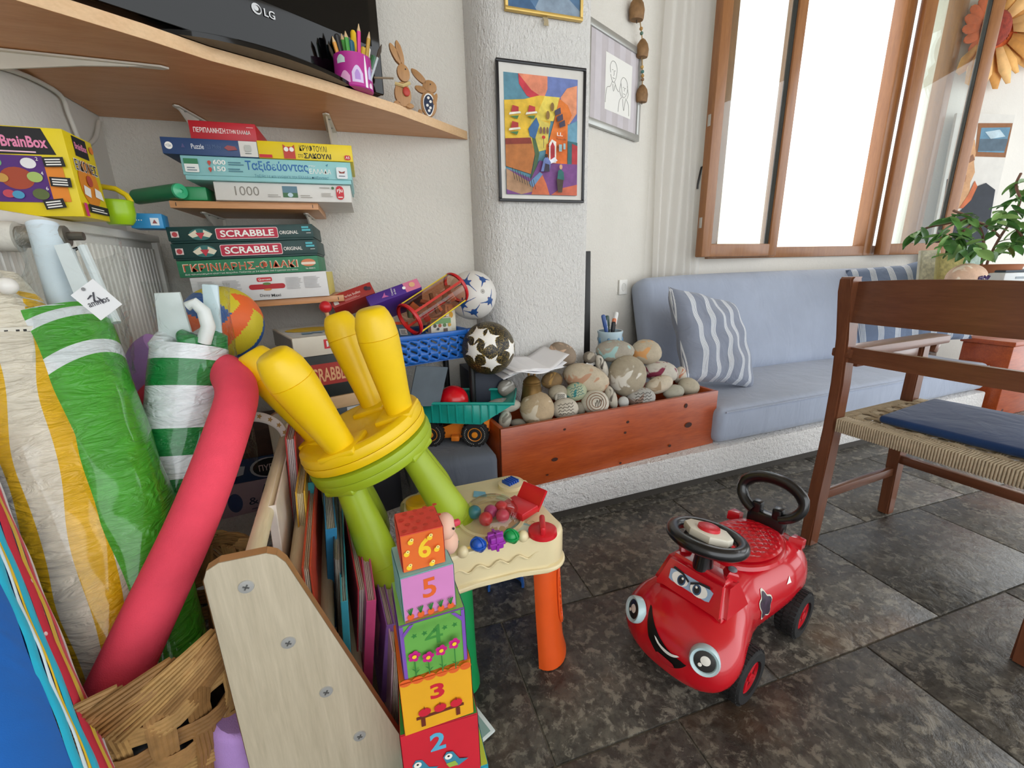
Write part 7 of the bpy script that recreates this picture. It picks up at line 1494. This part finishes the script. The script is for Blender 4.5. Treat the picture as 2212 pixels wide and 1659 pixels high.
G().tube(smooth_path(cp), .003, 5).build('cord', M('#a88a5a', .8), tbell)
for i, (u, v, c) in enumerate(((1385, 62, '#b88a4a'), (1386, 72, '#5a7a6a'), (1387, 145, '#c9a25a'), (1388, 155, '#4a7a72'), (1388, 164, '#b08848'), (1388, 172, '#8a6a4a'))): G().ell(onA(u, v, .035) - L0, (.009, .009, .008), None, 10, 7).build('bead', M(c, .5), tbell)
# wall socket
sp = onA(1344, 620, .0); so_ = thing('wall_socket', 'white power socket on the wall beside the sofa', 'socket'); so_.matrix_basis = Matrix.Translation(sp) @ Matrix((du, Vector((0, 0, 1)), dn_)).transposed().to_4x4()
G().box((0, 0, .005), (.085, .085, .010), bev=.003).build('cover_plate', M('#e6e4de', .35), so_); G().lathe([(.024, .0102), (.0225, .0125), (.021, .0115), (.020, .004), (.001, .004)], None, 24).build('socket_well', M('#d8d6d0', .35), so_)
for x in (-.008, .008): G().lathe([(.003, .0045), (.001, .0046)], Matrix.Translation((x, 0, 0)), 8).build('socket_hole', INK, so_)
# ---------------------------------------------------------------- right hand corner behind the chair
rnv = Vector((-.306, -.952, 0))
def onR(u, v, off=.0):
    r = ray(u, v); o_ = r0 + rnv * off; t = (o_ - CAM).dot(rnv) / r.dot(rnv); return CAM + r * t
def wall_poly(parent, L0, uvs, off, mat, name, th=.0):
    pts = [onR(u, v, off) - L0 for u, v in uvs]; return G().poly(pts).build(name, mat, parent, 0, fix=False)
# portrait on a tall board leaning at the wall
tl, trr, brr, bll = onR(2068, 244, .06), onR(2193, 248, .06), onR(2105, 640, .10), onR(1990, 640, .10)
L0 = onR(2000, 640, .10); po = thing('portrait_painting', 'large portrait of a man in a dark coat leaning on the wall behind the plant', 'picture', L0)
g = G(); cs_ = [Vector(p) - L0 for p in (bll, brr, trr, tl)]; back = [p - rnv * .02 for p in cs_]; g.add(cs_ + back, [(0, 1, 2, 3), (4, 7, 6, 5), (0, 4, 5, 1), (1, 5, 6, 2), (2, 6, 7, 3), (3, 7, 4, 0)]); g.build('canvas_board', M('#d8d6d0', .7, .05), po, 0)
pn_ = (cs_[1] - cs_[0]).cross(cs_[3] - cs_[0]).normalized(); 
if pn_.dot(rnv) < 0: pn_ = -pn_
_lay = [0]
def onP(uvs, c, nm='painted_area'):
    _lay[0] += 1; pts = []
    for u, v in uvs:
        r = ray(u, v); o_ = L0 + cs_[0] + pn_ * (.0005 * _lay[0]); t = (o_ - CAM).dot(pn_) / r.dot(pn_); pts.append(CAM + r * t - L0)
    G().poly(pts).build(nm, M(c, .7, .15, 20), po, 0, fix=False)
onP([(2113, 266), (2188, 266), (2172, 340), (2105, 338)], '#8a5a34', 'painted_frame'); onP([(2120, 276), (2183, 275), (2169, 330), (2112, 328)], '#5f8aa4'); onP([(2117, 300), (2178, 300), (2170, 326), (2112, 326)], '#4f6474'); onP([(2128, 285), (2160, 280), (2172, 295), (2140, 300)], '#b7cdd8')
onP([(2090, 300), (2106, 302), (2108, 330), (2104, 350), (2106, 372), (2096, 395), (2094, 420), (2070, 452), (2056, 455), (2062, 400), (2068, 360), (2078, 320)], '#c79a70', 'painted_face'); onP([(2084, 345), (2102, 333), (2106, 345), (2094, 352)], '#8a5f44', 'painted_brow'); onP([(2072, 372), (2088, 378), (2086, 392), (2074, 398)], '#a87652', 'painted_shade'); onP([(2106, 390), (2112, 405), (2098, 432), (2080, 450), (2072, 450), (2092, 420)], '#c0673c', 'painted_scarf'); onP([(2068, 462), (2098, 432), (2112, 402), (2130, 395), (2150, 410), (2140, 470), (2120, 560), (2040, 560), (2050, 470)], '#262c36', 'painted_coat')
# sunflower wall decoration
L0 = onR(2155, 60, .02); sf = thing('sunflower_decoration', 'large orange fabric sunflower on the wall above the portrait', 'wall decoration', L0)
cu, cv = 2150, 62; rnd = random.Random(9)
for k in range(16):
    a = -70 + 200 * k / 15; L_ = 120 + rnd.uniform(-15, 18); a2 = math.radians(a); w2 = .20
    uv = [(cu + 40 * math.cos(a2 - w2), cv + 42 * math.sin(a2 - w2)), (cu + L_ * .75 * math.cos(a2 - w2 * .8), cv + L_ * .75 * math.sin(a2 - w2 * .8)), (cu + L_ * math.cos(a2 - .04), cv + L_ * math.sin(a2 - .04)), (cu + L_ * math.cos(a2 + .04), cv + L_ * math.sin(a2 + .04)), (cu + L_ * .75 * math.cos(a2 + w2 * .8), cv + L_ * .75 * math.sin(a2 + w2 * .8)), (cu + 40 * math.cos(a2 + w2), cv + 42 * math.sin(a2 + w2))]
    of = .06 + .012 * (k % 3); p3 = [onR(u, v, of + (.03 if i in (1, 4) else 0)) - L0 for i, (u, v) in enumerate(uv)]
    g = G(); g.add(p3, [(0, 1, 4, 5), (1, 2, 3, 4)]); o = g.build('petal', M(rnd.choice(['#e8b878', '#e3ac62', '#ecc48c', '#dfa055']), .8, .12, 20), sf, 60); o.modifiers.new('thick', 'SOLIDIFY').thickness = .004
G().ell(onR(cu, cv, .07) - L0, (.10, .05, .11), Matrix.Rotation(math.atan2(-.306, .952), 3, 'Z'), 24, 12).build('flower_centre', M('#8a3424', .9, .3, 40, .6, 100), sf); 
for k in range(18):
    a = 2 * PI * k / 18; p = onR(cu + 50 * math.cos(a), cv + 52 * math.sin(a), .055) - L0; G().ell(p, (.07, .012, .035), Matrix.Rotation(math.atan2(-.306, .952), 3, 'Z') @ rotm(0, math.degrees(a), 0), 10, 6).build('inner_petal', M('#d5622e', .8, .15, 30), sf)
# console behind the chair with plant, geode, printer and boards
XE = XS1 + .03
cw0 = thing('pine_chest', 'orange pine chest at the end of the sofa', 'chest', (XE + .40, 1.52, 0), (0, 0, BA)); PCH = knotted()
G().box((0, .14, .23), (.74, .24, .46), bev=.006).build('chest_body', PCH, cw0); G().box((0, .14, .475), (.77, .26, .03), bev=.006).build('chest_top', PCH, cw0)
tbx = Vector((4.15, 2.0, 0))
con = thing('side_table', 'white topped table in the corner behind the armchair', 'table', (4.38, 2.06, 0), (0, 0, -.31))
G().box((0, 0, .80), (.95, .36, .035), bev=.006).build('table_top', M('#d8d9d6', .5), con)
for x in (-.44, .44):
    for y in (-.15, .15): G().box((x, y, .39), (.05, .05, .78), bev=.004).build('leg', M('#cfcac0', .5), con)
def onT(u, v, z=.819): return P(u, v, z=z)
def onY(u, v, d): return P(u, v, d=d)
DT = 2.45
pr_ = P(2175, 606, d=DT); prn = thing('white_printer', 'flat white device lying on the corner table', 'printer', (pr_.x + .06, pr_.y, .819), (0, 0, -.31))
G().box((0, 0, .045), (.40, .26, .085), bev=.01).build('device_body', M('#e2e6e8', .4), prn); G().box((0, -.02, .094), (.38, .2, .012), bev=.003).build('dark_lid', M('#3a4652', .4), prn); G().box((-.03, -.131, .06), (.22, .002, .012)).build('vent_print', M('#9aa4ac', .5), prn)
ge = P(2088, 594, d=2.35); geo = thing('amethyst_geode', 'amethyst geode with pinkish crust on the corner table', 'stone', (ge.x, ge.y, .819))
kg = pxm(ge); G().ell((0, 0, .055), (42 * kg, 30 * kg, .085), None, 20, 14, .06, 2).build('crust', stone_mat('#d8b49a', '#f0e0cc'), geo)
rnd = random.Random(1)
for k in range(26): 
    a = rnd.uniform(-.030, .038); b_ = rnd.uniform(-.02, .035); G().lathe([(.010, 0), (.010, .012), (.001, .022)], Matrix.Translation((a * 2.2 * kg / .0026 * .5, -29 * kg + .012, .045 + b_ * .8)) @ rotm(90 + rnd.uniform(-25, 25), rnd.uniform(-30, 30), 0).to_4x4(), 6).build('crystal', M('#43305e', .15), geo, 10)
for u, v, w2, h2, c, lab in ((2055, 590, .16, .20, '#b0a468', 'small olive canvas standing behind the geode'), (2095, 575, .14, .24, '#a9bcb2', 'pale green canvas board leaning behind the geode'), (2012, 570, .12, .22, '#c9c4ae', 'cream canvas board leaning in the window corner')):
    p = P(u, v, d=2.62 if c != '#b0a468' else 2.5); o, F = carton('canvas_board', lab, (p.x, p.y, .819), (math.radians(-8), 0, -.31), (w2, .018, h2), M(c, .8, .2, 18), 'canvas'); F['front'].rect(.01, .01, w2 - .01, h2 - .01, M(c, .8, .35, 40), 'painted_area')
# plant
pb0 = P(2140, 640, d=2.48); pb0.z = .819
plant = thing('umbrella_plant', 'leafy green rubber plant in the corner by the open window', 'plant', pb0)
G().lathe([(.07, 0), (.095, .12), (.10, .13), (.09, .13), (.085, .115), (.001, .11)], None, 24).build('pot', M('#a86a48', .7), plant)
BARK = M('#6a4a3a', .8)
def st(uvd): return [P(u, v, d=d) - pb0 for u, v, d in uvd]
stems = [[(2128, 600, 2.48), (2132, 570, 2.47), (2145, 540, 2.45), (2165, 505, 2.42), (2190, 470, 2.4), (2205, 430, 2.38)], [(2115, 600, 2.48), (2120, 570, 2.47), (2125, 540, 2.44), (2120, 500, 2.4), (2095, 470, 2.38), (2060, 455, 2.36)], [(2160, 512, 2.42), (2140, 495, 2.38), (2110, 480, 2.36), (2080, 500, 2.34)], [(2185, 475, 2.4), (2200, 500, 2.36), (2215, 520, 2.34)], [(2095, 470, 2.38), (2060, 480, 2.44), (2010, 490, 2.52), (1985, 500, 2.56)], [(2205, 430, 2.38), (2195, 400, 2.4), (2205, 375, 2.42)]]
stems[0].insert(0, (2128, 640, 2.48)); stems[1].insert(0, (2118, 640, 2.48))
for s_ in stems: G().tube(smooth_path(st(s_)), [.009] + [.007] * 60 if False else .0065, 7).build('stem', BARK, plant)
LEAF = [M('#5f8f48', .35, .15, 10), M('#4a7a3c', .35, .15, 10), M('#84ad62', .35, .15, 10)]
lms = []
for m_ in LEAF:
    g = G()
    def lfn(i, j):
        t = i; w2 = .036 * math.sin(PI * t ** .85) ** .8 * (1 - .15 * t); x = (2 * j - 1) * w2; return (x, t * .125, -.035 * t * t - .010 * (1 - abs(2 * j - 1)) + .006)
    g.grid(lfn, 10, 4); me = g.mesh('leaf', 80); me.materials.append(m_); lms.append(me)
rnd = random.Random(21); nl = 0
clusters = [(2060, 470, 2.36, 8), (2080, 505, 2.34, 9), (2060, 520, 2.36, 8), (2100, 470, 2.36, 7), (2110, 530, 2.34, 6), (2140, 490, 2.36, 7), (2160, 470, 2.38, 6), (2185, 455, 2.38, 7), (2205, 400, 2.4, 7), (2200, 430, 2.38, 6), (2195, 520, 2.34, 8), (2165, 540, 2.36, 6), (2210, 490, 2.36, 6), (1990, 500, 2.5, 6), (2075, 540, 2.34, 6), (2040, 500, 2.4, 5)]
for u, v, d, n in clusters:
    c = P(u, v, d=d) - pb0
    for k in range(n):
        lo_ = bpy.data.objects.new('leaf', lms[rnd.randrange(3)]); COL.objects.link(lo_); lo_.parent = plant
        lo_.location = c + Vector((rnd.uniform(-.03, .03), rnd.uniform(-.03, .03), rnd.uniform(-.03, .03))); lo_.rotation_euler = (rnd.uniform(-1.1, .2), rnd.uniform(-.5, .5), 2 * PI * k / n + rnd.uniform(-.4, .4)); s_ = rnd.uniform(.5, .85); lo_.scale = (s_, s_, s_)
